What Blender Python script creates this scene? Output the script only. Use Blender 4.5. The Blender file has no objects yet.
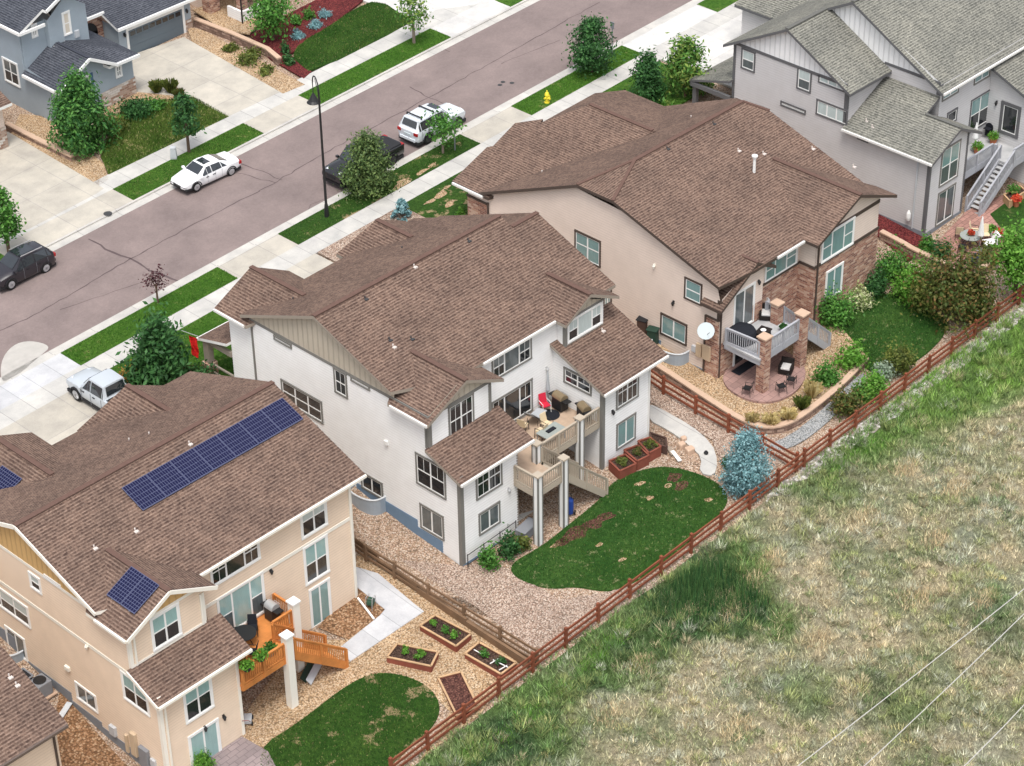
import bpy, bmesh, math, random
import numpy as np
from mathutils import Vector
random.seed(7); RNG=np.random.default_rng(11)
S=bpy.context.scene; COL=S.collection
# ------------------------------------------------------------------ camera (survey of the photograph)
F=2350.;TH=math.radians(34.4);ROLL=math.radians(-0.95);YAW=math.radians(44.2);HC=75.0
cy,sy,ct,st_=math.cos(YAW),math.sin(YAW),math.cos(TH),math.sin(TH)
FW=np.array([cy*ct,sy*ct,-st_]);R0=np.array([sy,-cy,0.]);U0=np.cross(R0,FW)
CR=math.cos(ROLL)*R0+math.sin(ROLL)*U0;CU=-math.sin(ROLL)*R0+math.cos(ROLL)*U0
CP=np.array([FW[0]*HC/FW[2],FW[1]*HC/FW[2],HC])
def ray(x,y): return FW*F+CR*(x-512)-CU*(y-383)
def at(x,y,z=0.): d=ray(x,y); return CP+d*((z-CP[2])/d[2])
def atX(x,y,X): d=ray(x,y); return CP+d*((X-CP[0])/d[0])
def atY(x,y,Y): d=ray(x,y); return CP+d*((Y-CP[1])/d[1])
PY=[(-120,-8.),(-40,-4.2),(-15,-3.1),(-7,-2.75),(-3,-2.4),(0,-1.9),(9.5,0),(140,0)]
def gz(x,y): return .035*(x+4)+np.interp(y,[a for a,b in PY],[b for a,b in PY])
def gat(x,y,dz=0.):
    d=ray(x,y); d=d/np.linalg.norm(d); lo,hi=60.,500.
    for _ in range(50):
        m=(lo+hi)/2; p=CP+d*m
        if p[2]>gz(p[0],p[1])+dz: lo=m
        else: hi=m
    return CP+d*lo
# ------------------------------------------------------------------ node helpers
MATS={}
def new(name,rough=.85,spec=.3):
    m=bpy.data.materials.new(name); m.use_nodes=True; nt=m.node_tree
    b=nt.nodes['Principled BSDF']; b.inputs['Roughness'].default_value=rough
    b.inputs['Specular IOR Level'].default_value=spec; MATS[name]=m
    return m,nt,b
def nd(nt,t,**k):
    n=nt.nodes.new(t)
    for a,v in k.items(): setattr(n,a,v)
    return n
def lk(nt,a,b): nt.links.new(a,b)
def rgba(c): return (c[0],c[1],c[2],1)
def coord(nt,kind='pos'):
    if kind=='uv': return nd(nt,'ShaderNodeUVMap').outputs[0]
    if kind=='obj': return nd(nt,'ShaderNodeTexCoord').outputs['Object']
    return nd(nt,'ShaderNodeNewGeometry').outputs['Position']
def noise(nt,co,scale,detail=4,rough=.6):
    n=nd(nt,'ShaderNodeTexNoise'); n.inputs['Scale'].default_value=scale; n.inputs['Detail'].default_value=detail
    n.inputs['Roughness'].default_value=rough; lk(nt,co,n.inputs['Vector']); return n.outputs['Fac']
def ramp(nt,fac,stops,interp='LINEAR'):
    r=nd(nt,'ShaderNodeValToRGB'); r.color_ramp.interpolation=interp; e=r.color_ramp.elements
    while len(e)<len(stops): e.new(.5)
    for i,(p,c) in enumerate(stops): e[i].position=p; e[i].color=rgba(c)
    lk(nt,fac,r.inputs[0]); return r.outputs[0]
def mix(nt,fac,a,b,mode='MIX'):
    m=nd(nt,'ShaderNodeMix',data_type='RGBA',blend_type=mode)
    for s,v in ((m.inputs[0],fac),(m.inputs[6],a),(m.inputs[7],b)):
        if isinstance(v,(int,float)): s.default_value=v
        elif isinstance(v,tuple): s.default_value=rgba(v)
        else: lk(nt,v,s)
    return m.outputs[2]
def bump(nt,b,h,strength=.5,dist=.02):
    n=nd(nt,'ShaderNodeBump'); n.inputs['Strength'].default_value=strength; n.inputs['Distance'].default_value=dist
    lk(nt,h,n.inputs['Height']); lk(nt,n.outputs[0],b.inputs['Normal'])
def math_(nt,op,a,b=None):
    m=nd(nt,'ShaderNodeMath',operation=op)
    for s,v in ((m.inputs[0],a),(m.inputs[1],b)):
        if v is None: continue
        if isinstance(v,(int,float)): s.default_value=v
        else: lk(nt,v,s)
    return m.outputs[0]
def shingle(name,light,mid,dark,rowh=.175,bw=.14):
    m,nt,b=new(name,.95,.15); uv=coord(nt,'uv')
    wn=nd(nt,'ShaderNodeTexNoise'); wn.inputs['Scale'].default_value=5.; wn.inputs['Detail'].default_value=3; lk(nt,uv,wn.inputs['Vector'])
    sc=nd(nt,'ShaderNodeVectorMath',operation='SCALE'); sc.inputs['Scale'].default_value=.07; lk(nt,wn.outputs['Color'],sc.inputs[0])
    ad=nd(nt,'ShaderNodeVectorMath',operation='ADD'); lk(nt,uv,ad.inputs[0]); lk(nt,sc.outputs[0],ad.inputs[1])
    br=nd(nt,'ShaderNodeTexBrick'); br.offset=.5
    br.inputs['Scale'].default_value=1; br.inputs['Brick Width'].default_value=bw; br.inputs['Row Height'].default_value=rowh
    br.inputs['Mortar Size'].default_value=0.; br.inputs['Bias'].default_value=.05
    br.inputs['Color1'].default_value=rgba(mid); br.inputs['Color2'].default_value=rgba(dark); lk(nt,ad.outputs[0],br.inputs['Vector'])
    sp=nd(nt,'ShaderNodeSeparateXYZ'); lk(nt,ad.outputs[0],sp.inputs[0]); f=math_(nt,'FRACT',math_(nt,'DIVIDE',sp.outputs[1],rowh))
    st=ramp(nt,f,[(0.,(1,1,1)),(.30,(.9,.9,.9)),(.48,(0,0,0)),(.92,(0,0,0)),(1.,(1,1,1))])
    n4=noise(nt,uv,3.5,3,.7)
    c=mix(nt,math_(nt,'MULTIPLY',st,ramp(nt,n4,[(.3,(.25,.25,.25)),(.7,(1,1,1))])),br.outputs['Color'],light)
    n1=noise(nt,uv,.35,3,.55); n2=noise(nt,uv,11.,2,.6); n3=noise(nt,uv,1.6,2)
    c=mix(nt,1.,c,ramp(nt,n1,[(.3,(.84,.84,.84)),(.7,(1.17,1.15,1.12))]),'MULTIPLY')
    c=mix(nt,1.,c,ramp(nt,n2,[(.3,(.66,.66,.66)),(.7,(1.30,1.29,1.27))]),'MULTIPLY')
    c=mix(nt,1.,c,ramp(nt,n3,[(.35,(.92,.92,.92)),(.65,(1.08,1.07,1.05))]),'MULTIPLY')
    lk(nt,c,b.inputs['Base Color']); bump(nt,b,st,.35,.015); return m
def siding(name,c,lap=.17,dirt=.06,depth=.016):
    m,nt,b=new(name,.6,.3); uv=coord(nt,'uv'); sp=nd(nt,'ShaderNodeSeparateXYZ'); lk(nt,uv,sp.inputs[0])
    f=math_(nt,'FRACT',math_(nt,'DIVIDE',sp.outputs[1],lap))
    n=noise(nt,uv,.5,4); n2=noise(nt,uv,14,3)
    lo=tuple(x*(1-dirt*2) for x in c)
    cc=mix(nt,1.,mix(nt,n,lo,c),ramp(nt,n2,[(.2,(.95,.95,.95)),(.8,(1.03,1.03,1.03))]),'MULTIPLY')
    n5=noise(nt,uv,1.1,4,.65)
    lap_shade=ramp(nt,f,[(0.,(.78,.77,.76)),(.08,(.83,.82,.81)),(.17,(1,1,1)),(1.,(1,1,1))])  # shadow line under each lap, painted into the board colour
    if depth>.005: cc=mix(nt,1.,cc,lap_shade,'MULTIPLY')
    cc=mix(nt,1.,cc,ramp(nt,n5,[(.3,(.95,.945,.94)),(.65,(1.02,1.02,1.02))]),'MULTIPLY'); lk(nt,cc,b.inputs['Base Color']); bump(nt,b,n2,.15,.01); return m
def batten(name,c,sp_=.4):
    m,nt,b=new(name,.6,.3); uv=coord(nt,'uv'); sp=nd(nt,'ShaderNodeSeparateXYZ'); lk(nt,uv,sp.inputs[0])
    f=math_(nt,'FRACT',math_(nt,'DIVIDE',sp.outputs[0],sp_))
    g=ramp(nt,f,[(0.,(1,1,1)),(.16,(1,1,1)),(.2,(0,0,0)),(.96,(0,0,0)),(1.,(1,1,1))])
    n=noise(nt,uv,3,3)
    cc=mix(nt,n,tuple(x*.88 for x in c),c)
    lk(nt,mix(nt,g,cc,tuple(x*.8 for x in c)),b.inputs['Base Color']); bump(nt,b,g,.9,.03); return m
def masonry(name,cols,mortar,w=.42,h=.15,ms=.012,seed=0.):
    m,nt,b=new(name,.9,.2); uv=coord(nt,'uv')
    br=nd(nt,'ShaderNodeTexBrick'); br.inputs['Scale'].default_value=1; br.inputs['Brick Width'].default_value=w; br.inputs['Row Height'].default_value=h
    br.inputs['Mortar Size'].default_value=ms; br.inputs['Color1'].default_value=(0,0,0,1); br.inputs['Color2'].default_value=(1,1,1,1); br.inputs['Mortar'].default_value=(.5,.5,.5,1)
    mp=nd(nt,'ShaderNodeMapping'); mp.inputs['Location'].default_value=(seed,seed*.37,0); lk(nt,uv,mp.inputs[0])
    dn=nd(nt,'ShaderNodeVectorMath',operation='ADD'); wn=nd(nt,'ShaderNodeTexNoise'); wn.inputs['Scale'].default_value=2.5; lk(nt,mp.outputs[0],wn.inputs['Vector'])
    sc=nd(nt,'ShaderNodeVectorMath',operation='SCALE'); sc.inputs['Scale'].default_value=.09; lk(nt,wn.outputs['Color'],sc.inputs[0])
    lk(nt,mp.outputs[0],dn.inputs[0]); lk(nt,sc.outputs[0],dn.inputs[1]); lk(nt,dn.outputs[0],br.inputs['Vector'])
    k=len(cols); col=ramp(nt,br.outputs['Color'],[(i/k,c) for i,c in enumerate(cols)],'CONSTANT')
    n=noise(nt,uv,18,3); col=mix(nt,1.,col,ramp(nt,n,[(.2,(.75,.75,.75)),(.8,(1.2,1.2,1.2))]),'MULTIPLY')
    lk(nt,mix(nt,br.outputs['Fac'],col,mortar),b.inputs['Base Color'])
    inv=math_(nt,'SUBTRACT',1.,br.outputs['Fac']); bump(nt,b,inv,.7,.03); return m
def gravel(name,cols,scale=9.,bs=.8,spread=1.):
    m,nt,b=new(name,.9,.2); co=coord(nt)
    v=nd(nt,'ShaderNodeTexVoronoi'); v.inputs['Scale'].default_value=scale; lk(nt,co,v.inputs['Vector'])
    sp=nd(nt,'ShaderNodeSeparateColor'); lk(nt,v.outputs['Color'],sp.inputs[0])
    k=len(cols); c=ramp(nt,sp.outputs[0],[((i)/k,x) for i,x in enumerate(cols)],'CONSTANT')
    n=noise(nt,co,.5,4); c=mix(nt,1.,c,ramp(nt,n,[(.3,(.82,.82,.82)),(.7,(1.15,1.14,1.12))]),'MULTIPLY')
    c=mix(nt,ramp(nt,v.outputs['Distance'],[(.45,(0,0,0)),(.8,(1,1,1))]),c,tuple(x*.4 for x in cols[0]))
    lk(nt,c,b.inputs['Base Color']); inv=math_(nt,'SUBTRACT',1.,v.outputs['Distance']); bump(nt,b,inv,bs,.06); return m
def lawn(name,a,c,d,dry=None,ds=.5,thr=.62):
    m,nt,b=new(name,.9,.15); co=coord(nt)
    n1=noise(nt,co,.45,4); n2=noise(nt,co,5.,4,.7); n3=noise(nt,co,26.,3,.75)
    col=mix(nt,ramp(nt,n1,[(.35,(0,0,0)),(.65,(1,1,1))]),a,c)
    col=mix(nt,ramp(nt,n2,[(.4,(0,0,0)),(.68,(1,1,1))]),col,d)
    col=mix(nt,1.,col,ramp(nt,n3,[(.25,(.5,.5,.5)),(.75,(1.6,1.6,1.5))]),'MULTIPLY')
    if dry:
        q=noise(nt,co,ds,5,.7); col=mix(nt,ramp(nt,q,[(thr,(0,0,0)),(thr+.05,(1,1,1))]),col,dry)
    lk(nt,col,b.inputs['Base Color']); bump(nt,b,n3,1.,.12); return m
def plain(name,c,rough=.6,spec=.3,var=.12,scale=6.,metal=0.,bs=0.):
    m,nt,b=new(name,rough,spec); co=coord(nt,'obj'); n=noise(nt,co,scale,4)
    lk(nt,mix(nt,n,tuple(x*(1-var) for x in c),tuple(min(1,x*(1+var)) for x in c)),b.inputs['Base Color'])
    b.inputs['Metallic'].default_value=metal
    if bs: bump(nt,b,n,bs,.02)
    return m
def wood(name,c,var=.3,rough=.75):
    m,nt,b=new(name,rough,.25); uv=coord(nt,'uv'); mp=nd(nt,'ShaderNodeMapping'); mp.inputs['Scale'].default_value=(1.2,14,1); lk(nt,uv,mp.inputs[0])
    n=noise(nt,mp.outputs[0],1.5,4,.7); n2=noise(nt,coord(nt),1.3,3)
    cc=mix(nt,n,tuple(x*(1-var) for x in c),tuple(min(1,x*(1+var)) for x in c))
    lk(nt,mix(nt,1.,cc,ramp(nt,n2,[(.3,(.8,.8,.8)),(.7,(1.15,1.12,1.1))]),'MULTIPLY'),b.inputs['Base Color']); return m
def glass(name,c,rough=.08,spec=.6,blind=None):
    m,nt,b=new(name,rough,spec); co=coord(nt,'uv')
    mpg=nd(nt,'ShaderNodeMapping'); mpg.inputs['Scale'].default_value=(3.2,.7,1); lk(nt,co,mpg.inputs[0]); n=noise(nt,mpg.outputs[0],1.3,4,.7)
    cc=mix(nt,n,tuple(x*.45 for x in c),tuple(min(1,x*1.5) for x in c))
    if blind:
        sp=nd(nt,'ShaderNodeSeparateXYZ'); lk(nt,co,sp.inputs[0]); f=math_(nt,'FRACT',math_(nt,'DIVIDE',sp.outputs[1],.07))
        cc=mix(nt,ramp(nt,f,[(.3,(0,0,0)),(.55,(1,1,1))]),cc,blind)
    lk(nt,cc,b.inputs['Base Color']); b.inputs['Coat Weight'].default_value=.6; b.inputs['Coat Roughness'].default_value=.04; return m
def leafmat(name,a,c,d,trans=.25):
    m,nt,b=new(name,.55,.25); r=nd(nt,'ShaderNodeNewGeometry').outputs['Random Per Island']
    n=noise(nt,coord(nt),1.2,3)
    col=ramp(nt,r,[(0.,a),(.5,c),(1.,d)]); col=mix(nt,1.,col,ramp(nt,n,[(.3,(.7,.7,.7)),(.7,(1.25,1.25,1.2))]),'MULTIPLY')
    lk(nt,col,b.inputs['Base Color'])
    out=nt.nodes['Material Output']; t=nd(nt,'ShaderNodeBsdfTranslucent'); lk(nt,col,t.inputs['Color'])
    mx=nd(nt,'ShaderNodeMixShader'); mx.inputs[0].default_value=trans; lk(nt,b.outputs[0],mx.inputs[1]); lk(nt,t.outputs[0],mx.inputs[2]); lk(nt,mx.outputs[0],out.inputs[0])
    return m
def vcol(name,rough=.9):
    m,nt,b=new(name,rough,.15); a=nd(nt,'ShaderNodeVertexColor'); a.layer_name='Col'
    r=nd(nt,'ShaderNodeNewGeometry').outputs['Random Per Island']
    lk(nt,mix(nt,1.,a.outputs[0],ramp(nt,r,[(0,(.55,.55,.55)),(1,(1.45,1.45,1.4))]),'MULTIPLY'),b.inputs['Base Color']); return m
def groundcol(name):
    m,nt,b=new(name,.95,.1); a=nd(nt,'ShaderNodeVertexColor'); a.layer_name='Col'; co=coord(nt)
    n=noise(nt,co,6.,5,.75); n2=noise(nt,co,24.,3,.8)
    c=mix(nt,1.,a.outputs[0],ramp(nt,n,[(.3,(.55,.55,.55)),(.7,(1.35,1.33,1.3))]),'MULTIPLY')
    c=mix(nt,1.,c,ramp(nt,n2,[(.3,(.6,.6,.6)),(.7,(1.4,1.4,1.4))]),'MULTIPLY')
    lk(nt,c,b.inputs['Base Color']); bump(nt,b,n2,1.,.15); return m
def paving(name,c,w,h,joint,off=0.,var=.1,jw=.02):
    m,nt,b=new(name,.85,.25); co=coord(nt,'uv'); br=nd(nt,'ShaderNodeTexBrick'); br.offset=off
    br.inputs['Scale'].default_value=1; br.inputs['Brick Width'].default_value=w; br.inputs['Row Height'].default_value=h; br.inputs['Mortar Size'].default_value=jw
    br.inputs['Color1'].default_value=rgba(tuple(x*(1-var) for x in c)); br.inputs['Color2'].default_value=rgba(tuple(x*(1+var*.6) for x in c)); br.inputs['Mortar'].default_value=rgba(joint); lk(nt,co,br.inputs['Vector'])
    n=noise(nt,co,.7,5,.65); n2=noise(nt,co,12,3)
    cc=mix(nt,1.,br.outputs['Color'],ramp(nt,n,[(.3,(.82,.82,.83)),(.68,(1.12,1.11,1.09))]),'MULTIPLY')
    cc=mix(nt,1.,cc,ramp(nt,n2,[(.25,(.92,.92,.92)),(.75,(1.06,1.06,1.06))]),'MULTIPLY')
    lk(nt,cc,b.inputs['Base Color']); return m
# ------------------------------------------------------------------ mesh helpers
def nrm(v): v=np.asarray(v,float); return v/max(1e-9,np.linalg.norm(v))
class MB:
    def __init__(s): s.v=[];s.f=[];s.m=[]
    def face(s,pts,mi=0):
        i=len(s.v); s.v+=[tuple(map(float,p)) for p in pts]; s.f.append(tuple(range(i,i+len(pts)))); s.m.append(mi); return s
    def box(s,x0,x1,y0,y1,z0,z1,mi=0):
        i=len(s.v); s.v+=[(x,y,z) for z in (z0,z1) for y in (y0,y1) for x in (x0,x1)]
        for q in ((0,2,3,1),(4,5,7,6),(0,1,5,4),(2,6,7,3),(0,4,6,2),(1,3,7,5)): s.f.append(tuple(i+k for k in q)); s.m.append(mi)
        return s
    def prism(s,pts,vec,mi=0,mside=None):
        """polygon pts extruded by vec"""
        ms=mi if mside is None else mside; n=len(pts); vec=np.asarray(vec,float); i=len(s.v)
        s.v+=[tuple(map(float,p)) for p in pts]+[tuple(np.asarray(p,float)+vec) for p in pts]
        s.f.append(tuple(range(i,i+n))); s.m.append(mi); s.f.append(tuple(range(i+2*n-1,i+n-1,-1))); s.m.append(ms)
        for k in range(n): s.f.append((i+k,i+n+k,i+n+(k+1)%n,i+(k+1)%n)); s.m.append(ms)
        return s
    def bar(s,p,q,w,h,mi=0):
        p=np.asarray(p,float);q=np.asarray(q,float);d=nrm(q-p); a=np.cross(d,(0,0,1))
        a=nrm(a) if np.linalg.norm(a)>1e-4 else np.array([1.,0,0]); b=np.cross(a,d)
        pts=[p+a*w/2+b*h/2,p-a*w/2+b*h/2,p-a*w/2-b*h/2,p+a*w/2-b*h/2]; return s.prism(pts,q-p,mi)
    def tube(s,p,q,r0,r1=None,n=8,mi=0):
        r1=r0 if r1 is None else r1; p=np.asarray(p,float);q=np.asarray(q,float);d=nrm(q-p); a=np.cross(d,(0,0,1))
        a=nrm(a) if np.linalg.norm(a)>1e-4 else np.array([1.,0,0]); b=np.cross(d,a); i=len(s.v)
        for c,r in ((p,r0),(q,r1)):
            for k in range(n): t=2*math.pi*k/n; s.v.append(tuple(c+a*r*math.cos(t)+b*r*math.sin(t)))
        for k in range(n): s.f.append((i+k,i+(k+1)%n,i+n+(k+1)%n,i+n+k)); s.m.append(mi)
        s.f.append(tuple(range(i+n-1,i-1,-1))); s.m.append(mi); s.f.append(tuple(range(i+n,i+2*n))); s.m.append(mi); return s
    def path(s,pts,r,n=6,mi=0):
        for a,b in zip(pts[:-1],pts[1:]): s.tube(a,b,r,r,n,mi)
        return s
    def lathe(s,prof,c=(0,0,0),n=14,mi=0,axis='z'):
        i=len(s.v)
        for (r,z) in prof:
            for k in range(n):
                t=2*math.pi*k/n; a,b=r*math.cos(t),r*math.sin(t)
                s.v.append((c[0]+a,c[1]+b,c[2]+z) if axis=='z' else ((c[0]+a,c[1]+z,c[2]+b) if axis=='y' else (c[0]+z,c[1]+a,c[2]+b)))
        for j in range(len(prof)-1):
            for k in range(n): s.f.append((i+j*n+k,i+j*n+(k+1)%n,i+(j+1)*n+(k+1)%n,i+(j+1)*n+k)); s.m.append(mi)
        s.f.append(tuple(range(i+n-1,i-1,-1))); s.m.append(mi); e=i+(len(prof)-1)*n; s.f.append(tuple(range(e,e+n))); s.m.append(mi); return s
    def build(s,name,mats,parent=None,local=False,smooth=False,bevel=0.,recalc=True):
        me=bpy.data.meshes.new(name); off=np.zeros(3)
        if parent is not None and not local: off=np.array(wloc(parent))
        me.from_pydata([tuple(np.array(v)-off) for v in s.v],[],s.f)
        if not isinstance(mats,(list,tuple)): mats=[mats]
        for m in mats: me.materials.append(MATS[m] if isinstance(m,str) else m)
        me.polygons.foreach_set('material_index',s.m)
        bm=bmesh.new(); bm.from_mesh(me)
        if recalc and not getattr(s,'norec',False): bmesh.ops.recalc_face_normals(bm,faces=bm.faces)
        uvl=bm.loops.layers.uv.new('UVMap')
        for f in bm.faces:
            n=f.normal
            if abs(n.z)>.985: u=Vector((1,0,0)); v=Vector((0,1,0))
            else:
                u=Vector((0,0,1)).cross(n).normalized(); v=n.cross(u)
            for l in f.loops:
                p=l.vert.co+Vector(off); l[uvl].uv=(p.dot(u),p.dot(v))
            f.smooth=smooth
        bm.to_mesh(me); bm.free()
        o=bpy.data.objects.new(name,me); COL.objects.link(o)
        if parent is not None: o.parent=parent
        if bevel: md=o.modifiers.new('bevel','BEVEL'); md.width=bevel; md.segments=2; md.limit_method='ANGLE'
        return o
def build_split(mb,name,mats,parent,local=False,tol=.03):
    """one object per separate piece of the collected shapes (pieces that touch stay together)"""
    V=np.array(mb.v); n=len(mb.f); bb=[(V[list(f)].min(0)-tol,V[list(f)].max(0)+tol) for f in mb.f]
    par=list(range(n)); own={}
    def find(i):
        while par[i]!=i: par[i]=par[par[i]]; i=par[i]
        return i
    for i,f in enumerate(mb.f):
        for k in f:
            if k in own: par[find(i)]=find(own[k])
            else: own[k]=i
    gs={}
    for i in range(n): gs.setdefault(find(i),[]).append(i)
    L=[[g,np.min([bb[i][0] for i in g],0),np.max([bb[i][1] for i in g],0)] for g in gs.values()]
    ch=True
    while ch:
        ch=False
        for a in range(len(L)):
            for b in range(a+1,len(L)):
                if (L[a][1]<L[b][2]).all() and (L[b][1]<L[a][2]).all():
                    L[a]=[L[a][0]+L[b][0],np.minimum(L[a][1],L[b][1]),np.maximum(L[a][2],L[b][2])]; L.pop(b); ch=True; break
            if ch: break
    out=[]
    for g,_,_ in L:
        m=MB(); mp={}; m.norec=getattr(mb,'norec',False)
        for i in sorted(g):
            t=[]
            for k in mb.f[i]:
                if k not in mp: mp[k]=len(m.v); m.v.append(mb.v[k])
                t.append(mp[k])
            m.f.append(tuple(t)); m.m.append(mb.m[i])
        out.append(m.build(name,mats,parent,local))
    return out
def wloc(o):
    l=np.array(o.location)
    while o.parent is not None: o=o.parent; l=l+np.array(o.location)
    return l
def tag(o,label=None,cat=None,group=None,kind=None):
    if label: o['label']=label
    if cat: o['category']=cat
    if group: o['group']=group
    if kind: o['kind']=kind
    return o
def empty(name,loc,label,cat,group=None,rz=0.):
    o=bpy.data.objects.new(name,None); COL.objects.link(o); o.location=tuple(map(float,loc)); o.rotation_euler=(0,0,rz); o.empty_display_size=.3
    return tag(o,label,cat,group)
def copy_tree(o,loc=None,rz=None,label=None,group=None,parent=None):
    c=o.copy(); COL.objects.link(c)
    if parent is not None: c.parent=parent
    for ch in list(o.children): copy_tree(ch,parent=c)
    if loc is not None: c.location=tuple(map(float,loc))
    if rz is not None: c.rotation_euler=(0,0,rz)
    if label: c['label']=label
    if group: c['group']=group
    return c
def subdiv(pts,step=1.2):
    out=[]
    for a,b in zip(pts,pts[1:]+pts[:1]):
        a=np.array(a[:2]);b=np.array(b[:2]);k=max(1,int(np.linalg.norm(b-a)/step))
        for i in range(k): out.append(tuple(a+(b-a)*i/k))
    return out
def smoothpoly(pts,it=2):
    """Chaikin corner cutting of a closed outline"""
    p=[np.array(q[:2],float) for q in pts]
    for _ in range(it):
        r=[]
        for a,b in zip(p,p[1:]+p[:1]): r+=[a*.75+b*.25,a*.25+b*.75]
        p=r
    return [tuple(q) for q in p]
def drape(name,pts,dz,mat,thick=0.,label=None,cat=None,kind='structure',parent=None,wob=0.):
    """closed outline (x,y) laid on the terrain, dz above it; thick>0 gives it real side faces"""
    if wob: pts=[(x+random.uniform(-wob,wob),y+random.uniform(-wob,wob)) for x,y in subdiv([tuple(q[:2]) for q in pts],.5)]
    bm=bmesh.new(); f=bm.faces.new([bm.verts.new((p[0],p[1],0)) for p in pts])
    if f.normal.z<0 or f.calc_area()>0 and (f.normal_update() or f.normal.z<0): f.normal_flip()
    for yb,_ in PY[1:-1]:
        bmesh.ops.bisect_plane(bm,geom=bm.verts[:]+bm.edges[:]+bm.faces[:],plane_co=(0,yb,0),plane_no=(0,1,0))
    bmesh.ops.triangulate(bm,faces=bm.faces[:])
    for v in bm.verts: v.co.z=gz(v.co.x,v.co.y)+dz
    if thick:
        r=bmesh.ops.extrude_face_region(bm,geom=bm.faces[:])
        for v in [g for g in r['geom'] if isinstance(g,bmesh.types.BMVert)]: v.co.z-=thick
        bmesh.ops.recalc_face_normals(bm,faces=bm.faces[:])
    uvl=bm.loops.layers.uv.new('UVMap')
    for ff in bm.faces:
        for l in ff.loops: l[uvl].uv=(l.vert.co.x,l.vert.co.y)
    me=bpy.data.meshes.new(name); bm.to_mesh(me); bm.free(); me.materials.append(MATS[mat])
    o=bpy.data.objects.new(name,me); COL.objects.link(o)
    return tag(o,label,cat,None,kind)
def rect(x0,x1,y0,y1): return [(x0,y0),(x1,y0),(x1,y1),(x0,y1)]
def px(*l): return [tuple(gat(*p)[:2]) for p in l]
# ------------------------------------------------------------------ materials
shingle('brown shingle',(.245,.178,.145),(.155,.104,.083),(.074,.047,.039))
shingle('grey shingle',(.30,.30,.27),(.19,.19,.17),(.095,.097,.088))
shingle('slate blue shingle',(.115,.125,.15),(.06,.067,.085),(.032,.036,.048))
plain('brown ridge',(.13,.08,.065),.95,.1,.2,4.); plain('grey ridge',(.13,.13,.12),.95,.1,.2,4.); plain('slate ridge',(.05,.055,.07),.95,.1,.2,4.)
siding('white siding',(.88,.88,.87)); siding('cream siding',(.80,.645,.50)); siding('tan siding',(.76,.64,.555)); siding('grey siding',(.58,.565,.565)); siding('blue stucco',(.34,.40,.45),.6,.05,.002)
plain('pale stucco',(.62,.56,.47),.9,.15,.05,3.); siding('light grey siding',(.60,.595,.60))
batten('taupe batten',(.50,.445,.36)); batten('ochre batten',(.62,.40,.17)); batten('white batten',(.86,.86,.86))
plain('white trim',(.80,.80,.78),.5,.35,.04); plain('grey trim',(.19,.185,.17),.55,.3,.1); plain('cream trim',(.80,.77,.69),.5,.3,.04); plain('brown trim',(.075,.055,.045),.55,.3,.1); plain('charcoal trim',(.12,.12,.125),.55,.3,.1)
plain('taupe trim',(.30,.26,.215),.6,.3,.08); plain('gutter white',(.74,.73,.70),.45,.4,.05); plain('gutter brown',(.12,.09,.075),.45,.4,.1)
glass('dark glass',(.022,.025,.028)); glass('teal glass',(.16,.29,.285),.08,.6,(.22,.34,.335)); glass('pale blind',(.42,.51,.50),.12,.5,(.55,.62,.61)); glass('teal blind',(.23,.39,.38),.1,.55,(.33,.48,.47)); glass('grey glass',(.10,.12,.125))
glass('car glass',(.02,.025,.03),.05,.7); plain('solar cell',(.006,.007,.038),.25,.3,.1)
masonry('red stone',[(.34,.165,.115),(.46,.27,.19),(.23,.11,.085),(.55,.38,.29),(.38,.20,.145)],(.42,.34,.28),.38,.13)
masonry('block wall',[(.26,.17,.13),(.33,.22,.17),(.20,.13,.10),(.38,.27,.21)],(.09,.06,.05),.42,.19,.012,3.); masonry('pale stone',[(.55,.48,.42),(.40,.29,.23),(.62,.58,.54),(.30,.19,.14)],(.40,.36,.32),.4,.16,.012,5.)
plain('foundation blue',(.16,.24,.34),.8,.2,.12,2.); plain('foundation grey',(.22,.235,.26),.85,.2,.12,2.)
plain('stone cap',(.52,.37,.27),.85,.2,.15,5.)
plain('galvanised',(.36,.43,.50),.4,.5,.12,3.,.3); plain('galvanised inner',(.55,.58,.6),.5,.4,.1)
wood('red fence wood',(.215,.068,.036),.3); wood('weathered wood',(.20,.125,.075),.3); wood('orange deck wood',(.55,.215,.06),.22); wood('deck tan',(.44,.335,.25),.12); wood('redwood box',(.22,.068,.045),.3); wood('dark wood',(.085,.05,.04),.3); wood('grey deck',(.42,.43,.44),.1); wood('pale wood',(.50,.33,.19),.25); wood('grey timber',(.30,.25,.20),.25)
plain('taupe rail',(.42,.36,.285),.6,.3,.06); plain('grey rail',(.38,.39,.42),.55,.3,.06)
m,nt,b=new('asphalt',.9,.25); co=coord(nt); n=noise(nt,co,30.,4,.8); n2=noise(nt,co,.3,6,.68); n3=noise(nt,co,6.,3)
cc=mix(nt,n,(.135,.104,.100),(.295,.238,.226)); cc=mix(nt,1.,cc,ramp(nt,n2,[(.3,(.80,.80,.80)),(.7,(1.17,1.16,1.14))]),'MULTIPLY'); cc=mix(nt,1.,cc,ramp(nt,n3,[(.3,(.93,.93,.93)),(.7,(1.07,1.07,1.07))]),'MULTIPLY')
lk(nt,cc,b.inputs['Base Color']); bump(nt,b,n,.3,.01)
plain('tar',(.10,.073,.074),.8,.3,.15,2.); plain('silt',(.42,.40,.37),.9,.2,.2,2.)
paving('walk concrete',(.49,.48,.455),1.5,30.,(.30,.29,.28),0.,.05,.02); paving('drive concrete',(.45,.42,.365),3.,3.1,(.36,.34,.31),0.,.08,.03); paving('kerb concrete',(.49,.475,.445),3.1,9.,(.30,.29,.28),0.,.05,.02)
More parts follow.
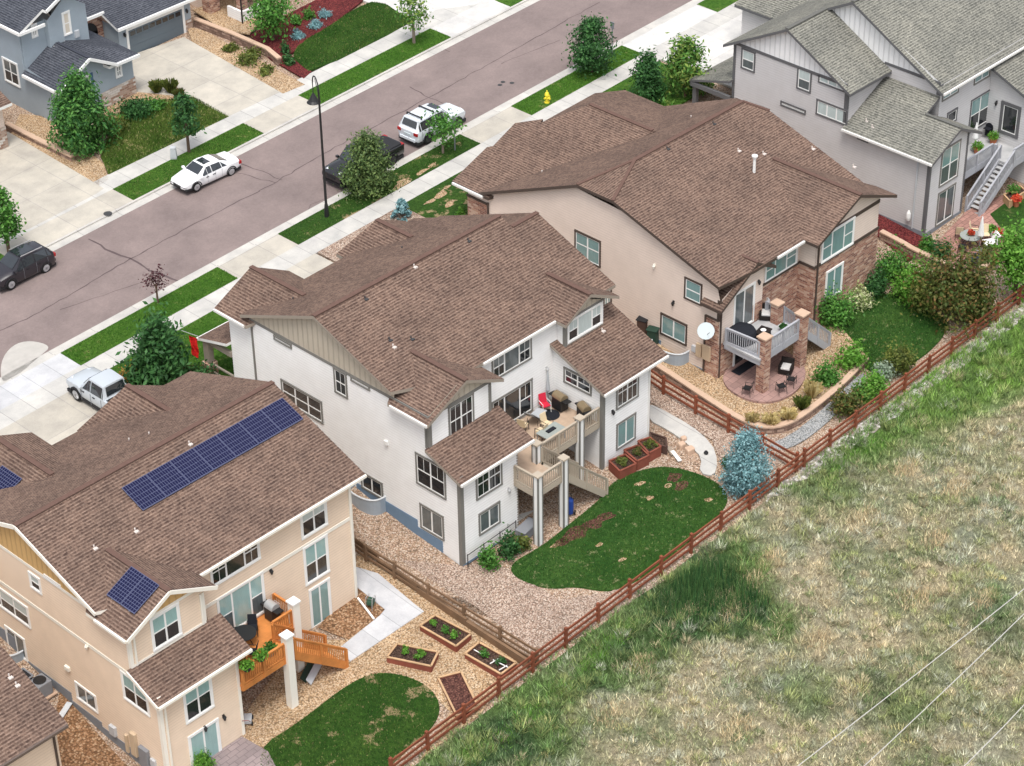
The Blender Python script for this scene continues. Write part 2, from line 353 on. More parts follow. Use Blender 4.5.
paving('white concrete',(.58,.57,.55),3.,3.1,(.50,.49,.47),0.,.07,.03); paving('grey concrete',(.50,.505,.52),1.5,40.,(.32,.33,.34),0.,.1,.02)
paving('pink paver',(.33,.21,.185),.6,.42,(.21,.135,.12),.5,.16,.02); paving('red paver',(.36,.20,.165),.45,.3,(.19,.11,.09),.5,.2,.02); paving('grey paver',(.27,.22,.22),.6,.3,(.17,.14,.14),.5,.15,.02); gravel('bluestone',[(.30,.31,.31),(.36,.37,.37),(.25,.26,.27),(.40,.40,.39)],14.,.4)
gravel('tan gravel',[(.36,.25,.17),(.44,.32,.24),(.50,.40,.32),(.30,.19,.13),(.40,.28,.20),(.54,.45,.37)],13.,.5)
gravel('pink gravel',[(.33,.235,.18),(.42,.32,.255),(.49,.39,.32),(.27,.18,.135),(.38,.28,.22),(.52,.43,.36)],14.,.5)
gravel('orange mulch',[(.27,.145,.075),(.36,.21,.12),(.19,.10,.05),(.43,.29,.18),(.30,.17,.09)],10.); gravel('gold gravel',[(.42,.28,.16),(.50,.36,.23),(.34,.22,.12),(.55,.43,.30),(.46,.33,.21)],13.,.5)
gravel('red mulch',[(.13,.022,.024),(.19,.04,.04),(.085,.015,.018),(.16,.035,.03)],12.); gravel('brown mulch',[(.12,.05,.04),(.17,.08,.06),(.08,.035,.028)],12.); gravel('soil',[(.075,.045,.035),(.12,.075,.055),(.05,.03,.022)],14.)
gravel('white rubble',[(.50,.46,.42),(.62,.60,.57),(.38,.33,.30),(.28,.25,.22)],5.)
lawn('lawn dark',(.030,.088,.014),(.058,.125,.022),(.018,.058,.010),(.12,.15,.05),1.3,.6); lawn('lawn bright',(.06,.155,.018),(.10,.205,.030),(.035,.10,.012),(.17,.22,.06),1.4,.60); lawn('lawn patchy',(.036,.098,.015),(.070,.14,.025),(.018,.058,.010),(.36,.28,.15),.8,.575); lawn('lawn olive',(.06,.12,.018),(.115,.165,.035),(.03,.075,.012),(.26,.25,.10),1.1,.55)
lawn('lawn clippings',(.030,.098,.017),(.068,.15,.032),(.018,.066,.012),(.24,.26,.12),1.9,.60)
plain('bark',(.13,.09,.065),.95,.1,.3,9.); plain('pale bark',(.26,.21,.17),.95,.1,.3,9.)
leafmat('leaf green',(0.042,0.143,0.024),(0.076,0.218,0.034),(0.134,0.319,0.059)); leafmat('leaf dark',(0.021,0.075,0.021),(0.038,0.121,0.033),(0.074,0.189,0.054)); leafmat('leaf bright',(0.070,0.210,0.021),(0.119,0.294,0.035),(0.196,0.392,0.070)); leafmat('leaf olive',(0.063,0.098,0.020),(0.112,0.147,0.031),(0.196,0.210,0.049)); leafmat('needle blue',(.09,.20,.225),(.17,.33,.36),(.32,.52,.56),.15); leafmat('needle green',(0.026,0.101,0.026),(0.053,0.164,0.033),(0.115,0.273,0.058),.15)
leafmat('leaf purple',(0.049,0.017,0.022),(0.084,0.028,0.036),(0.126,0.049,0.056)); leafmat('leaf autumn',(0.224,0.140,0.028),(0.364,0.196,0.042),(0.476,0.280,0.070)); leafmat('leaf white green',(0.168,0.280,0.070),(0.420,0.476,0.210),(0.770,0.770,0.532)); leafmat('leaf red green',(.05,.095,.02),(.105,.13,.032),(.19,.11,.04)); leafmat('straw',(0.476,0.378,0.168),(0.644,0.518,0.238),(0.770,0.672,0.364)); leafmat('flower red',(0.560,0.042,0.028),(0.700,0.084,0.042),(0.770,0.168,0.070)); leafmat('sage',(0.196,0.280,0.196),(0.280,0.364,0.266),(0.378,0.462,0.350)); leafmat('maple mix',(0.056,0.168,0.028),(0.098,0.224,0.042),(0.280,0.364,0.084)); leafmat('leaf dusk',(.055,.105,.035),(.10,.165,.05),(.19,.26,.085))
vcol('blade'); groundcol('field')
def paint(n,c,rough=.25):
    m=plain(n,c,rough,.5,.02,2.); m.node_tree.nodes['Principled BSDF'].inputs['Coat Weight'].default_value=.6; m.node_tree.nodes['Principled BSDF'].inputs['Coat Roughness'].default_value=.06
paint('white paint',(.82,.83,.84)); paint('silver paint',(.62,.66,.70)); paint('grey silver paint',(.47,.51,.55)); paint('black paint',(.012,.012,.014)); paint('dark navy paint',(.018,.016,.022))
plain('tyre',(.018,.018,.018),.85,.2,.1); plain('alloy',(.52,.53,.55),.35,.5,.1,8.,.6); plain('dark alloy',(.03,.03,.032),.5,.4,.1); plain('black plastic',(.02,.02,.022),.6,.3,.1); plain('tail red',(.35,.012,.012),.25,.5,.05); plain('lamp clear',(.75,.77,.8),.15,.6,.05)
plain('black metal',(.017,.017,.018),.45,.4,.1); plain('steel',(.55,.55,.55),.35,.5,.08,5.,.5); plain('grey metal',(.22,.23,.25),.5,.4,.1); plain('wicker',(.02,.016,.015),.8,.2,.3,30.); plain('cushion',(.55,.54,.53),.9,.1,.05); plain('cream fabric',(.66,.54,.36),.9,.1,.05); plain('white fabric',(.78,.78,.77),.9,.1,.05); plain('grey fabric',(.40,.42,.44),.9,.1,.06); plain('red fabric',(.55,.03,.06),.85,.1,.1); plain('flag red',(.55,.02,.018),.85,.1,.1); plain('black fabric',(.02,.022,.028),.9,.1,.15); plain('navy fabric',(.03,.035,.07),.9,.1,.15)
plain('hydrant yellow',(.72,.60,.04),.5,.4,.05); plain('blue plastic',(.02,.06,.28),.4,.4,.1); plain('green plastic',(.03,.08,.05),.5,.3,.15); plain('bronze lid',(.26,.20,.12),.35,.5,.1,5.,.3); plain('dish',(.50,.56,.58),.45,.4,.05); plain('tan paint',(.55,.43,.30),.6,.3,.06); plain('terracotta',(.40,.14,.07),.8,.2,.1); plain('garage slate',(.125,.155,.18),.55,.3,.05); plain('shutter blue',(.06,.12,.20),.6,.3,.06); plain('table glass',(.30,.33,.31),.15,.5,.15); plain('bin green',(.02,.05,.035),.5,.3,.1); plain('sky plastic',(.48,.50,.52),.5,.3,.05)
plain('wire',(.50,.49,.46),.5,.3,.03); plain('iron lid',(.05,.05,.052),.7,.3,.15)
# ------------------------------------------------------------------ camera, light, world
cam=bpy.data.cameras.new('camera'); co_=bpy.data.objects.new('camera',cam); COL.objects.link(co_); S.camera=co_
cam.sensor_width=36; cam.lens=F/1024*36; cam.clip_end=2000; cam.clip_start=1
from mathutils import Matrix
M=Matrix(((CR[0],CU[0],-FW[0],CP[0]),(CR[1],CU[1],-FW[1],CP[1]),(CR[2],CU[2],-FW[2],CP[2]),(0,0,0,1))); co_.matrix_world=M
SUN_EL=math.radians(68); SUN_AZ=math.radians(222)   # direction towards the sun, measured from +X
w=bpy.data.worlds.new('World'); S.world=w; w.use_nodes=True; nt=w.node_tree; sk=nt.nodes.new('ShaderNodeTexSky'); sk.sky_type='NISHITA'; sk.sun_disc=False
sk.sun_elevation=SUN_EL; sk.sun_rotation=math.pi/2-SUN_AZ; sk.air_density=1.; sk.dust_density=4.; sk.ozone_density=1.
bg=nt.nodes['Background']; bg.inputs[1].default_value=.15; hs=nt.nodes.new('ShaderNodeHueSaturation'); hs.inputs['Saturation'].default_value=.35; nt.links.new(sk.outputs[0],hs.inputs['Color']); nt.links.new(hs.outputs[0],bg.inputs[0])
sl=bpy.data.lights.new('sun','SUN'); sl.energy=1.15; sl.angle=math.radians(16); sl.color=(1,.96,.9); so=bpy.data.objects.new('sun',sl); COL.objects.link(so)
so.rotation_euler=Vector((math.cos(SUN_EL)*math.cos(SUN_AZ),math.cos(SUN_EL)*math.sin(SUN_AZ),math.sin(SUN_EL))).to_track_quat('Z','Y').to_euler(); so.location=(0,-30,90)
S.view_settings.view_transform='Standard'; S.view_settings.look='None'; S.view_settings.gamma=1; S.view_settings.exposure=.70
S.render.engine='CYCLES'
# ------------------------------------------------------------------ ground, street, lawns
drape('ground',rect(-160,220,-150,220),-.06,'tan gravel',0,'bare earth and gravel under the whole neighbourhood','ground')
# street
YN,YF=22.55,31.1
drape('road',rect(-70,130,YN-.02,YF+.02),.0,'asphalt',0,'worn mauve grey asphalt street running past the driveways','road')
for nm,y0,y1,t in (('kerb',YN-.62,YN,0.02),('kerb',YF,YF+.62,.02)):
    drape(nm,rect(-70,130,y0,y1),.006,'kerb concrete',.1,'pale concrete gutter pan along the street','kerb')
for nm,y0,y1 in (('kerb',YN-.8,YN-.62),('kerb',YF+.62,YF+.8)):
    drape(nm,rect(-70,130,y0,y1),.10,'kerb concrete',.2,'pale concrete kerb along the street','kerb')
# tar lines and cracks on the asphalt
def crack(pts,w,mat='tar',dz=.005):
    P=[np.array(gat(*p)[:2]) for p in pts]; L=[];Rr=[]
    Q=[]
    for a,b in zip(P[:-1],P[1:]):
        k=max(2,int(np.linalg.norm(b-a)/.5))
        for i in range(k): Q.append(a+(b-a)*i/k+RNG.normal(0,.05,2))
    Q.append(P[-1])
    for i,q in enumerate(Q):
        d=nrm(Q[min(i+1,len(Q)-1)]-Q[max(i-1,0)]); n=np.array([-d[1],d[0]]); ww=w*(.6+.8*random.random())
        L.append(q+n*ww/2); Rr.append(q-n*ww/2)
    m=MB()
    for i in range(len(Q)-1):
        m.face([(q[0],q[1],gz(q[0],q[1])+dz) for q in (L[i],L[i+1],Rr[i+1],Rr[i])])
    o=m.build('road_crack',mat,recalc=False); return tag(o,'thin dark crack line in the street asphalt','road crack',None,'structure')
crack([(-5,333),(40,312),(130,259),(200,221),(260,191)],.09); crack([(260,191),(330,150),(400,113),(470,75),(560,24),(600,2)],.075)
crack([(88,239),(100,245),(112,253),(130,258),(150,270),(178,281)],.13); crack([(410,87),(430,98),(455,108),(466,113)],.10); crack([(220,156),(240,164),(262,171),(282,180)],.08)
crack([(60,310),(95,298),(140,283)],.05); crack([(320,85),(380,68),(440,42)],.05); crack([(300,230),(310,205),(330,196)],.04)
crack([(236,172),(262,180),(276,183)],.05); crack([(500,64),(530,52),(560,40)],.05); crack([(420,40),(450,52)],.05)
for p in ((500,85),(512,83),(503,82)):
    q=gat(*p); m=MB(); m.lathe([(.16,0),(.17,.006)],(q[0],q[1],q[2]+.004),12); tag(m.build('valve_cover','iron lid'),'small dark iron valve cover set in the asphalt','valve cover','valve covers in the street')
m=MB(); 
o=drape('silt_patch',smoothpoly(px((0,362),(12,345),(30,340),(52,346),(40,356),(22,372),(2,386))),.006,'silt',0,'pale dried silt patch spilled on the street asphalt','silt patch','structure')
# verges, sidewalks, aprons (near side)
for i,(x0,x1,mt) in enumerate(((-15.2,-3.25,'lawn bright'),(1.7,17.8,'lawn patchy'),(22.7,33.95,'lawn bright'),(42.1,70,'lawn bright'),(-60,-23.2,'lawn bright'))):
    drape('lawn',rect(x0,x1,19.82,YN-.8),.125,mt,.15,'strip of mown grass between kerb and sidewalk','lawn')
for a,b in ((-3.25,1.7),(17.8,22.7),(-23.2,-15.2),(33.95,42.1)):
    drape('driveway_apron',rect(a,b,19.82,YN-.8),.105,'white concrete' if a>30 else ('grey concrete' if a<-20 else 'drive concrete'),.15,'concrete driveway apron crossing the verge','driveway')
drape('sidewalk',rect(-70,130,18.3,19.82),.11,'walk concrete',.15,'pale concrete sidewalk on the near side of the street','sidewalk')
drape('driveway',rect(-23.2,-15.3,6.,18.3),.115,'drive concrete',.15,'cream concrete driveway of the beige house','driveway')
drape('driveway',rect(-3.3,1.7,8.,18.3),.115,'drive concrete',.15,'cream concrete driveway of the white house','driveway')
drape('driveway',rect(17.8,22.8,12.,18.3),.115,'drive concrete',.15,'cream concrete driveway of the tan house','driveway')
drape('driveway',rect(34.2,43,7.,18.3),.115,'white concrete',.15,'white concrete driveway of the grey house','driveway')
for a,b,mt in ((-14.9,-3.5,'lawn bright'),(9.,17.5,'lawn patchy'),(25,33.8,'lawn bright'),):
    drape('lawn',rect(a,b,10.5 if a<0 else 13.2,18.3),.12,mt,.1,'front yard lawn beside the sidewalk','lawn')
drape('gravel_bed',rect(1.9,9.,9.5,18.3),.1,'pink gravel',.1,'front yard gravel bed beside the driveway','gravel bed')
# far side
for x0,x1 in ((-1.6,9.5),(14.5,27.2),(33.3,60),(-40,-11.)):
    drape('lawn',rect(x0,x1,YF+.8,34.),.125,'lawn bright',.15,'strip of mown grass beyond the street','lawn')
for a,b in ((-11.,-1.6),(9.5,14.5),(27.2,33.3)):
    drape('driveway_apron',rect(a,b,YF+.8,34.),.105,'drive concrete' if a<20 else 'white concrete',.15,'concrete driveway apron across the far verge','driveway')
drape('sidewalk',rect(-70,130,34.,35.7),.11,'walk concrete',.15,'pale concrete sidewalk on the far side of the street','sidewalk')
drape('driveway',px((131,56.5),(184,38.5),(281,93),(228,118),(190,99),(135,93)),.12,'drive concrete',.15,'cream concrete driveway of the blue house','driveway')
drape('driveway',px((-30,135),(0,140),(8,133),(98,186),(104,190),(97,195),(30,230),(-70,265)),.114,'drive concrete',.15,'wide concrete driveway at the far left of the street','driveway')
drape('driveway',px((430,12),(490,-20),(540,-60),(505,2)),.114,'white concrete',.15,'white concrete driveway at the top of the street','driveway')
drape('driveway',[(27.2,35.7),(33.2,35.7),(33.2,52),(27.2,52)],.115,'white concrete',.15,'white concrete driveway beyond the far sidewalk','driveway')
drape('lawn',px((109,176),(101,158),(112,128),(122,112),(150,103),(193,98),(229,118)),.12,'lawn olive',.1,'patchy olive front lawn of the blue house','lawn')
drape('gravel_bed',px((9,140),(20,115),(58,119),(62,134),(104,165),(109,181),(99,187)),.11,'gold gravel',.1,'orange gravel bed beside the far left driveway','gravel bed')
drape('gravel_bed',px((95,108),(133,92),(140,92),(180,88),(192,98),(150,103),(110,130)),.11,'gold gravel',.1,'golden gravel bed under the blue house windows','gravel bed')
drape('gravel_bed',px((187,28),(204,32),(305,86),(283,95),(192,43)),.125,'gold gravel',.1,'golden gravel strip along the retaining wall','gravel bed')
drape('gravel_bed',px((193,14),(230,0),(262,25),(250,38),(225,35)),.35,'gold gravel',.1,'golden gravel bed above the retaining wall','gravel bed')
drape('mulch_bed',px((250,37),(270,25),(330,-6),(375,-8),(335,24),(308,48),(290,55),(300,66),(312,73),(304,80),(270,60)),.13,'red mulch',.1,'dark red mulch bed with shrubs','mulch bed')
drape('lawn',smoothpoly(px((292,58),(300,45),(330,28),(352,12),(378,1),(408,20),(413,24),(312,75),(300,66)),1),.16,'lawn dark',.12,'curved dark green lawn beyond the street','lawn')
drape('lawn',rect(34,50,36,46),.12,'lawn bright',.1,'lawn at the top edge of the street','lawn')
# side and back yards
drape('gravel_yard',px((330,470),(380,500),(462,568),(478,572),(500,592),(556,640),(600,606),(530,660),(350,545)),.012,'tan gravel',0,'tan gravel side yard of the white house','gravel yard')
drape('gravel_yard',px((462,566),(490,560),(512,572),(560,600),(610,592),(640,575),(665,580),(556,650),(528,650),(478,608),(400,560)),.016,'pink gravel',0,'pale pink gravel sweep beside the lawn of the white house','gravel yard')
LAWN2=px((510,573),(513,562),(540,548),(575,520),(600,500),(612,482),(640,470),(668,466),(700,474),(722,486),(729,499),(722,512),(700,532),(672,556),(648,576),(620,590),(600,591),(575,586),(552,589),(525,583))
drape('lawn',smoothpoly(LAWN2,2),.03,'lawn clippings',.1,'curved dark green back lawn of the white house strewn with clippings','lawn')
for cx_,cy_,w_,h_ in ((576,534,15,6),(594,524,12,5),(607,516,9,4),(562,543,9,4),(673,478,8,5),(681,486,7,5),(668,486,4,2),(650,498,4,2),(600,545,4,2),(640,484,5,2),(555,546,6,2),(708,500,5,2),(622,560,4,2)):
    P_=[]
    for k_ in range(11):
        t_=2*math.pi*k_/11; r_=.55+.75*random.random(); P_.append(gat(cx_+w_*r_*math.cos(t_)+h_*.4*math.sin(t_),cy_+h_*r_*math.sin(t_)-w_*.35*math.cos(t_)*r_)[:2])
    drape('bare_patch',smoothpoly(P_,1),.034,'brown mulch' if cx_<690 and h_>2 else 'gold gravel',0,'irregular bare patch in the back lawn','bare patch')
for cx_,cy_,w_,h_ in ((403,184,9,4),(421,174,8,3),(396,190,6,3),(432,167,4,2),(440,196,8,4),(450,205,7,3),(430,203,6,2),(447,189,5,2)):
    P_=[]
    for k_ in range(11):
        t_=2*math.pi*k_/11; r_=.5+.8*random.random(); P_.append(gat(cx_+w_*r_*math.cos(t_),cy_+h_*r_*math.sin(t_)-w_*.45*math.cos(t_)*r_)[:2])
    drape('bare_patch',smoothpoly(P_,1),.135,'gold gravel',0,'pale bare patch in the street side lawn','bare patch')
drape('path',smoothpoly(px((646,405),(655,406),(690,425),(712,444),(718,462),(714,477),(699,473),(702,458),(690,446),(668,430),(648,420)),1),.05,'walk concrete',.08,'curved pale concrete path beside the white house','path')
drape('path',px((352,566),(378,574),(424,612),(350,662),(340,648),(380,616),(385,610),(350,582)),.05,'grey concrete',.08,'grey concrete path to the deck ramp of the beige house','path')
LAWN1=px((255,750),(300,722),(340,690),(365,676),(388,672),(418,680),(436,694),(441,712),(430,730),(405,752),(380,775),(330,800),(270,790))
drape('lawn',smoothpoly(LAWN1,2),.03,'lawn patchy',.1,'rounded back lawn of the beige house','lawn')
drape('gravel_yard',px((350,590),(380,612),(345,640),(300,640),(240,720),(240,760),(262,748),(300,722),(365,676),(420,682),(450,712),(420,760),(480,715),(520,660),(430,600),(358,552)),.012,'gold gravel',0,'golden gravel back yard of the beige house','gravel yard')
drape('mulch_bed',px((356,578),(382,600),(395,604),(348,640),(318,628)),.02,'orange mulch',0,'bark mulch bed against the beige house wall','mulch bed')
drape('patio',px((206,760),(242,737),(268,752),(280,775),(250,800),(200,790)),.05,'grey paver',.1,'mauve paver patio at the foot of the beige house','patio')
drape('gravel_yard',px((60,690),(150,790),(60,790),(40,740),(56,712)),.014,'orange mulch',0,'bark mulch between the beige house and its neighbour','gravel yard')
# yard of the tan house
TERR=px((606,335),(655,369),(700,399),(738,424),(764,433),(790,429),(820,408),(845,387),(868,362),(840,330),(815,318),(757,350),(722,377),(640,330))
drape('gravel_yard',TERR,.28,'gold gravel',.6,'golden gravel terrace around the tan house','gravel yard')
drape('gravel_yard',px((600,340),(690,402),(735,432),(790,440),(776,468),(735,500),(728,480),(712,440),(650,402),(600,370)),.02,'pink gravel',0,'pink gravel strip between the fence and the block wall','gravel yard')
drape('path',smoothpoly(px((765,446),(790,436),(815,416),(838,395),(862,372),(868,378),(848,402),(825,425),(800,444),(776,452)),1),.03,'bluestone',.05,'blue grey crushed stone path below the block wall','path')
LAWN3=px((841,318),(858,304),(882,294),(912,296),(945,318),(950,328),(930,352),(905,368),(880,376),(862,366),(850,350),(838,338))
drape('lawn',smoothpoly(LAWN3,2),.06,'lawn clippings',.1,'small back lawn of the tan house strewn with clippings','lawn')
drape('gravel_yard',px((880,225),(905,262),(945,290),(990,330),(950,345),(905,292),(870,300)),.02,'tan gravel',0,'gravel strip beyond the shrubs of the tan house','gravel yard')
drape('mulch_bed',px((876,205),(925,238),(928,248),(908,262),(876,236)),.12,'red mulch',.1,'red brown mulch bed along the grey house','mulch bed')
drape('patio',px((926,250),(935,245),(966,212),(990,200),(1020,190),(1035,215),(985,272),(940,268)),.06,'red paver',.1,'red brick patio behind the grey house','patio')
drape('lawn',px((990,215),(1010,200),(1060,180),(1080,230),(1025,235),(1000,228)),.07,'lawn dark',.1,'dark lawn behind the grey house','lawn')
# ---- open field behind the fence
def vn(x,y,s,seed):
    x=np.asarray(x)*s+seed*17.13;y=np.asarray(y)*s+seed*9.71; xi=np.floor(x);yi=np.floor(y);fx=x-xi;fy=y-yi
    h=lambda a,b: np.modf(np.sin(a*127.1+b*311.7+seed)*43758.5453)[0]%1.0
    fx=fx*fx*(3-2*fx);fy=fy*fy*(3-2*fy)
    return (h(xi,yi)*(1-fx)+h(xi+1,yi)*fx)*(1-fy)+(h(xi,yi+1)*(1-fx)+h(xi+1,yi+1)*fx)*fy
def fbm(x,y,s,seed,o=4):
    t=0;a=.5;n=0
    for i in range(o): t=t+a*vn(x,y,s*2**i,seed+i*3);n+=a;a*=.55
    return t/n
FENCE_Y=-14.9
GREENS=[((655,640),2.6,.8),((715,585),2.4,1.),((730,610),2.,1.),((690,600),2.2,.9),((600,665),2.2,.6),((830,500),2.5,.45),((905,400),3.6,1.1),((950,365),4.,1.2),((1000,340),3.2,1.),((870,420),2.4,.9),((845,462),1.8,.8),((560,700),2.5,.9),((500,735),2.3,1.),((460,765),2.2,1.),((540,740),1.5,.5),((775,625),1.6,.6),((790,700),2.,.45),((985,615),3.5,.5),((900,705),3.2,.5),((620,640),2.,.7),((750,560),1.6,.8)]
GB=[(gat(*p)[:2],r,s) for p,r,s in GREENS]
def fieldmix(x,y):
    d=FENCE_Y-y
    g=.42*np.clip(1-d/3.2,0,1)+np.zeros_like(x)
    for c,r,s in GB: g=g+s*np.exp(-(((x-c[0])**2+(y-c[1])**2)/(r*r)))
    n=fbm(x,y,.30,1); n2=fbm(x,y,.9,5); n3=fbm(x,y,.16,9)
    g=g*(.2+1.6*n2)+.75*(n-.5)+.3*(n3-.5)
    return np.clip(g,0,1.2),n2,n3
STR=np.array([.58,.51,.35]);OLV=np.array([.34,.36,.21]);SAG=np.array([.42,.445,.34]);GRN=np.array([.15,.26,.075]);BRG=np.array([.17,.32,.055]);DGR=np.array([.055,.13,.045])
def fieldcol(x,y):
    g,n2,n3=fieldmix(x,y); n4=fbm(x,y,.55,21)[...,None]; n5=fbm(x,y,.5,33)[...,None]
    base=STR*(1-np.clip((n4-.40)*4,0,1))+OLV*np.clip((n4-.40)*4,0,1)
    base=base*(1-.7*np.clip((n5-.55)*6,0,1))+SAG*.7*np.clip((n5-.55)*6,0,1)
    br=np.clip((x-8)/10,0,1)[...,None]*np.clip((y+27)/6,0,1)[...,None]
    gr=GRN*(1-br)+BRG*br; n6=np.clip((fbm(x,y,.4,41)-.45)*5,0,1)[...,None]*(1-br); gr=gr*(1-n6)+DGR*n6
    k=np.clip((g-.12)*1.35,0,.95)[...,None]
    return base*(1-k)+gr*k
xs=np.arange(-70,90.01,.35); ys=np.arange(-75,-14.89,.35); X,Yg=np.meshgrid(xs,ys); 
Zg=gz(X,Yg)+.12*(fbm(X,Yg,.25,3)-.5)*np.clip((FENCE_Y-Yg)/2,0,1)-.01
me=bpy.data.meshes.new('field'); nx,ny=len(xs),len(ys)
V=np.stack([X,Yg,Zg],-1).reshape(-1,3); idx=np.arange(nx*ny).reshape(ny,nx)
Q=np.stack([idx[:-1,:-1],idx[:-1,1:],idx[1:,1:],idx[1:,:-1]],-1).reshape(-1,4)
def npmesh(name,V,Fc,mat,cols=None,smooth=False):
    me=bpy.data.meshes.new(name); n=len(V); k=Fc.shape[1]
    me.vertices.add(n); me.vertices.foreach_set('co',np.asarray(V,np.float32).ravel())
    me.loops.add(Fc.size); me.loops.foreach_set('vertex_index',Fc.astype(np.int32).ravel())
    me.polygons.add(len(Fc)); me.polygons.foreach_set('loop_start',np.arange(0,Fc.size,k,dtype=np.int32)); me.polygons.foreach_set('loop_total',np.full(len(Fc),k,np.int32))
    if cols is not None:
        a=me.color_attributes.new('Col','FLOAT_COLOR','POINT'); c=np.ones((n,4),np.float32); c[:,:3]=cols; a.data.foreach_set('color',c.ravel())
    if smooth: me.polygons.foreach_set('use_smooth',np.ones(len(Fc),bool))
    me.update(calc_edges=True); me.validate(); me.materials.append(MATS[mat])
    o=bpy.data.objects.new(name,me); COL.objects.link(o); return o
tag(npmesh('field',V,Q,'field',(fieldcol(X,Yg)*.78).reshape(-1,3),True),'rough open field of dry and green grass behind the fence','field',None,'structure')
drape('gravel_strip',[(5,-14.95),(40,-14.95),(40,-15.9),(30,-15.75),(20,-15.95),(10,-15.8),(4,-15.3)],.03,'white rubble',.05,'strip of pale rubble along the outer side of the fence','gravel strip',wob=.18)
def blades(name,n,area,h0,h1,label,dens=None,w=.03,seed=1,lean=.45):
    rg=np.random.default_rng(seed); x=rg.uniform(area[0],area[1],n); y=rg.uniform(area[2],area[3],n)
    if dens is not None: k=rg.random(n)<dens(x,y); x=x[k];y=y[k]; n=len(x)
    c=fieldcol(x,y); g,n2,_=fieldmix(x,y); h=(h0+(h1-h0)*rg.random(n)**1.5)*(.55+.9*np.clip(n2,0,1))*(1+.5*np.clip(g,0,1))
    a=rg.uniform(0,2*math.pi,n); l=rg.normal(0,lean,n)*h; b=rg.uniform(0,2*math.pi,n); z=gz(x,y)+.12*(fbm(x,y,.25,3)-.5)*np.clip((FENCE_Y-y)/2,0,1)-.03
    ww=w*(.6+.8*rg.random(n)); dx,dy=np.cos(a)*ww,np.sin(a)*ww
    V=np.stack([np.stack([x-dx,y-dy,z],-1),np.stack([x+dx,y+dy,z],-1),np.stack([x+np.cos(b)*l,y+np.sin(b)*l,z+h],-1)],1).reshape(-1,3)
    pale=(rg.random(n)<.12)[:,None]; c=np.where(pale,c*.5+np.array([.5,.44,.30])*.5,c)*(.75+.5*rg.random(n))[:,None]
    o=npmesh(name,V,np.arange(3*n).reshape(n,3),'blade',np.repeat(c,3,0)); return tag(o,label,'grass',None,'stuff')
def clumps(name,nc,per,area,label,seed):
    rg=np.random.default_rng(seed); cx=rg.uniform(area[0],area[1],nc); cyy=area[3]-(area[3]-area[2])*rg.random(nc)
    g,n2,_=fieldmix(cx,cyy); c0=fieldcol(cx,cyy); kind=rg.random(nc)
    tint=np.where((kind<.30)[:,None],np.array([.62,.53,.37]),np.where((kind<.52)[:,None],np.array([.48,.50,.40]),np.where((kind<.72)[:,None],np.array([.20,.25,.10]),c0)))
    mixk=np.where(g>.35,.25,.6)[:,None]*rg.random(nc)[:,None]; c=c0*(1-mixk)+tint*mixk; c=c*(.7+.65*rg.random(nc))[:,None]
    big=rg.random(nc)<.0; R=np.where(big,.35+.4*rg.random(nc),.10+.30*rg.random(nc)**2); Hh=np.where(big,.45,.10+.26*rg.random(nc)**1.6)*(1+.6*np.clip(g,0,1)); c=np.where(big[:,None],np.where((rg.random(nc)<.6)[:,None],np.array([.68,.52,.32]),np.array([.52,.52,.42])),c)
    k=np.repeat(np.arange(nc),per); n=len(k); a=rg.uniform(0,2*math.pi,n); r=R[k]*np.sqrt(rg.random(n)); x=cx[k]+r*np.cos(a); y=cyy[k]+r*np.sin(a); h=Hh[k]*(.5+.6*rg.random(n)); b=a+rg.normal(0,.7,n); l=h*(.25+.7*rg.random(n)); w=.013+.017*rg.random(n); q=rg.uniform(0,2*math.pi,n)
    z=gz(x,y)+.12*(fbm(x,y,.25,3)-.5)*np.clip((FENCE_Y-y)/2,0,1)-.02; dx,dy=np.cos(q)*w,np.sin(q)*w
    V=np.stack([np.stack([x-dx,y-dy,z],-1),np.stack([x+dx,y+dy,z],-1),np.stack([x+np.cos(b)*l,y+np.sin(b)*l,z+h],-1)],1).reshape(-1,3)
    col=c[k]*(.7+.6*rg.random(n))[:,None]
    return tag(npmesh(name,V,np.arange(3*n).reshape(n,3),'blade',np.repeat(col,3,0)),label,'grass',None,'stuff')
clumps('field_grass',26000,15,(-28,42,-41,-15.05),'tall mixed dry and green wild grass across the field',3)
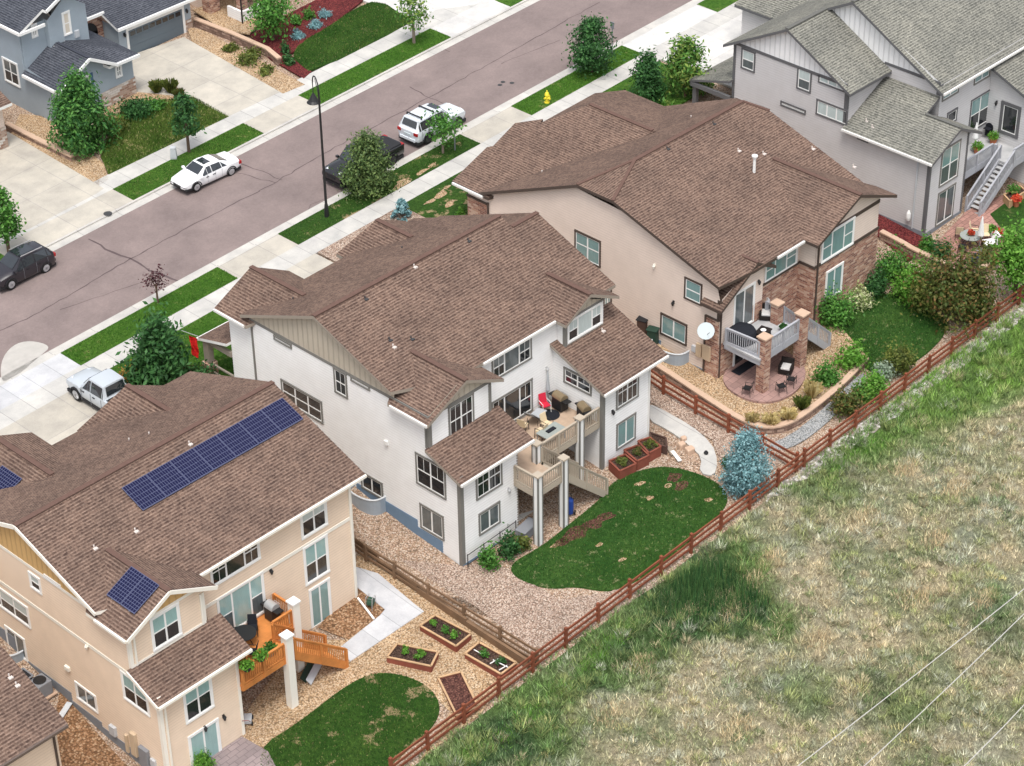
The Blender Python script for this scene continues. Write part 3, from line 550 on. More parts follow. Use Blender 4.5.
def bunches(name,nc,per,area,label,seed):
    rg=np.random.default_rng(seed); cx=rg.uniform(area[0],area[1],nc); cy_=rg.uniform(area[2],area[3],nc); g,n2,_=fieldmix(cx,cy_); pal=np.array([[.60,.50,.33],[.66,.55,.36],[.55,.56,.46],[.34,.38,.15],[.13,.21,.075],[.44,.45,.33],[.62,.55,.26]])
    pr=np.array([.22,.08,.22,.18,.13,.14,.03]); ki=rg.choice(7,nc,p=pr); ki=np.where((g>.45)&(rg.random(nc)<.75),np.where(rg.random(nc)<.6,4,3),ki); c=pal[ki]*(.8+.4*rg.random(nc))[:,None]; c=c*.75+fieldcol(cx,cy_)*.25
    R=.18+.42*rg.random(nc)**1.4; H=(.16+.26*rg.random(nc))*(1+.5*np.clip(g,0,1)); k=np.repeat(np.arange(nc),per); n=len(k); a=rg.uniform(0,2*math.pi,n); t=np.sqrt(rg.random(n)); x=cx[k]+R[k]*t*np.cos(a); y=cy_[k]+R[k]*t*np.sin(a); h=H[k]*(1.05-.6*t**2)*(.6+.5*rg.random(n)); b=a+rg.normal(0,.6,n); l=h*(.4+.8*rg.random(n)); w=.012+.016*rg.random(n); q=rg.uniform(0,2*math.pi,n)
    z=gz(x,y)+.12*(fbm(x,y,.25,3)-.5)*np.clip((FENCE_Y-y)/2,0,1)-.02; z=z+.35*h; dx,dy=np.cos(q)*w,np.sin(q)*w
    V=np.stack([np.stack([x-dx,y-dy,z-.4*h],-1),np.stack([x+dx,y+dy,z-.4*h],-1),np.stack([x+np.cos(b)*l,y+np.sin(b)*l,z+.75*h],-1)],1).reshape(-1,3); col=c[k]*(.65+.7*rg.random(n))[:,None]*(1.1-.25*t)[:,None]
    return tag(npmesh(name,V,np.arange(3*n).reshape(n,3),'blade',np.repeat(col,3,0)),label,'grass',None,'stuff')
bunches('field_bunch_grass',3200,70,(-26,40,-39,-15.4),'rounded bunches of straw, sage and green grass across the field',9)

def stand(name,label,spots,hr,cols,seed,lean=.12,up=1.,w0=.016):
    """stand of separate stems round the given spots (pixel centre, radius in metres, stems)"""
    rg=np.random.default_rng(seed); V=[];C=[]
    for p,r,n in spots:
        c=gat(*p); a=rg.uniform(0,2*math.pi,n); t=np.sqrt(rg.random(n))*(.75+.5*rg.random(n)); x=c[0]+r*t*np.cos(a)*1.25; y=np.minimum(c[1]+r*t*np.sin(a)*.8,FENCE_Y-.25); h=(hr[0]+(hr[1]-hr[0])*rg.random(n))*(1.1-.45*t); b=rg.uniform(0,2*math.pi,n); l=h*np.abs(rg.normal(0,lean,n)); w=w0*(.7+.8*rg.random(n)); q=rg.uniform(0,2*math.pi,n); z=gz(x,y)-.03
        V.append(np.stack([np.stack([x-np.cos(q)*w,y-np.sin(q)*w,z],-1),np.stack([x+np.cos(q)*w,y+np.sin(q)*w,z],-1),np.stack([x+np.cos(b)*l,y+np.sin(b)*l,z+h],-1)],1).reshape(-1,3))
        k=np.array(cols)[rg.integers(0,len(cols),n)]*(.65+.7*rg.random(n))[:,None]; C.append(np.repeat(k,3,0))
    V=np.concatenate(V); C=np.concatenate(C); return tag(npmesh(name,V,np.arange(len(V)).reshape(-1,3),'blade',C),label,'grass',None,'stuff')
stand('reeds','tall dark green reeds standing outside the fence near the back lawn',[((690,590),1.5,1300),((712,580),1.5,1500),((735,598),1.3,1000),((700,606),1.3,900),((752,608),1.,500),((668,603),1.,500)],(.5,1.15),[(.045,.12,.04),(.07,.165,.05),(.10,.20,.06),(.03,.09,.035)],31)
stand('straw_grass','pale straw coloured grass bunches scattered in the field',[((737,612),.9,500),((725,600),.8,350),((770,560),.8,400),((752,580),.7,300),((640,664),.7,300),((738,730),.9,350),((918,598),1.,450),((935,540),.8,320),((865,520),1.,420),((610,715),.9,350),((690,612),.6,200),((985,600),.8,300),((905,470),.8,300),((955,490),.8,300),((820,640),.8,300)],(.25,.6),[(.68,.54,.34),(.62,.50,.31),(.70,.60,.40),(.55,.42,.26)],32,.5)
stand('weed_clumps','bright green weed clumps along the outer side of the fence',[((614,640),.7,450),((600,655),.7,450),((585,668),.6,350),((628,628),.6,300),((560,690),.7,350),((838,470),.6,300),((875,445),.9,400),((905,400),1.6,900),((935,378),1.6,900),((965,355),1.6,900),((850,455),.8,350),((530,715),.8,350),((500,740),.9,400),((470,755),.9,400),((830,482),.5,200)],(.15,.42),[(.12,.30,.04),(.17,.36,.06),(.09,.23,.035),(.22,.36,.08)],33,.5)
# ------------------------------------------------------------------ houses
Z3=lambda p:tuple(map(float,p))
def plane_z(kind):  # roof plane helper: returns function (x,y)->z
    return kind
def on(f,x,y):
    """pixel -> point on roof plane z=f(X,Y)"""
    d=ray(x,y); d=d/np.linalg.norm(d); lo,hi=60.,400.
    for _ in range(50):
        m=(lo+hi)/2; p=CP+d*m
        if p[2]>f(p[0],p[1]): lo=m
        else: hi=m
    return CP+d*lo
class Roof:
    def __init__(s): s.m=MB(); s.c=MB(); s.g=MB()
    def plane(s,f,xy,t=.2):
        s.m.prism([(x,y,f(x,y)) for x,y in xy],(0,0,-t),0,1); return s
    def ridge(s,p,q,w=.28):
        p=np.array(p,float);q=np.array(q,float); s.c.bar(p+(0,0,.02),q+(0,0,.02),w,.07); return s
    def gutter(s,p,q,r=.13):
        p=np.array(p,float);q=np.array(q,float); s.g.bar(p+(0,0,-.07),q+(0,0,-.07),r,.14); return s
    def build(s,parent,mat,ridge,fascia,gutter):
        o=s.m.build('roof',[mat,fascia],parent)
        if s.c.f: build_split(s.c,'ridge_cap',ridge,o)
        if s.g.f: build_split(s.g,'gutter',gutter,o)
        return o
def window(par,ax,c,tl,br,cols=2,rail=.5,trim='grey trim',sash='white trim',top='dark glass',bot='dark glass',grid=0,tw=.11,uv=None,name='window',mid=None,out=.06):
    """ax 'X': wall facing -X at x=c; ax 'Y': wall facing -Y at y=c. tl/br: outer corners in the photograph"""
    if uv: u0,u1,z0,z1=uv
    else:
        f=atX if ax=='X' else atY; a=f(*tl,c); b=f(*br,c); k=1 if ax=='X' else 0
        u0,u1=sorted((a[k],b[k])); z1,z0=max(a[2],b[2]),min(a[2],b[2])
    def B(mb,a,b,e,g,d0,d1,mi=0):
        if ax=='X': mb.box(c-d1,c-d0,a,b,e,g,mi)
        else: mb.box(a,b,c-d1,c-d0,e,g,mi)
    m=MB(); B(m,u0,u1,z1-tw,z1,-.02,out+.015); B(m,u0,u1,z0,z0+tw,-.02,out+.015); B(m,u0,u0+tw,z0+tw,z1-tw,-.02,out); B(m,u1-tw,u1,z0+tw,z1-tw,-.02,out)
    w=m.build(name,trim,par)
    a0,a1,b0,b1=u0+tw,u1-tw,z0+tw,z1-tw; sw=.055; s=MB()
    B(s,a0,a1,b1-sw,b1,-.02,.045); B(s,a0,a1,b0,b0+sw,-.02,.045); B(s,a0,a0+sw,b0+sw,b1-sw,-.02,.042); B(s,a1-sw,a1,b0+sw,b1-sw,-.02,.042)
    fr=cols if isinstance(cols,(list,tuple)) else [i/cols for i in range(1,cols)]
    edges=[a0]+[a0+(a1-a0)*t for t in fr]+[a1]
    for t in edges[1:-1]: B(s,t-.05,t+.05,b0+sw,b1-sw,-.02,.041)
    p=MB(); zr=b0+(b1-b0)*(rail if rail else 1)
    for i,(e,g) in enumerate(zip(edges[:-1],edges[1:])):
        hasrail=rail and not (mid and i in mid)
        if hasrail:
            B(s,e+.02,g-.02,zr-.035,zr+.035,-.02,.039); B(p,e,g,b0,zr,-.03,.029,1); B(p,e,g,zr,b1,-.03,.031,0)
        else: B(p,e,g,b0,b1,-.03,.030,0 if mid and i in mid else 1)
        if grid and hasrail:
            B(s,(e+g)/2-.014,(e+g)/2+.014,zr+.03,b1-sw,-.02,.034)
            if grid>1: B(s,(e+g)/2-.014,(e+g)/2+.014,b0+sw,zr-.03,-.02,.034)
    s.build('sash',sash,w); p.build('pane',[top,bot],w); return w
def wallpoly(m,ax,c,pts,mi=0):
    P=[(c,u,z) if ax=='X' else (u,c,z) for u,z in pts]; m.norec=True
    A=sum((P[i][1]*P[(i+1)%len(P)][2]-P[(i+1)%len(P)][1]*P[i][2]) if ax=='X' else (P[i][2]*P[(i+1)%len(P)][0]-P[(i+1)%len(P)][2]*P[i][0]) for i in range(len(P)))
    m.face(P[::-1] if A>0 else P,mi)   # front side looks towards -X or -Y
    m.laps=getattr(m,'laps',[])+[(ax,c,pts)]
def clipz(pts,z,keep_above):
    out=[]
    for a,b in zip(pts,pts[1:]+pts[:1]):
        ia=(a[1]>=z) if keep_above else (a[1]<=z); ib=(b[1]>=z) if keep_above else (b[1]<=z)
        if ia: out.append(a)
        if ia!=ib: t=(z-a[1])/(b[1]-a[1]); out.append((a[0]+(b[0]-a[0])*t,z))
    return out
def lapped(m,lap=.17,d=.024):
    """turn the flat walls collected in m into overlapping boards: each course leans out towards its lower edge"""
    r=MB(); r.norec=True
    for ax,c,pts in m.laps:
        z0=min(p[1] for p in pts); z1=max(p[1] for p in pts); k=0
        sg=-1
        while z0+k*lap<z1-1e-4:
            a=z0+k*lap; b=min(z1,a+lap); q=clipz(clipz(list(pts),a,True),b,False); k+=1
            q=[p for i,p in enumerate(q) if abs(p[0]-q[i-1][0])+abs(p[1]-q[i-1][1])>1e-5]
            if len(q)<3: continue
            P=[]
            for u,z in q:
                o=c+sg*(d*(1-(z-a)/lap)+.001); P.append((o,u,z) if ax=='X' else (u,o,z))
            A=sum((P[i][1]*P[(i+1)%len(P)][2]-P[(i+1)%len(P)][1]*P[i][2]) if ax=='X' else (P[i][2]*P[(i+1)%len(P)][0]-P[(i+1)%len(P)][2]*P[i][0]) for i in range(len(P)))
            r.face(P[::-1] if A>0 else P)
            us=[u for u,z in q if z<a+1e-4]
            if len(us)>1:
                u0,u1=min(us),max(us); E=[(u0,0.),(u1,0.),(u1,d),(u0,d)]
                r.face([(c+sg*(e+.001),u,a) if ax=='X' else (u,c+sg*(e+.001),a) for u,e in E])
    m.v=r.v;m.f=r.f;m.m=r.m; return m
plain('vent beige',(.58,.52,.48),.6,.3,.05)
def vents(par,f,pts,kind='white'):
    for p in pts:
        q=on(f,*p); m=MB(); m.tube(q-(0,0,.05),q+(0,0,.12),.04,.04,8); m.box(q[0]-.11,q[0]+.11,q[1]-.2,q[1]-.03,q[2]-.1,q[2]-.01)
        m.build('roof_vent','vent beige' if kind=='white' else 'iron lid',par)
def wall_lamp(par,ax,c,p,mat='black metal'):
    q=(atX if ax=='X' else atY)(*p,c); m=MB()
    d=(-.12,0) if ax=='X' else (0,-.12)
    m.box(q[0]-.06,q[0]+.06,q[1]-.06,q[1]+.06,q[2]-.1,q[2]+.1); m.lathe([(.05,-.2),(.1,-.02),(.03,.1)],(q[0]+d[0],q[1]+d[1],q[2]),8); m.build('wall_lamp',mat,par)
def downspout(par,ax,c,u,z0,z1,mat,w=.09):
    m=MB()
    if ax=='X': m.box(c-.1,c-.015,u-w/2,u+w/2,z0,z1)
    else: m.box(u-w/2,u+w/2,c-.1,c-.015,z0,z1)
    m.build('downspout',mat,par)
def corner(m,x,y,z0,z1,w=.12,mi=0,sx=1,o=.042):
    """corner board pair at an outside corner that looks towards -X,-Y (sx=1) or +X,-Y (sx=-1)"""
    m.box(min(x-o*sx,x+w*sx),max(x-o*sx,x+w*sx),y-o,y+.001,z0,z1,mi); 
    m.box(min(x-o*sx,x-.001*sx),max(x-o*sx,x-.001*sx),y+.001,y+w,z0,z1,mi)
# ================= white house
H2=empty('house',(-3.5,3,-2.9),'white lap sided house with brown shingle roof and tan deck, centre of the photo','house','houses along the near side of the street')
XL,XR=-11.,3.95; YW,YB,YM,YB2,YF_=-6.85,-4.65,-3.2,-3.8,9.15; ZB=-3.4; ZE=5.5
f2r=lambda x,y:8.4-.385*(3.43-y); f2f=lambda x,y:8.4-.42*(y-3.43); f2w=lambda x,y:2.72+.38*(y+7.2)
m=MB()
wallpoly(m,'X',XL,[(YB,ZB),(YF_,ZB),(YF_,ZE),(YB,ZE)]); wallpoly(m,'X',XL,[(YF_,ZB),(11.04,ZB),(11.04,5.25),(YF_,5.25)])
wallpoly(m,'X',XL,[(YW,ZB),(YB,ZB),(YB,3.68),(YW,2.8)])
wallpoly(m,'Y',YB,[(XL,2.6),(-6.43,2.6),(-6.43,ZE),(XL,ZE)]); wallpoly(m,'X',-6.43,[(YB,ZB),(YM,ZB),(YM,ZE),(YB,ZE)])
wallpoly(m,'Y',YW,[(XL,ZB),(-6.75,ZB),(-6.75,2.8),(XL,2.8)]); wallpoly(m,'X',-6.75,[(YW,ZB),(YM,ZB),(YM,3.9),(YB,3.68),(YW,2.8)])
wallpoly(m,'Y',YM,[(-6.43,ZB),(XR,ZB),(XR,5.75),(-6.43,5.75)])
wallpoly(m,'X',0.,[(YW,ZB),(YM,ZB),(YM,4.2),(YW,2.8)]); wallpoly(m,'Y',YW,[(0.,ZB),(XR,ZB),(XR,2.8),(0.,2.8)]); wallpoly(m,'X',XR,[(YW,ZB),(YM,ZB),(YM,4.2),(YW,2.8)])
wallpoly(m,'X',.3,[(YB2,3.6),(YM,3.6),(YM,5.75),(YB2,5.6)]); wallpoly(m,'Y',YB2,[(.3,3.6),(3.4,3.6),(3.4,5.65),(.3,5.65)]); wallpoly(m,'X',3.4,[(YB2,3.6),(YM,3.6),(YM,5.75),(YB2,5.6)])
wallpoly(m,'X',XR,[(YM,ZB),(9.6,ZB),(9.6,5.2),(YM,5.75)]); wallpoly(m,'X',XR+.01,[(YM,5.7),(9.5,5.2),(2.5,7.85)])
wallpoly(m,'Y',11.04,[(XL,-.6),(-6.3,-.6),(-6.3,5.2),(XL,5.2)]); wallpoly(m,'X',-6.3,[(9.6,-.6),(11.04,-.6),(11.04,5.2),(9.6,5.2)]); wallpoly(m,'Y',9.6,[(-6.3,-.6),(XR,-.6),(XR,5.2),(-6.3,5.2)])
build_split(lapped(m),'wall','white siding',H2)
m=MB(); wallpoly(m,'X',XL-.03,[(9.3,5.62),(-2.2,5.62),(-2.2,6.15),(3.43,8.25),(9.0,5.95)]); wallpoly(m,'Y',YB-.03,[(XL,5.5),(-6.43,5.5),(-6.43,5.62),(-8.5,6.55),(-8.95,6.55),(XL,5.62)]); wallpoly(m,'Y',YB2-.03,[(.3,5.66),(3.4,5.66),(1.85,6.4)])
build_split(m,'gable_panel','taupe batten',H2)
m=MB(); m.box(XL-.05,XL-.003,YB-.02,9.2,5.46,5.64); m.box(XL-.02,-6.43,YB-.05,YB-.003,5.46,5.64); m.box(.2,3.5,YB2-.05,YB2-.003,5.6,5.74)
corner(m,XL,YW,ZB,2.85,.2); corner(m,XL,YB,3.66,5.46,.2); corner(m,0,YW,ZB,2.8,.17); corner(m,-6.43,YB,3.6,5.46,.14,0,-1); corner(m,.3,YB2,3.9,5.6,.14)
build_split(m,'trim','grey trim',H2)
m=MB(); m.box(XR-.06,XR+.02,YW-.02,YW-.002,ZB,2.75); m.box(-6.82,-6.73,YW-.02,YW-.002,ZB,2.75); m.box(.35,3.4,YB2-.04,YB2-.003,3.92,4.06); build_split(m,'corner_board','taupe trim',H2)
m=MB()
for y0,y1,z0,z1 in ((-5.42,-3.55,-3.5,-2.1),(-3.55,-.9,-3.4,-1.62),(-.9,1.2,-3.,-1.55)): m.box(XL-.045,XL+.05,y0,y1,z0,z1)
m.box(XL,-6.75,YW-.045,YW-.003,-3.4,-2.9); build_split(m,'foundation','foundation blue',H2)
R=Roof(); XO=-11.35
R.plane(f2r,[(XO,3.43),(XO,-2.27),(-9.8,-2.75),(-9.8,-3.42),(4.85,-3.42),(4.85,2.5),(2.75,2.5),(2.75,3.43)])
R.plane(f2f,[(XO,3.43),(2.75,3.43),(2.75,10.45),(XO,9.6)])
f2f2=lambda x,y:f2r(0,2.5)-.42*(y-2.5); R.plane(f2f2,[(2.75,2.5),(4.85,2.5),(4.85,10.4),(2.75,10.4)])
wallv=MB(); 
ZG=5.3; gxa,gxl,gxr=-8.7,-11.42,-5.98   # front-left gable, ridge along Y
fga=lambda x,y:6.85-.56*(gxa-x); fgb=lambda x,y:6.85-.56*(x-gxa)
R.plane(fga,[(gxa,11.6),(gxl,11.75),(gxl,9.1),(gxa,6.6)]); R.plane(fgb,[(gxa,11.6),(gxr,11.65),(gxr,10.),(gxa,6.6)])
hx=-.32; fha=lambda x,y:6.75-.5*(hx-x); fhb=lambda x,y:6.75-.5*(x-hx)
R.plane(fha,[(hx,10.3),(-3.0,10.9),(-3.,10.),(hx,7.0)]); R.plane(fhb,[(hx,10.3),(2.1,10.5),(2.1,9.9),(hx,7.0)])
fba=lambda x,y:6.72-.46*(-8.45-x); fbb=lambda x,y:6.72-.46*(x+8.45)
R.plane(fba,[(-8.45,-4.95),(XO,-4.98),(XO,-2.0),(-8.45,-.5)]); R.plane(fbb,[(-8.45,-4.95),(-5.72,-4.98),(-5.72,-3.2),(-8.45,-.5)])
fca=lambda x,y:6.75-.5*(2.0-x); fcb=lambda x,y:6.75-.5*(x-2.0)
R.plane(fca,[(2.0,-4.15),(-.05,-4.2),(-.05,-3.3),(2.0,-.7)]); R.plane(fcb,[(2.0,-4.15),(4.3,-4.2),(4.3,-3.3),(2.0,-.7)])
R.plane(f2w,[(XL-.32,-7.2),(-5.85,-7.2),(-5.85,YB+.01),(XL-.32,YB+.01)]); R.plane(f2w,[(-.3,-7.2),(5.0,-7.2),(5.0,-2.9),(-.3,-2.9)])
R.ridge((XO,3.43,8.4),(2.75,3.43,8.4)); R.ridge((2.75,2.5,8.04),(4.85,2.5,8.04)); R.ridge((gxa,11.6,6.85),(gxa,7.2,6.85)); R.ridge((hx,10.3,6.75),(hx,7.4,6.75)); R.ridge((-8.45,-4.95,6.72),(-8.45,-.9,6.72)); R.ridge((2.,-4.15,6.75),(2.,-.9,6.75))
R.gutter((-5.7,-3.46,f2r(0,-3.46)),(-.1,-3.46,f2r(0,-3.46))); R.gutter((XL-.32,-7.24,2.7),(-5.85,-7.24,2.7)); R.gutter((-.3,-7.24,2.7),(5.,-7.24,2.7)); R.gutter((gxl-.04,11.7,5.33),(gxl-.04,9.2,5.33)); R.gutter((XO-.04,-4.95,5.38),(XO-.04,-2.2,5.38))
roof2=R.build(H2,'brown shingle','brown ridge','taupe trim','gutter white')
vents(roof2,f2r,[(414,266),(393,346)]); vents(roof2,f2f,[(293,299),(402,248)],'d'); vents(roof2,f2r,[(389,339),(411,338),(468,240),(365,298)],'d'); vents(roof2,f2w,[(602,330)])
W=window
W(H2,'X',XL,(274,334),(292.5,349),1,0); W(H2,'X',XL,(333.5,366),(348.5,399),1,.5,grid=2); W(H2,'X',XL,(351,375),(370.5,391),1,0)
W(H2,'X',XL,(281,378),(324,424),3,.5); W(H2,'X',XL,(415.5,451),(447,500),[.5],.5,grid=1); W(H2,'X',XL,(420,502),(445,541),2,0,bot='grey glass'); W(H2,'X',XL,(361,470),(384,500),2,0,bot='dark glass')
W(H2,'Y',YB,(447.5,407),(474,425),2,.5,grid=2); W(H2,'Y',YW,(475,472),(502,484),2,.5,grid=2); W(H2,'Y',YW,(478,514),(500,522),2,0,bot='grey glass')
W(H2,'Y',YW,(616,380),(638,396),2,.5,grid=2); W(H2,'Y',YW,(616,424),(635,438),2,0,bot='teal glass'); W(H2,'X',0.,(564,366),(592,396),2,.5,grid=1)
W(H2,'Y',YM,None,None,[.3,.7],.5,mid=[1],grid=2,top='grey glass',uv=(-4.85,-1.75,4.0,5.55)); W(H2,'Y',YM,None,None,[.3,.7],.5,mid=[1],grid=1,uv=(-4.95,-1.72,.55,2.72),name='door')
W(H2,'Y',YB2,None,None,[.28,.72],.5,'white trim',mid=[1],top='pale blind',grid=1,uv=(.45,3.3,4.12,5.58))
W(H2,'Y',YM,None,None,2,0,bot='dark glass',uv=(-4.6,-2.6,-2.7,-.6),name='door')
wall_lamp(H2,'Y',YW,(612,411)); wall_lamp(H2,'Y',YM,(546,368),'steel'); wall_lamp(H2,'Y',YW,(508,489),'steel')
downspout(H2,'X',XL,9.05,-.2,5.3,'grey trim'); downspout(H2,'Y',YB,-6.55,3.7,5.4,'grey trim'); downspout(H2,'X',XL,-4.5,3.6,5.3,'grey trim'); downspout(H2,'Y',YW,3.82,-2.6,2.6,'gutter white',.07)
m=MB(); q=atX(387,442,XL); m.box(XL-.14,XL-.0,q[1]-.12,q[1]+.12,q[2]-.13,q[2]+.13); m.build('wall_vent','white trim',H2)
# porch of the white house
m=MB(); fp=lambda x,y:3.25-.28*(y-11.04)
pr=Roof(); pr.plane(fp,[(-11.35,11.05),(-11.35,13.6),(-6.,13.6),(-6.,11.05)],.18); pr.gutter((-11.4,13.64,2.5),(-6,13.64,2.5)); po=pr.build(H2,'brown shingle','brown ridge','white trim','gutter white'); po.name='porch_roof'
m=MB(); m.box(-11.1,-10.9,11.06,13.4,2.2,2.5)
for y in (13.2,): m.prism([(-11.2,y-.2,.95),(-10.8,y-.2,.95),(-10.8,y+.2,.95),(-11.2,y+.2,.95)],(0,0,1.35))
m.box(-11.08,-10.98,11.1,13.,.85,.95); m.box(-11.08,-10.98,11.1,13.,.3,.4); build_split(m,'porch_post','taupe trim',H2)
m=MB(); m.box(-11.32,-10.68,12.88,13.52,-.4,.95); m.build('porch_pier','red stone',H2)
# ================= beige house (left foreground)
H1=empty('house',(-24,2,-3.2),'beige stucco and lap sided house with solar panels and orange deck','house','houses along the near side of the street')
XL,XR=-31.68,-16.5; YW,YB,YM,YR,YFt=-7.63,-5.88,-4.55,-4.45,8.2; ZB=-4.2
f1r=lambda x,y:7.2-.372*(1.75-y); f1f=lambda x,y:7.2-.36*(y-1.75); f1w=lambda x,y:1.72+.46*(y+8.0)
m=MB()
wallpoly(m,'X',XL,[(YB,ZB),(YFt,ZB),(YFt,4.75),(YB,4.5)]); wallpoly(m,'X',XL,[(YW,ZB),(YB,ZB),(YB,2.6),(YW,1.85)])
wallpoly(m,'Y',YB,[(XL,1.8),(-27.2,1.8),(-27.2,4.86),(-31.3,4.86),(XL,4.6)]); wallpoly(m,'X',-27.2,[(YB,1.8),(YM,1.8),(YM,4.7),(YB,4.6)])
wallpoly(m,'Y',YW,[(XL,ZB),(-26.95,ZB),(-26.95,1.85),(XL,1.85)]); wallpoly(m,'X',-26.95,[(YW,ZB),(YM,ZB),(YM,3.2),(YW,1.85)])
wallpoly(m,'Y',YM,[(-27.2,ZB),(XR,ZB),(XR,4.85),(-27.2,4.85)]); wallpoly(m,'X',XR,[(YM,ZB),(YFt,ZB),(YFt,4.7),(1.75,7.1),(YM,4.85)]); wallpoly(m,'Y',YFt,[(XL,-2),(XR,-2),(XR,4.7),(XL,4.7)])
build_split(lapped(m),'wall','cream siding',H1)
m=MB(); wallpoly(m,'X',XL-.03,[(YFt,4.75),(-3.6,4.75),(-3.3,5.1),(1.75,7.05),(YFt,4.9)]); wallpoly(m,'Y',YB-.03,[(-31.2,4.9),(-27.3,4.9),(-29.3,5.8)]); build_split(m,'gable_panel','ochre batten',H1)
m=MB(); m.box(XL-.05,XL-.003,-3.4,YFt,4.62,4.8); m.box(XL-.05,XL-.003,-5.8,YFt,2.05,2.25); m.box(-31.25,-27.2,YB-.05,YB-.003,4.84,5.0); m.box(-27.2,XR,YM-.05,YM-.003,2.12,2.32); m.box(XL,-27.2,YB-.05,YB-.003,2.62,2.8)
corner(m,XL,YW,ZB,1.9,.16); corner(m,XL,YB,2.6,4.5,.14); corner(m,XR,YM,ZB,4.8,.12,0,-1); corner(m,-26.95,YW,ZB,1.8,.12,0,-1); corner(m,-27.2,YB,2.8,4.5,.12,0,-1); build_split(m,'trim','cream trim',H1)
m=MB()
for y0,y1,z1 in ((-7.5,-5.6,-3.35),(-5.6,-2.7,-2.95),(-2.7,-.4,-2.7),(-.4,4.,-2.2),(4,8,-1.2)): m.box(XL-.045,XL+.05,y0,y1,ZB,z1)
build_split(m,'foundation','foundation grey',H1)
R=Roof(); XO=-32.0; XE=-15.75
R.plane(f1r,[(XO,1.75),(XO,-3.9),(-30.6,-4.35),(-30.6,-4.95),(XE,-4.95),(XE,1.75)]); R.plane(f1f,[(XO,1.75),(XE,1.75),(XE,8.7),(XO,8.7)])
fa=lambda x,y:6.02-.48*(-29.3-x); fb=lambda x,y:6.02-.48*(x+29.3)
R.plane(fa,[(-29.3,-6.2),(-32.0,-6.25),(-32.,-3.2),(-29.3,-1.2)]); R.plane(fb,[(-29.3,-6.2),(-26.6,-6.25),(-26.6,-4.3),(-29.3,-1.2)])
R.plane(f1w,[(XL-.3,-8.),(-26.3,-8.),(-26.3,YB+.01),(XL-.3,YB+.01)])
# front gables seen over the ridge
ga=lambda x,y:5.9-.5*(-19.9-x); gb=lambda x,y:5.9-.5*(x+19.9)
R.plane(ga,[(-19.9,8.7),(-23.0,9.2),(-23.0,6.2),(-19.9,4.9)]); R.plane(gb,[(-19.9,8.7),(-17.6,8.6),(-17.6,7.0),(-19.9,4.9)])
ka=lambda x,y:6.1-.42*(-27.5-x); kb=lambda x,y:6.1-.42*(x+27.5)
R.plane(ka,[(-27.5,9.8),(-33.,9.8),(-33.,4.6),(-27.5,4.6)]); R.plane(kb,[(-27.5,9.8),(-25.3,9.8),(-25.3,6.3),(-27.5,4.6)])
R.ridge((XO,1.75,7.2),(XE,1.75,7.2)); R.ridge((-29.3,-6.2,6.02),(-29.3,-1.6,6.02)); R.ridge((-19.9,8.7,5.9),(-19.9,5.2,5.9)); R.ridge((-27.5,9.8,6.1),(-27.5,5.,6.1))
R.gutter((-26.6,-4.99,f1r(0,-4.99)),(XE,-4.99,f1r(0,-4.99))); R.gutter((XL-.3,-8.04,1.7),(-26.3,-8.04,1.7)); R.gutter((-32.04,-6.2,4.72),(-32.04,-3.9,4.72)); 
R.g.bar((XO-.02,1.75,7.1),(XO-.02,-4.0,5.02),.06,.22); R.g.bar((XO-.02,1.75,7.1),(XO-.02,8.6,4.65),.06,.22); R.g.bar((-29.3,-6.24,5.95),(-32.,-6.28,4.65),.06,.2); R.g.bar((-29.3,-6.24,5.95),(-26.6,-6.28,4.65),.06,.2); R.g.bar((XL-.33,-8.,1.65),(XL-.33,YB,2.6),.06,.2)
roof1=R.build(H1,'brown shingle','brown ridge','cream trim','cream trim')
vents(roof1,f1r,[(94,547),(135,530),(189,443)]); vents(roof1,f1f,[(149,434),(129,440)])
for i,(tl,tr,bl,n) in enumerate((((122,490),(283,399),(144,514),7),)):
    pass
plain('panel frame',(.085,.095,.17),.4,.5,.05)
def solar(name,f,x0,x1,y0,y1,n,rows,label):
    e=empty(name,((x0+x1)/2,(y0+y1)/2,f((x0+x1)/2,(y0+y1)/2)),label,'solar panels','solar panels on the beige house roof')
    P=lambda x,y,d:np.array([x,y,f(x,y)+d])
    for i in range(n):
        for j in range(rows):
            a,b=x0+(x1-x0)*i/n+.012,x0+(x1-x0)*(i+1)/n-.012; c,d=y0+(y1-y0)*j/rows+.012,y0+(y1-y0)*(j+1)/rows-.012
            fr=MB(); fr.prism([P(a,c,.14),P(b,c,.14),P(b,d,.14),P(a,d,.14)],(0,0,-.05)); o=fr.build('solar_panel','panel frame',e)
            ce=MB(); k=6 if abs(b-a)<1.35 else 10; l=10 if k==6 else 6; g=.024
            ux,uy=(b-a-.04)/k,(d-c-.04)/l
            for u in range(k):
                for v in range(l):
                    p,q=a+.02+ux*u+g/2,c+.02+uy*v+g/2
                    ce.face([P(p,q,.146),P(p+ux-g,q,.146),P(p+ux-g,q+uy-g,.146),P(p,q+uy-g,.146)])
            ce.build('solar_cells','solar cell',o,recalc=False)
    ml=MB(); 
    for y in (y0+.4,y1-.4): ml.bar(P(x0,y,.06),P(x1,y,.06),.05,.05)
    build_split(ml,'rail','grey metal',e)
p=on(f1r,122,490);q=on(f1r,283,399);r=on(f1r,144,514);s=on(f1r,302,420)
solar('solar_array',f1r,(p[0]+r[0])/2,(q[0]+s[0])/2,(r[1]+s[1])/2,(p[1]+q[1])/2,7,1,'long row of dark blue solar panels high on the brown roof')
p=on(fa,133,570);q=on(fa,161,587);r=on(fa,134,616);s=on(fa,105,595)
solar('solar_array',fa,min(s[0],r[0]),(p[0]+q[0])/2,(r[1]+q[1])/2,(s[1]+p[1])/2,1,2,'small block of two solar panels on the lower gable roof')
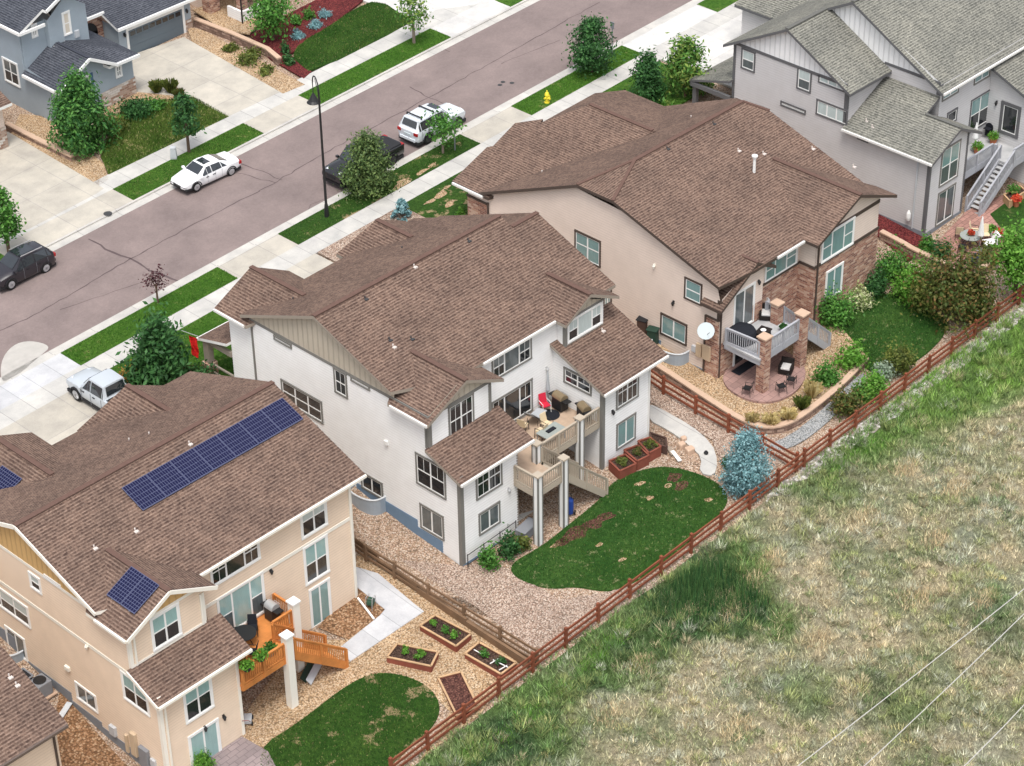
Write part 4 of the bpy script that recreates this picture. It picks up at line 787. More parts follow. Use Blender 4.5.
p=on(ka,0,468); q=on(ka,9,474)
solar('solar_array',ka,q[0]-3.,q[0]+.1,q[1]-1.,q[1]+.65,3,1,'solar panel corner cut off by the left edge of the photo')
T=dict(trim='white trim',top='pale blind',tw=.12)
W(H1,'Y',YM,None,None,2,.5,uv=(-19.9,-18.12,2.68,4.72),**T); W(H1,'Y',YM,(302,548),(329.5,571),2,.5,trim='white trim',top='teal blind',tw=.12); W(H1,'Y',YM,(308,590),(332,617),2,0,trim='white trim',bot='teal glass',tw=.12)
W(H1,'Y',YM,None,None,[.3,.7],.5,trim='white trim',mid=[1],grid=2,uv=(-25.7,-22.55,3.1,4.75),top='dark glass'); W(H1,'Y',YM,None,None,[.3,.72],.5,trim='white trim',mid=[1],top='teal blind',bot='grey glass',uv=(-25.5,-22.5,-.25,2.3),name='door')
W(H1,'Y',YB,None,None,2,.5,trim='white trim',top='teal blind',bot='dark glass',tw=.12,uv=(-30.4,-28.65,2.85,4.84)); W(H1,'Y',YW,(181,688),(214,706),2,.5,trim='white trim',top='teal blind',tw=.12); W(H1,'Y',YW,(187,737),(222,755),2,0,trim='white trim',bot='teal blind',tw=.13,name='door')
W(H1,'X',XL,(28.5,570),(43,595),1,.5,**T); W(H1,'X',XL,(44.5,573),(62,589),1,0,trim='white trim',bot='teal glass'); W(H1,'X',XL,(-16,575),(32,629),3,.5,trim='white trim',top='pale blind',tw=.12); W(H1,'X',XL,(5,624),(29,662),2,0,trim='white trim',bot='grey glass',tw=.12)
W(H1,'X',XL,(75,680),(99,713.5),2,0,trim='white trim',bot='grey glass',tw=.12); W(H1,'X',XL,(120.5,669),(151,717),2,.5,trim='white trim',top='teal blind',tw=.12)
downspout(H1,'Y',YB,-31.4,2.7,4.5,'cream trim'); downspout(H1,'Y',YM,-16.62,-3.,4.7,'cream trim'); downspout(H1,'Y',YW,-31.4,-3.6,1.6,'cream trim'); downspout(H1,'Y',YB,-27.4,2.7,4.5,'cream trim')
for p in ((270,570),): wall_lamp(H1,'Y',YM,p)
for p in ((223,716),(204,727)): wall_lamp(H1,'Y',YW,p)
wall_lamp(H1,'X',XL,(88,645),'cream trim')
def boxes(par,ax,c,lst):
    for nm,tl,br,d,mat in lst:
        a=(atX if ax=='X' else atY)(*tl,c); b=(atX if ax=='X' else atY)(*br,c); m=MB()
        if ax=='X': m.box(c-d,c+.01,min(a[1],b[1]),max(a[1],b[1]),b[2],a[2])
        else: m.box(min(a[0],b[0]),max(a[0],b[0]),c-d,c+.01,b[2],a[2])
        m.build(nm,mat,par,bevel=.01)
boxes(H1,'X',XL,[('utility_box',(111,723),(118,736),.18,'sky plastic'),('utility_box',(126,733),(131,752),.15,'tan paint'),('utility_box',(131.5,730),(140,756),.2,'tan paint'),('meter_box',(141,744),(152,768),.22,'grey metal'),('meter_box',(152,757),(158,772),.15,'sky plastic'),('wall_vent',(66,664),(71,671),.15,'cream trim')])
# ================= tan brick house
H3=empty('house',(17,0,-2.),'tan and red brick house with wide brown clipped gable roof and grey deck','house','houses along the near side of the street')
XL,XR=10.4,24.1; YB,YM,YR=-6.45,-6.2,-7.4; ZB=-2.6
h3r=lambda x,y:7.5-.31*(3.1-y); h3f=lambda x,y:7.5-.45*(y-3.1); h3g=lambda x,y:3.25+.333*(x-10.1); h3g2=lambda x,y:6.25-.333*(x-19.1)
KZ=6.98; yk1=1.45; yk2=4.25
m=MB(); wallpoly(m,'X',XL,[(YB,ZB),(13.6,-.4),(13.6,3.2),(11.9,3.2),(5.,6.55),(-.6,6.25),(YM,4.4),(YB,3.45)]); wallpoly(m,'Y',13.6,[(XL,-.3),(XR,-.3),(XR,3.2),(XL,3.2)])
wallpoly(m,'X',XR,[(YR,ZB),(13.6,-.4),(13.6,3.2),(11.9,3.2),(5.,6.4),(-.6,6.1),(YM,4.3),(YR,4.3)])
wallpoly(m,'Y',YB,[(XL,ZB),(14.3,ZB),(14.3,3.4),(XL,3.4)]); wallpoly(m,'X',14.3,[(YB,ZB),(YM,ZB),(YM,3.9),(YB,3.4)])
wallpoly(m,'Y',YM,[(14.3,ZB),(18.0,ZB),(18.0,4.3),(14.3,4.3)]); wallpoly(m,'X',18.0,[(YR,ZB),(YM,ZB),(YM,4.35),(YR,4.35)]); wallpoly(m,'Y',YR,[(18.0,ZB),(XR,ZB),(XR,4.4),(18.0,4.4)])
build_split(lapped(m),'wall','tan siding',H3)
m=MB(); wallpoly(m,'Y',YM-.05,[(14.32,ZB),(18.,ZB),(18.,2.4),(14.32,2.4)]); wallpoly(m,'X',17.95,[(YR-.05,ZB),(YM-.05,ZB),(YM-.05,2.5),(YR-.05,2.5)]); wallpoly(m,'Y',YR-.05,[(17.95,ZB),(XR+.05,ZB),(XR+.05,2.55),(17.95,2.55)])
wallpoly(m,'Y',YB-.05,[(XL-.05,ZB),(14.3,ZB),(14.3,.4),(XL-.05,.4)]); wallpoly(m,'X',XL-.05,[(YB-.05,ZB),(-5.5,ZB),(-5.5,2.0),(YB-.05,2.0)]); wallpoly(m,'X',XL-.05,[(11.9,-.3),(13.65,-.3),(13.65,2.45),(11.9,2.6)]); wallpoly(m,'Y',YB-.05,[(13.4,.4),(14.3,.4),(14.3,1.7),(13.4,1.7)])
build_split(m,'stone_veneer','red stone',H3)
m=MB(); wallpoly(m,'Y',YR-.028,[(18.05,4.41),(24.1,4.41),(24.1,4.85),(21.5,5.88),(18.05,4.45)]); wallpoly(m,'Y',YB-.028,[(10.6,3.41),(14.28,3.41),(14.28,4.),(13.3,4.5),(10.6,3.42)]); build_split(m,'gable_panel','tan siding',H3) # gable_fill
m=MB(); m.box(17.93,XR+.08,YR-.1,YR-.04,2.5,2.68); m.box(14.3,18.0,YM-.1,YM-.04,2.36,2.5); m.box(17.9,17.96,YR-.08,YM-.1,2.44,2.6); m.box(18.,XR,YR-.06,YR-.003,4.36,4.6)
m.box(XL-.1,XL-.04,11.9,13.7,2.5,2.64); m.box(XL-.1,XL-.04,11.8,11.92,-.2,2.7); m.box(XL-.1,XL-.04,-5.56,-5.44,-1.9,2.05); m.box(XL-.1,XL-.04,YB,-5.5,1.98,2.1); corner(m,XL,YB,2.,3.4,.14); build_split(m,'trim','brown trim',H3)
m=MB(); m.box(XL-.04,XL+.05,-5.5,-2.2,-2.6,-1.75); m.box(XL-.04,XL+.05,-2.2,2.,-2.6,-1.2); build_split(m,'foundation','foundation blue',H3)
R=Roof(); XO=10.08; XG=24.75
R.plane(h3r,[(XO,yk1),(XO,-6.6),(13.,-6.85),(XG-.2,-6.85),(XG,-6.85),(XG,1.6),(23.9,3.1),(13.9,3.1)])
R.plane(h3f,[(XO,yk2),(13.9,3.1),(23.9,3.1),(XG,4.2),(XG,12.4),(XO,12.4)])
jk=lambda x,y:6.98+.52*(x-10.08)*.25
R.m.prism([(XO,yk1,h3r(0,yk1)),(XO,yk2,h3f(0,yk2)),(13.9,3.1,7.5)],(0,0,-.2),0,1); R.m.prism([(XG,1.6,h3r(0,1.6)),(XG,4.2,h3f(0,4.2)),(23.9,3.1,7.5)],(0,0,-.2),0,1)
qs=[on(h3g,*p) for p in ((457,179),(487,147),(493,146),(515,123),(543,119))]
R.plane(h3g,[(10.1,11.6)]+[(10.1,14.7)]+[tuple(q[:2]) for q in qs[1:]]+[(16.4,13.1),(19.1,11.35),(19.1,6.0),(14.0,9.)])
R.plane(h3g2,[(19.1,11.35),(21.6,13.2),(XG,13.4),(XG,9.),(19.1,6.0)]); R.m.prism([(19.1,11.35,6.25),(16.4,13.1,h3g(16.4,0)),(21.6,13.2,h3g2(21.6,0))],(0,0,-.2),0,1)
ba=lambda x,y:4.75-.55*(13.3-x); bb=lambda x,y:4.75-.55*(x-13.3)
R.plane(ba,[(13.3,-6.8),(10.05,-6.85),(10.05,-5.3),(12.9,-5.3),(13.3,-5.1)]); R.plane(bb,[(13.3,-6.8),(15.0,-6.85),(15.,-6.4),(13.3,-5.2)])
ra=lambda x,y:6.12-.42*(21.5-x); rb=lambda x,y:6.12-.42*(x-21.5)
R.plane(ra,[(21.5,-7.85),(17.5,-7.9),(17.5,-6.3),(21.5,-.9)]); R.plane(rb,[(21.5,-7.85),(25.2,-7.9),(25.2,-6.3),(21.5,-.9)])
R.ridge((13.9,3.1,7.5),(23.9,3.1,7.5)); R.ridge((13.9,3.1,7.5),(XO,yk2,h3f(0,yk2)),.2); R.ridge((13.9,3.1,7.5),(XO,yk1,h3r(0,yk1)),.2); R.ridge((23.9,3.1,7.5),(XG,1.6,h3r(0,1.6)),.2); R.ridge((19.1,11.35,6.25),(19.1,6.2,6.25)); R.ridge((21.5,-7.85,6.12),(21.5,-1.3,6.12)); R.ridge((13.3,-6.8,4.75),(13.3,-5.3,4.75),.2)
R.gutter((15.0,-6.9,h3r(0,-6.9)),(17.5,-6.9,h3r(0,-6.9))); 
R.g.bar((10.02,12.0,3.15),(10.02,14.6,3.15),.12,.14)
roof3=R.build(H3,'brown shingle','brown ridge','brown trim','gutter white')
vents(roof3,h3r,[(738,150),(763,153),(812,148),(853,166)]); vents(roof3,h3f,[(691,117),(542,172)]); vents(roof3,h3r,[(713,123),(667,148)],'d')
q=on(h3r,754,172); m=MB(); m.tube(q-(0,0,.1),q+(0,0,1.05),.09,.09,8); m.lathe([(.17,1.0),(.19,1.12),(.05,1.2)],q,10); m.build('flue_pipe','white trim',roof3)
D=dict(trim='brown trim',top='teal glass',bot='teal glass'); E_=dict(trim='white trim',top='teal glass',bot='teal glass')
W(H3,'X',XL,(575,229),(601,268),2,.55,**D); W(H3,'X',XL,(685,276),(702,306),1,.5,**D); W(H3,'X',XL,(661,312),(687,346),2,0,**D); W(H3,'X',XL,(604,281),(612,312),2,.5,**D)
W(H3,'Y',YB,(734,294),(753,321),2,0,trim='white trim',bot='grey glass',name='door'); 
W(H3,'Y',YM,None,None,[.3,.68],.5,mid=[1],uv=(14.75,17.8,2.42,3.95),**E_); W(H3,'Y',YR-.05,None,None,[.3,.7],.5,mid=[1],uv=(18.45,21.6,2.6,4.5),**E_); W(H3,'Y',YR-.05,(826,272),(841,291),2,0,trim='white trim',bot='teal glass')
W(H3,'Y',YB-.05,None,None,2,0,trim='white trim',bot='dark glass',uv=(11.75,13.7,-2.0,-.05),name='door')
downspout(H3,'Y',YB,10.5,-2.2,3.3,'brown trim'); downspout(H3,'Y',YR-.05,18.15,-2.,4.2,'brown trim')
wall_lamp(H3,'Y',YB,(758,281)); wall_lamp(H3,'Y',YM-.05,(767,299),'steel'); wall_lamp(H3,'X',XL,(655,265),'cream trim'); wall_lamp(H3,'X',XL,(674,302),'black metal')
boxes(H3,'X',XL,[('utility_box',(693,344),(697,352),.15,'sky plastic'),('utility_box',(697.5,342),(702,357),.16,'tan paint'),('utility_box',(704,343),(711,361),.16,'tan paint')])
# ================= grey house
H4=empty('house',(38,1,-1.4),'grey lap sided house with grey shingle roof and white gables','house','houses along the near side of the street')
XL=30.76; YRW=-6.42; YF4=9.15; Y1=.14; YM=-4.07; X2=34.75; ZB=-2.2; XE=52.
g4f=lambda x,y:10.6-.545*(y-2.8); g4r=lambda x,y:9.5-.545*(4.83-y); g4m=lambda x,y:10.6-.545*(2.8-y); g4w=lambda x,y:4.1+.48*(x-30.45); g4w2=lambda x,y:5.47-.5*(x-33.3)
m=MB(); wallpoly(m,'X',XL,[(YRW,ZB),(YF4,-.3),(YF4,6.95),(Y1,6.95),(Y1,4.2),(YRW,4.15)]); wallpoly(m,'Y',YF4,[(XL,-.3),(XE,-.3),(XE,6.9),(XL,6.9)])
wallpoly(m,'Y',Y1,[(XL,4.1),(X2,4.1),(X2,6.9),(XL,6.9)]); wallpoly(m,'X',X2,[(YM,4.),(4.,4.),(4.,7.),(YM,6.9)])
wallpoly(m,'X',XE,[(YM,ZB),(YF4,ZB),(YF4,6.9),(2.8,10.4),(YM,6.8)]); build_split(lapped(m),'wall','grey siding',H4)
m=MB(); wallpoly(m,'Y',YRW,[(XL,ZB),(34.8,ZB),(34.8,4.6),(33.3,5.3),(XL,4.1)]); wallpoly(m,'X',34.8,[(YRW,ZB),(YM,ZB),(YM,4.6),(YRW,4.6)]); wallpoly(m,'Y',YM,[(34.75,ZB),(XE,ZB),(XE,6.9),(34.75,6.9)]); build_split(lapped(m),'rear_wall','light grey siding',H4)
m=MB(); wallpoly(m,'X',XL-.03,[(YF4,7.),(Y1,7.),(4.83,9.4)]); wallpoly(m,'X',X2-.03,[(YM,7.05),(4.6,7.05),(4.6,9.5),(2.8,10.4)]); build_split(m,'gable_panel','white batten',H4)
m=MB(); m.box(XL-.06,XL-.003,Y1,YF4,6.85,7.05); m.box(X2-.06,X2-.003,YM,.2,6.98,7.15); corner(m,XL,YRW,ZB,4.1,.16); corner(m,XL,Y1,4.2,6.85,.18); corner(m,XL-.0,YF4-.01,-.2,6.9,.16); corner(m,34.8,YRW,ZB,4.5,.14,0,-1); corner(m,X2,YM,6.2,6.95,.25); build_split(m,'trim','charcoal trim',H4)
m=MB(); m.box(XL-.045,XL+.03,YRW-.045,2.,ZB,-1.05); m.box(XL,34.8,YRW-.044,YRW-.003,ZB,-1.2); build_split(m,'foundation','foundation grey',H4)
R=Roof(); XO=30.35
R.plane(g4r,[(XO,4.83),(XO,-.35),(X2,-.35),(X2,4.83)]); R.plane(g4f,[(XO,4.83),(X2-.4,4.83),(X2-.4,2.8),(XE,2.8),(XE,9.9),(XO,9.9)]); R.plane(g4m,[(X2-.4,2.8),(X2-.4,-4.5),(XE,-4.5),(XE,2.8)])
R.plane(g4w,[(30.4,-6.8),(33.3,-6.8),(33.3,-4.1),(X2,-4.1),(X2,Y1),(30.4,Y1)]); R.plane(g4w2,[(33.3,-6.8),(35.7,-6.85),(35.7,-4.07),(33.3,-4.07)])
R.ridge((XO,4.83,9.5),(X2-.4,4.83,9.5)); R.ridge((X2-.4,2.8,10.6),(XE,2.8,10.6)); R.ridge((33.3,-6.8,5.47),(33.3,-4.1,5.47),.2)
R.gutter((X2-.3,-4.55,g4m(0,-4.55)),(XE,-4.55,g4m(0,-4.55))); R.g.bar((30.34,-6.8,4.03),(30.34,.1,4.03),.12,.14)
# garage wing and porch at the front
gga=lambda x,y:7.2-.5*abs(x-43.5)
R.plane(lambda x,y:7.2-.45*(43.5-x),[(43.5,15.5),(38.5,15.5),(38.5,8.),(43.5,6.)]); R.plane(lambda x,y:7.2-.45*(x-43.5),[(43.5,15.5),(48.5,15.5),(48.5,8.),(43.5,6.)])
pz=lambda x,y:4.35-.3*(y-9.15); R.plane(pz,[(30.3,9.2),(30.3,12.6),(36.,12.6),(36.,9.2)],.16)
roof4=R.build(H4,'grey shingle','grey ridge','charcoal trim','gutter white'); vents(roof4,g4w,[(872,126),(866,120)])
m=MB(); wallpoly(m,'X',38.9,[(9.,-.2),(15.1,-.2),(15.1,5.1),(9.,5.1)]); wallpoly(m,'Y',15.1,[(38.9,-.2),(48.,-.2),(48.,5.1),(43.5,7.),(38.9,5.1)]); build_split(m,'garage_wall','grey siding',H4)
m=MB(); m.box(30.45,30.75,12.1,12.4,1.3,3.3); build_split(m,'porch_post','charcoal trim',H4)
m=MB(); m.box(30.3,30.5,9.2,12.5,2.9,3.2); m.build('porch_beam','charcoal trim',H4)
m=MB(); m.box(31.,34.,9.3,12.,.9,1.15); m.build('porch_step','walk concrete',H4)
G=dict(trim='charcoal trim',top='pale blind',bot='grey glass'); G2=dict(trim='charcoal trim',top='pale blind',bot='pale blind')
W(H4,'X',XL,(742,47),(755,73),1,.5,**G); W(H4,'X',XL,(798,66),(811,93.5),1,.5,**G); W(H4,'X',XL,(819,73),(847,93),3,0,**G2); W(H4,'X',XL,(817,98),(847,126),3,0,**G2); W(H4,'X',XL,(781,100),(806,115),2,0,**G2); W(H4,'X',XL,(858,132),(868.5,143),2,0,trim='charcoal trim')
W(H4,'Y',Y1,None,None,3,0,uv=(31.25,33.4,6.2,6.8),tw=.08,**G2); GG=dict(trim='grey trim',top='teal glass',bot='grey glass')
W(H4,'Y',YRW,(942,150),(957,176),2,.5,**GG); W(H4,'Y',YRW,(938,193),(952,216),2,0,trim='grey trim',bot='grey glass'); W(H4,'Y',YM,(943,86),(958,92),2,0,trim='grey trim',bot='teal glass'); W(H4,'Y',YM,(975,69),(989,76),2,0,trim='grey trim',bot='teal glass'); W(H4,'Y',YM,(971,100),(987,122),2,.5,trim='charcoal trim',top='teal glass',bot='dark glass'); W(H4,'Y',YM,(947,113),(956,120),1,0,trim='charcoal trim')
# right rear block with the door
XRB=40.5; fr4=lambda x,y:6.3+.42*(y+4.07)
m=MB(); wallpoly(m,'X',XRB,[(-9.2,ZB),(YM,ZB),(YM,6.2),(-9.2,4.05)]); wallpoly(m,'Y',-9.2,[(XRB,ZB),(48.,ZB),(48.,4.05),(XRB,4.05)]); build_split(lapped(m),'wing_wall','light grey siding',H4)
rr=Roof(); rr.plane(fr4,[(40.15,-9.6),(48.5,-9.6),(48.5,YM+.005),(40.15,YM+.005)]); o=rr.build(H4,'grey shingle','grey ridge','charcoal trim','gutter white'); o.name='wing_roof'
W(H4,'X',XRB,(1002,100),(1018,139),1,0,trim='charcoal trim',bot='dark glass',tw=.22,name='door'); wall_lamp(H4,'X',XRB,(997,102))
m=MB(); q=atX(918,168,XL); 
m.tube((XL-.07,q[1],-1.1),(XL-.07,q[1],4.0),.05,.05,8); m.build('downspout','sky plastic',H4)
m=MB(); q=atX(910,215,XL); m.lathe([(.12,-.3),(.16,-.1),(.14,.2),(.05,.4)],(XL-.17,q[1],q[2]),10); m.build('vent_hood','white trim',H4)
# ================= blue house across the street
H0=empty('house',(6,47,.4),'blue stucco house with slate roof and grey garage door across the street','house','houses on the far side of the street')
XL=1.3; YW=42.9; YU=46.46; YG=47.5; BZ=-.1
m=MB(); wallpoly(m,'X',XL,[(YW,BZ),(56.,BZ),(56.,6.3),(YU,6.3),(YU,3.6),(YW,3.2)]); wallpoly(m,'Y',YW,[(XL,BZ),(7.5,BZ),(7.5,3.45),(5.2,3.6),(3.6,4.6),(XL,3.2)]); wallpoly(m,'X',7.5,[(YW,BZ),(50.,BZ),(50.,3.4),(YW,3.4)])
wallpoly(m,'Y',YU,[(XL,3.),(3.3,3.),(3.3,6.4),(XL,6.4)]); wallpoly(m,'X',3.25,[(46.05,3.5),(47.,3.5),(47.,6.5),(46.05,6.5)]); wallpoly(m,'Y',46.05,[(3.25,3.5),(6.45,3.5),(6.45,6.6),(4.85,7.7),(3.25,6.5)]); wallpoly(m,'X',6.45,[(46.05,3.),(56.,3.),(56.,6.5),(46.05,6.5)])
wallpoly(m,'Y',YG,[(9.9,BZ),(16.4,BZ),(16.4,3.1),(9.9,3.1)]); wallpoly(m,'X',16.4,[(YG,BZ),(55.,BZ),(55.,3.1),(YG,3.1)]); wallpoly(m,'X',9.9,[(YG,BZ),(55.,BZ),(55.,3.1),(YG,3.1)]); build_split(m,'wall','blue stucco',H0)
m=MB(); wallpoly(m,'Y',YW-.05,[(4.6,BZ),(7.55,BZ),(7.55,1.75),(5.3,1.65),(5.3,1.65),(4.6,1.6)]); wallpoly(m,'X',7.55,[(YW-.05,BZ),(44.5,BZ),(44.5,1.75),(YW-.05,1.75)]); wallpoly(m,'Y',YG-.05,[(15.65,BZ),(16.45,BZ),(16.45,1.55),(15.65,1.55)]); wallpoly(m,'X',XL-.05,[(YW-.05,BZ),(43.6,BZ),(43.6,1.6),(YW-.05,1.6)]); build_split(m,'stone_veneer','pale stone',H0)
m=MB(); wallpoly(m,'Y',49.2,[(7.55,BZ),(9.9,BZ),(9.9,3.9),(7.55,3.9)]); m.build('entry_wall','red stone',H0)
q0=atY(91,33,49.15); q1=atY(107,14,49.15); m=MB(); m.box(7.9,9.35,49.1,49.25,.1,2.6); m.lathe([(.725,0),(.725,.12)],(8.62,49.1,2.6),20,0,'y'); m.build('entry_arch','black plastic',H0)
R=Roof(); zz=lambda x,y:3.2+.56*(x-1.); zr=lambda x,y:4.72-.56*(x-3.72); zf=lambda x,y:3.5+.32*(y-42.5); ze=lambda x,y:3.5+.32*(7.85-x)
R.plane(zz,[(.95,42.45),(.95,46.5),(3.2,46.6),(3.72,46.),(3.72,42.45)]); R.plane(zr,[(3.72,42.45),(5.9,42.4),(5.9,42.6),(3.72,46.)])
R.plane(zf,[(5.3,42.5),(7.85,42.5),(4.4,45.95),(3.4,45.95)]); R.plane(ze,[(7.85,42.5),(7.85,49.),(4.4,49.),(4.4,45.95)])
zu=lambda x,y:6.35+.5*(x-.9)
R.plane(zu,[(.9,46.05),(.9,57.),(4.85,57.),(4.85,45.65),(3.,45.65),(3.,46.05)]); R.plane(lambda x,y:zu(4.85,0)-.5*(x-4.85),[(4.85,45.65),(6.9,45.65),(6.9,57.),(4.85,57.)])
zg=lambda x,y:3.2+.4*(y-47.1); R.plane(zg,[(9.6,47.1),(16.7,47.1),(16.7,55.),(9.6,55.)]); ze2=lambda x,y:3.95+.4*(y-48.8); R.plane(ze2,[(6.3,48.8),(9.8,48.8),(9.8,55.),(6.3,55.)])
for a,b in (((.93,42.45,3.12),(.93,46.4,3.12)),((.9,46.02,6.28),(.9,56.,6.28)),((.9,46.02,6.28),(3.,46.02,6.28)),((9.6,47.06,3.12),(16.7,47.06,3.12)),((5.8,42.46,3.42),(7.85,42.46,3.42)),((6.3,48.76,3.88),(9.8,48.76,3.88))): R.g.bar(a,b,.14,.2)
R.g.bar((.95,42.4,3.1),(3.72,42.4,4.65),.1,.2); R.g.bar((3.72,42.4,4.65),(5.95,42.36,3.42),.1,.2); R.g.bar((3.,45.62,7.35),(4.85,45.62,8.25),.1,.2); R.g.bar((4.85,45.62,8.25),(6.9,45.62,7.2),.1,.2); R.ridge((3.72,42.45,4.72),(3.72,45.9,4.72),.2)
R.build(H0,'slate blue shingle','slate ridge','white trim','white trim')
HH=dict(trim='white trim',top='grey glass',bot='dark glass')
W(H0,'X',XL,(2,56),(21,88),2,.5,trim='white trim',top='grey glass'); W(H0,'Y',YU,(30,25),(38,36),2,.5,**HH); W(H0,'Y',46.05,(61,13),(72,33),1,.5,trim='white trim',top='pale stucco',bot='pale stucco'); W(H0,'Y',YW,None,None,2,.5,uv=(6.0,6.55,2.2,3.15),**HH); W(H0,'Y',YW,None,None,2,.5,uv=(2.9,3.85,1.7,3.35),**HH)
boxes(H0,'Y',YW,[('shutter',(90.,73),(95.5,98),.05,'shutter blue')]); boxes(H0,'Y',46.05,[('utility_box',(74,31),(79,36),.12,'sky plastic')])
m=MB(); m.box(10.75,15.6,YG-.03,YG+.04,.05,2.55)
for i in range(1,4): m.box(10.77,15.58,YG-.045,YG-.028,.05+i*.62,.07+i*.62)
g=m.build('garage_door','garage slate',H0); m=MB()
for i in range(8): m.box(10.9+i*.585,11.35+i*.585,YG-.05,YG-.02,2.1,2.42)
m.build('pane','dark glass',g); m=MB(); m.box(10.55,10.74,YG-.06,YG,.02,2.75); m.box(15.61,15.8,YG-.06,YG,.02,2.75); m.box(10.741,15.609,YG-.06,YG,2.56,2.75); m.build('frame','white trim',g)
for p in ((124,34),(186,10)): wall_lamp(H0,'Y',YG,p)
downspout(H0,'X',XL,46.6,3.4,6.2,'blue stucco')
# ================= neighbours cut off by the frame
H5=empty('house',(-44,0,-4),'tan stucco house corner with brown roof in the bottom left corner','house','houses along the near side of the street')
X5=-37.1; y5=-7.4; f5=lambda x,y:3.9+.38*(y+7.9)
m=MB(); wallpoly(m,'X',X5,[(y5,-5.2),(8,-5.2),(8,4),(.5,7.),(y5,4.)]); wallpoly(m,'Y',y5,[(-52,-5.2),(X5,-5.2),(X5,4.),(-52,4.)]); wallpoly(m,'Y',8,[(-52,-5.2),(X5,-5.2),(X5,4.),(-52,4.)]); wallpoly(m,'X',-52.,[(y5,-5.2),(8,-5.2),(8,4),(.5,7.),(y5,4.)]); build_split(m,'wall','cream siding',H5)
R=Roof(); R.plane(f5,[(-52.5,-7.9),(-36.75,-7.9),(-36.6,.5),(-52.5,.5)]); R.plane(lambda x,y:f5(0,.5)-.38*(y-.5),[(-52.5,.5),(-36.6,.5),(-36.6,8.6),(-52.5,8.6)]); R.gutter((-52.5,-7.94,3.9),(-36.8,-7.94,3.9)); R.ridge((-52.5,.5,f5(0,.5)),(-36.6,.5,f5(0,.5)))
ro=R.build(H5,'brown shingle','brown ridge','taupe trim','gutter brown'); vents(ro,f5,[(9,676),(16,684)]); downspout(H5,'Y',y5,-37.3,-4.5,3.7,'brown trim')
H6=empty('house',(22,49,1),'stone fronted house with white porch walls at the top edge of the photo','house','houses on the far side of the street')
m=MB(); q=gat(243,27); a=gat(229,20); b=gat(263,19)
X6,Y6=q[0],q[1]
m.prism([(X6,Y6,q[2]-.2),(X6-.0,a[1],q[2]-.2),(X6+.2,a[1],q[2]-.2),(X6+.2,Y6,q[2]-.2)],(0,0,1.35)); m.prism([(X6+.205,Y6,q[2]-.2),(b[0],Y6,q[2]-.2),(b[0],Y6+.2,q[2]-.2),(X6+.205,Y6+.2,q[2]-.2)],(0,0,1.35)); m.build('porch_wall','white siding',H6)
m=MB()
for x,y,w in ((X6+.3,Y6+.35,.55),(X6-.6,Y6+2.8,.9),(X6+3.4,Y6+2.,.7)): m.box(x,x+w,y,y+w,q[2]-.2,q[2]+3.2)
m.box(X6-3.4,X6-.7,Y6+6,Y6+6.3,q[2]-.2,q[2]+3.); build_split(m,'stone_pillar','red stone',H6)
m=MB(); wallpoly(m,'Y',Y6+4.5,[(X6,.6),(X6+12,.6),(X6+12,5.),(X6,5.)]); wallpoly(m,'X',X6,[(Y6+4.5,.6),(Y6+12,.6),(Y6+12,5.),(Y6+4.5,5.)]); build_split(m,'wall','tan siding',H6)
R=Roof(); ff=lambda x,y:4.4+.3*(y-Y6); R.plane(ff,[(X6-.6,Y6+.9),(X6+12,Y6+.9),(X6+12,Y6+12),(X6-.6,Y6+12)]); R.build(H6,'brown shingle','brown ridge','white trim','white trim')
m=MB(); m.tube((X6-.06,Y6-.06,q[2]-.1),(X6-.06,Y6-.06,q[2]+3.3),.06,.06,8); m.build('downspout','black metal',H6)
H7=empty('house',(-5,45,.2),'pale stone cornered house at the left edge beside the wide driveway','house','houses on the far side of the street')
q=gat(8,148); m=MB(); wallpoly(m,'X',q[0],[(q[1],-.2),(q[1]+4,-.2),(q[1]+4,3.4),(q[1],3.4)]); wallpoly(m,'Y',q[1],[(q[0]-9,-.2),(q[0],-.2),(q[0],3.4),(q[0]-9,3.4)]); wallpoly(m,'Y',q[1]+9,[(q[0]-9,-.2),(q[0],-.2),(q[0],3.4),(q[0]-9,3.4)]); wallpoly(m,'X',q[0]-9,[(q[1],-.2),(q[1]+9,-.2),(q[1]+9,3.4),(q[1],3.4)]); build_split(m,'wall','tan siding',H7)
m=MB(); wallpoly(m,'Y',q[1]-.05,[(q[0]-9,-.2),(q[0]+.05,-.2),(q[0]+.05,1.7),(q[0]-9,1.7)]); wallpoly(m,'X',q[0]+.05,[(q[1]-.05,-.2),(q[1]+1.2,-.2),(q[1]+1.2,1.7),(q[1]-.05,1.7)]); build_split(m,'stone_veneer','pale stone',H7)
R=Roof(); f7=lambda x,y:3.4+.4*(y-q[1]+.5); R.plane(f7,[(q[0]-9.5,q[1]-.5),(q[0]+.5,q[1]-.5),(q[0]+.5,q[1]+4),(q[0]-9.5,q[1]+4)]); R.plane(lambda x,y:5.2-.4*(y-q[1]-4),[(q[0]-9.5,q[1]+4),(q[0]+.5,q[1]+4),(q[0]+.5,q[1]+9),(q[0]-9.5,q[1]+9)]); R.build(H7,'brown shingle','brown ridge','white trim','white trim')
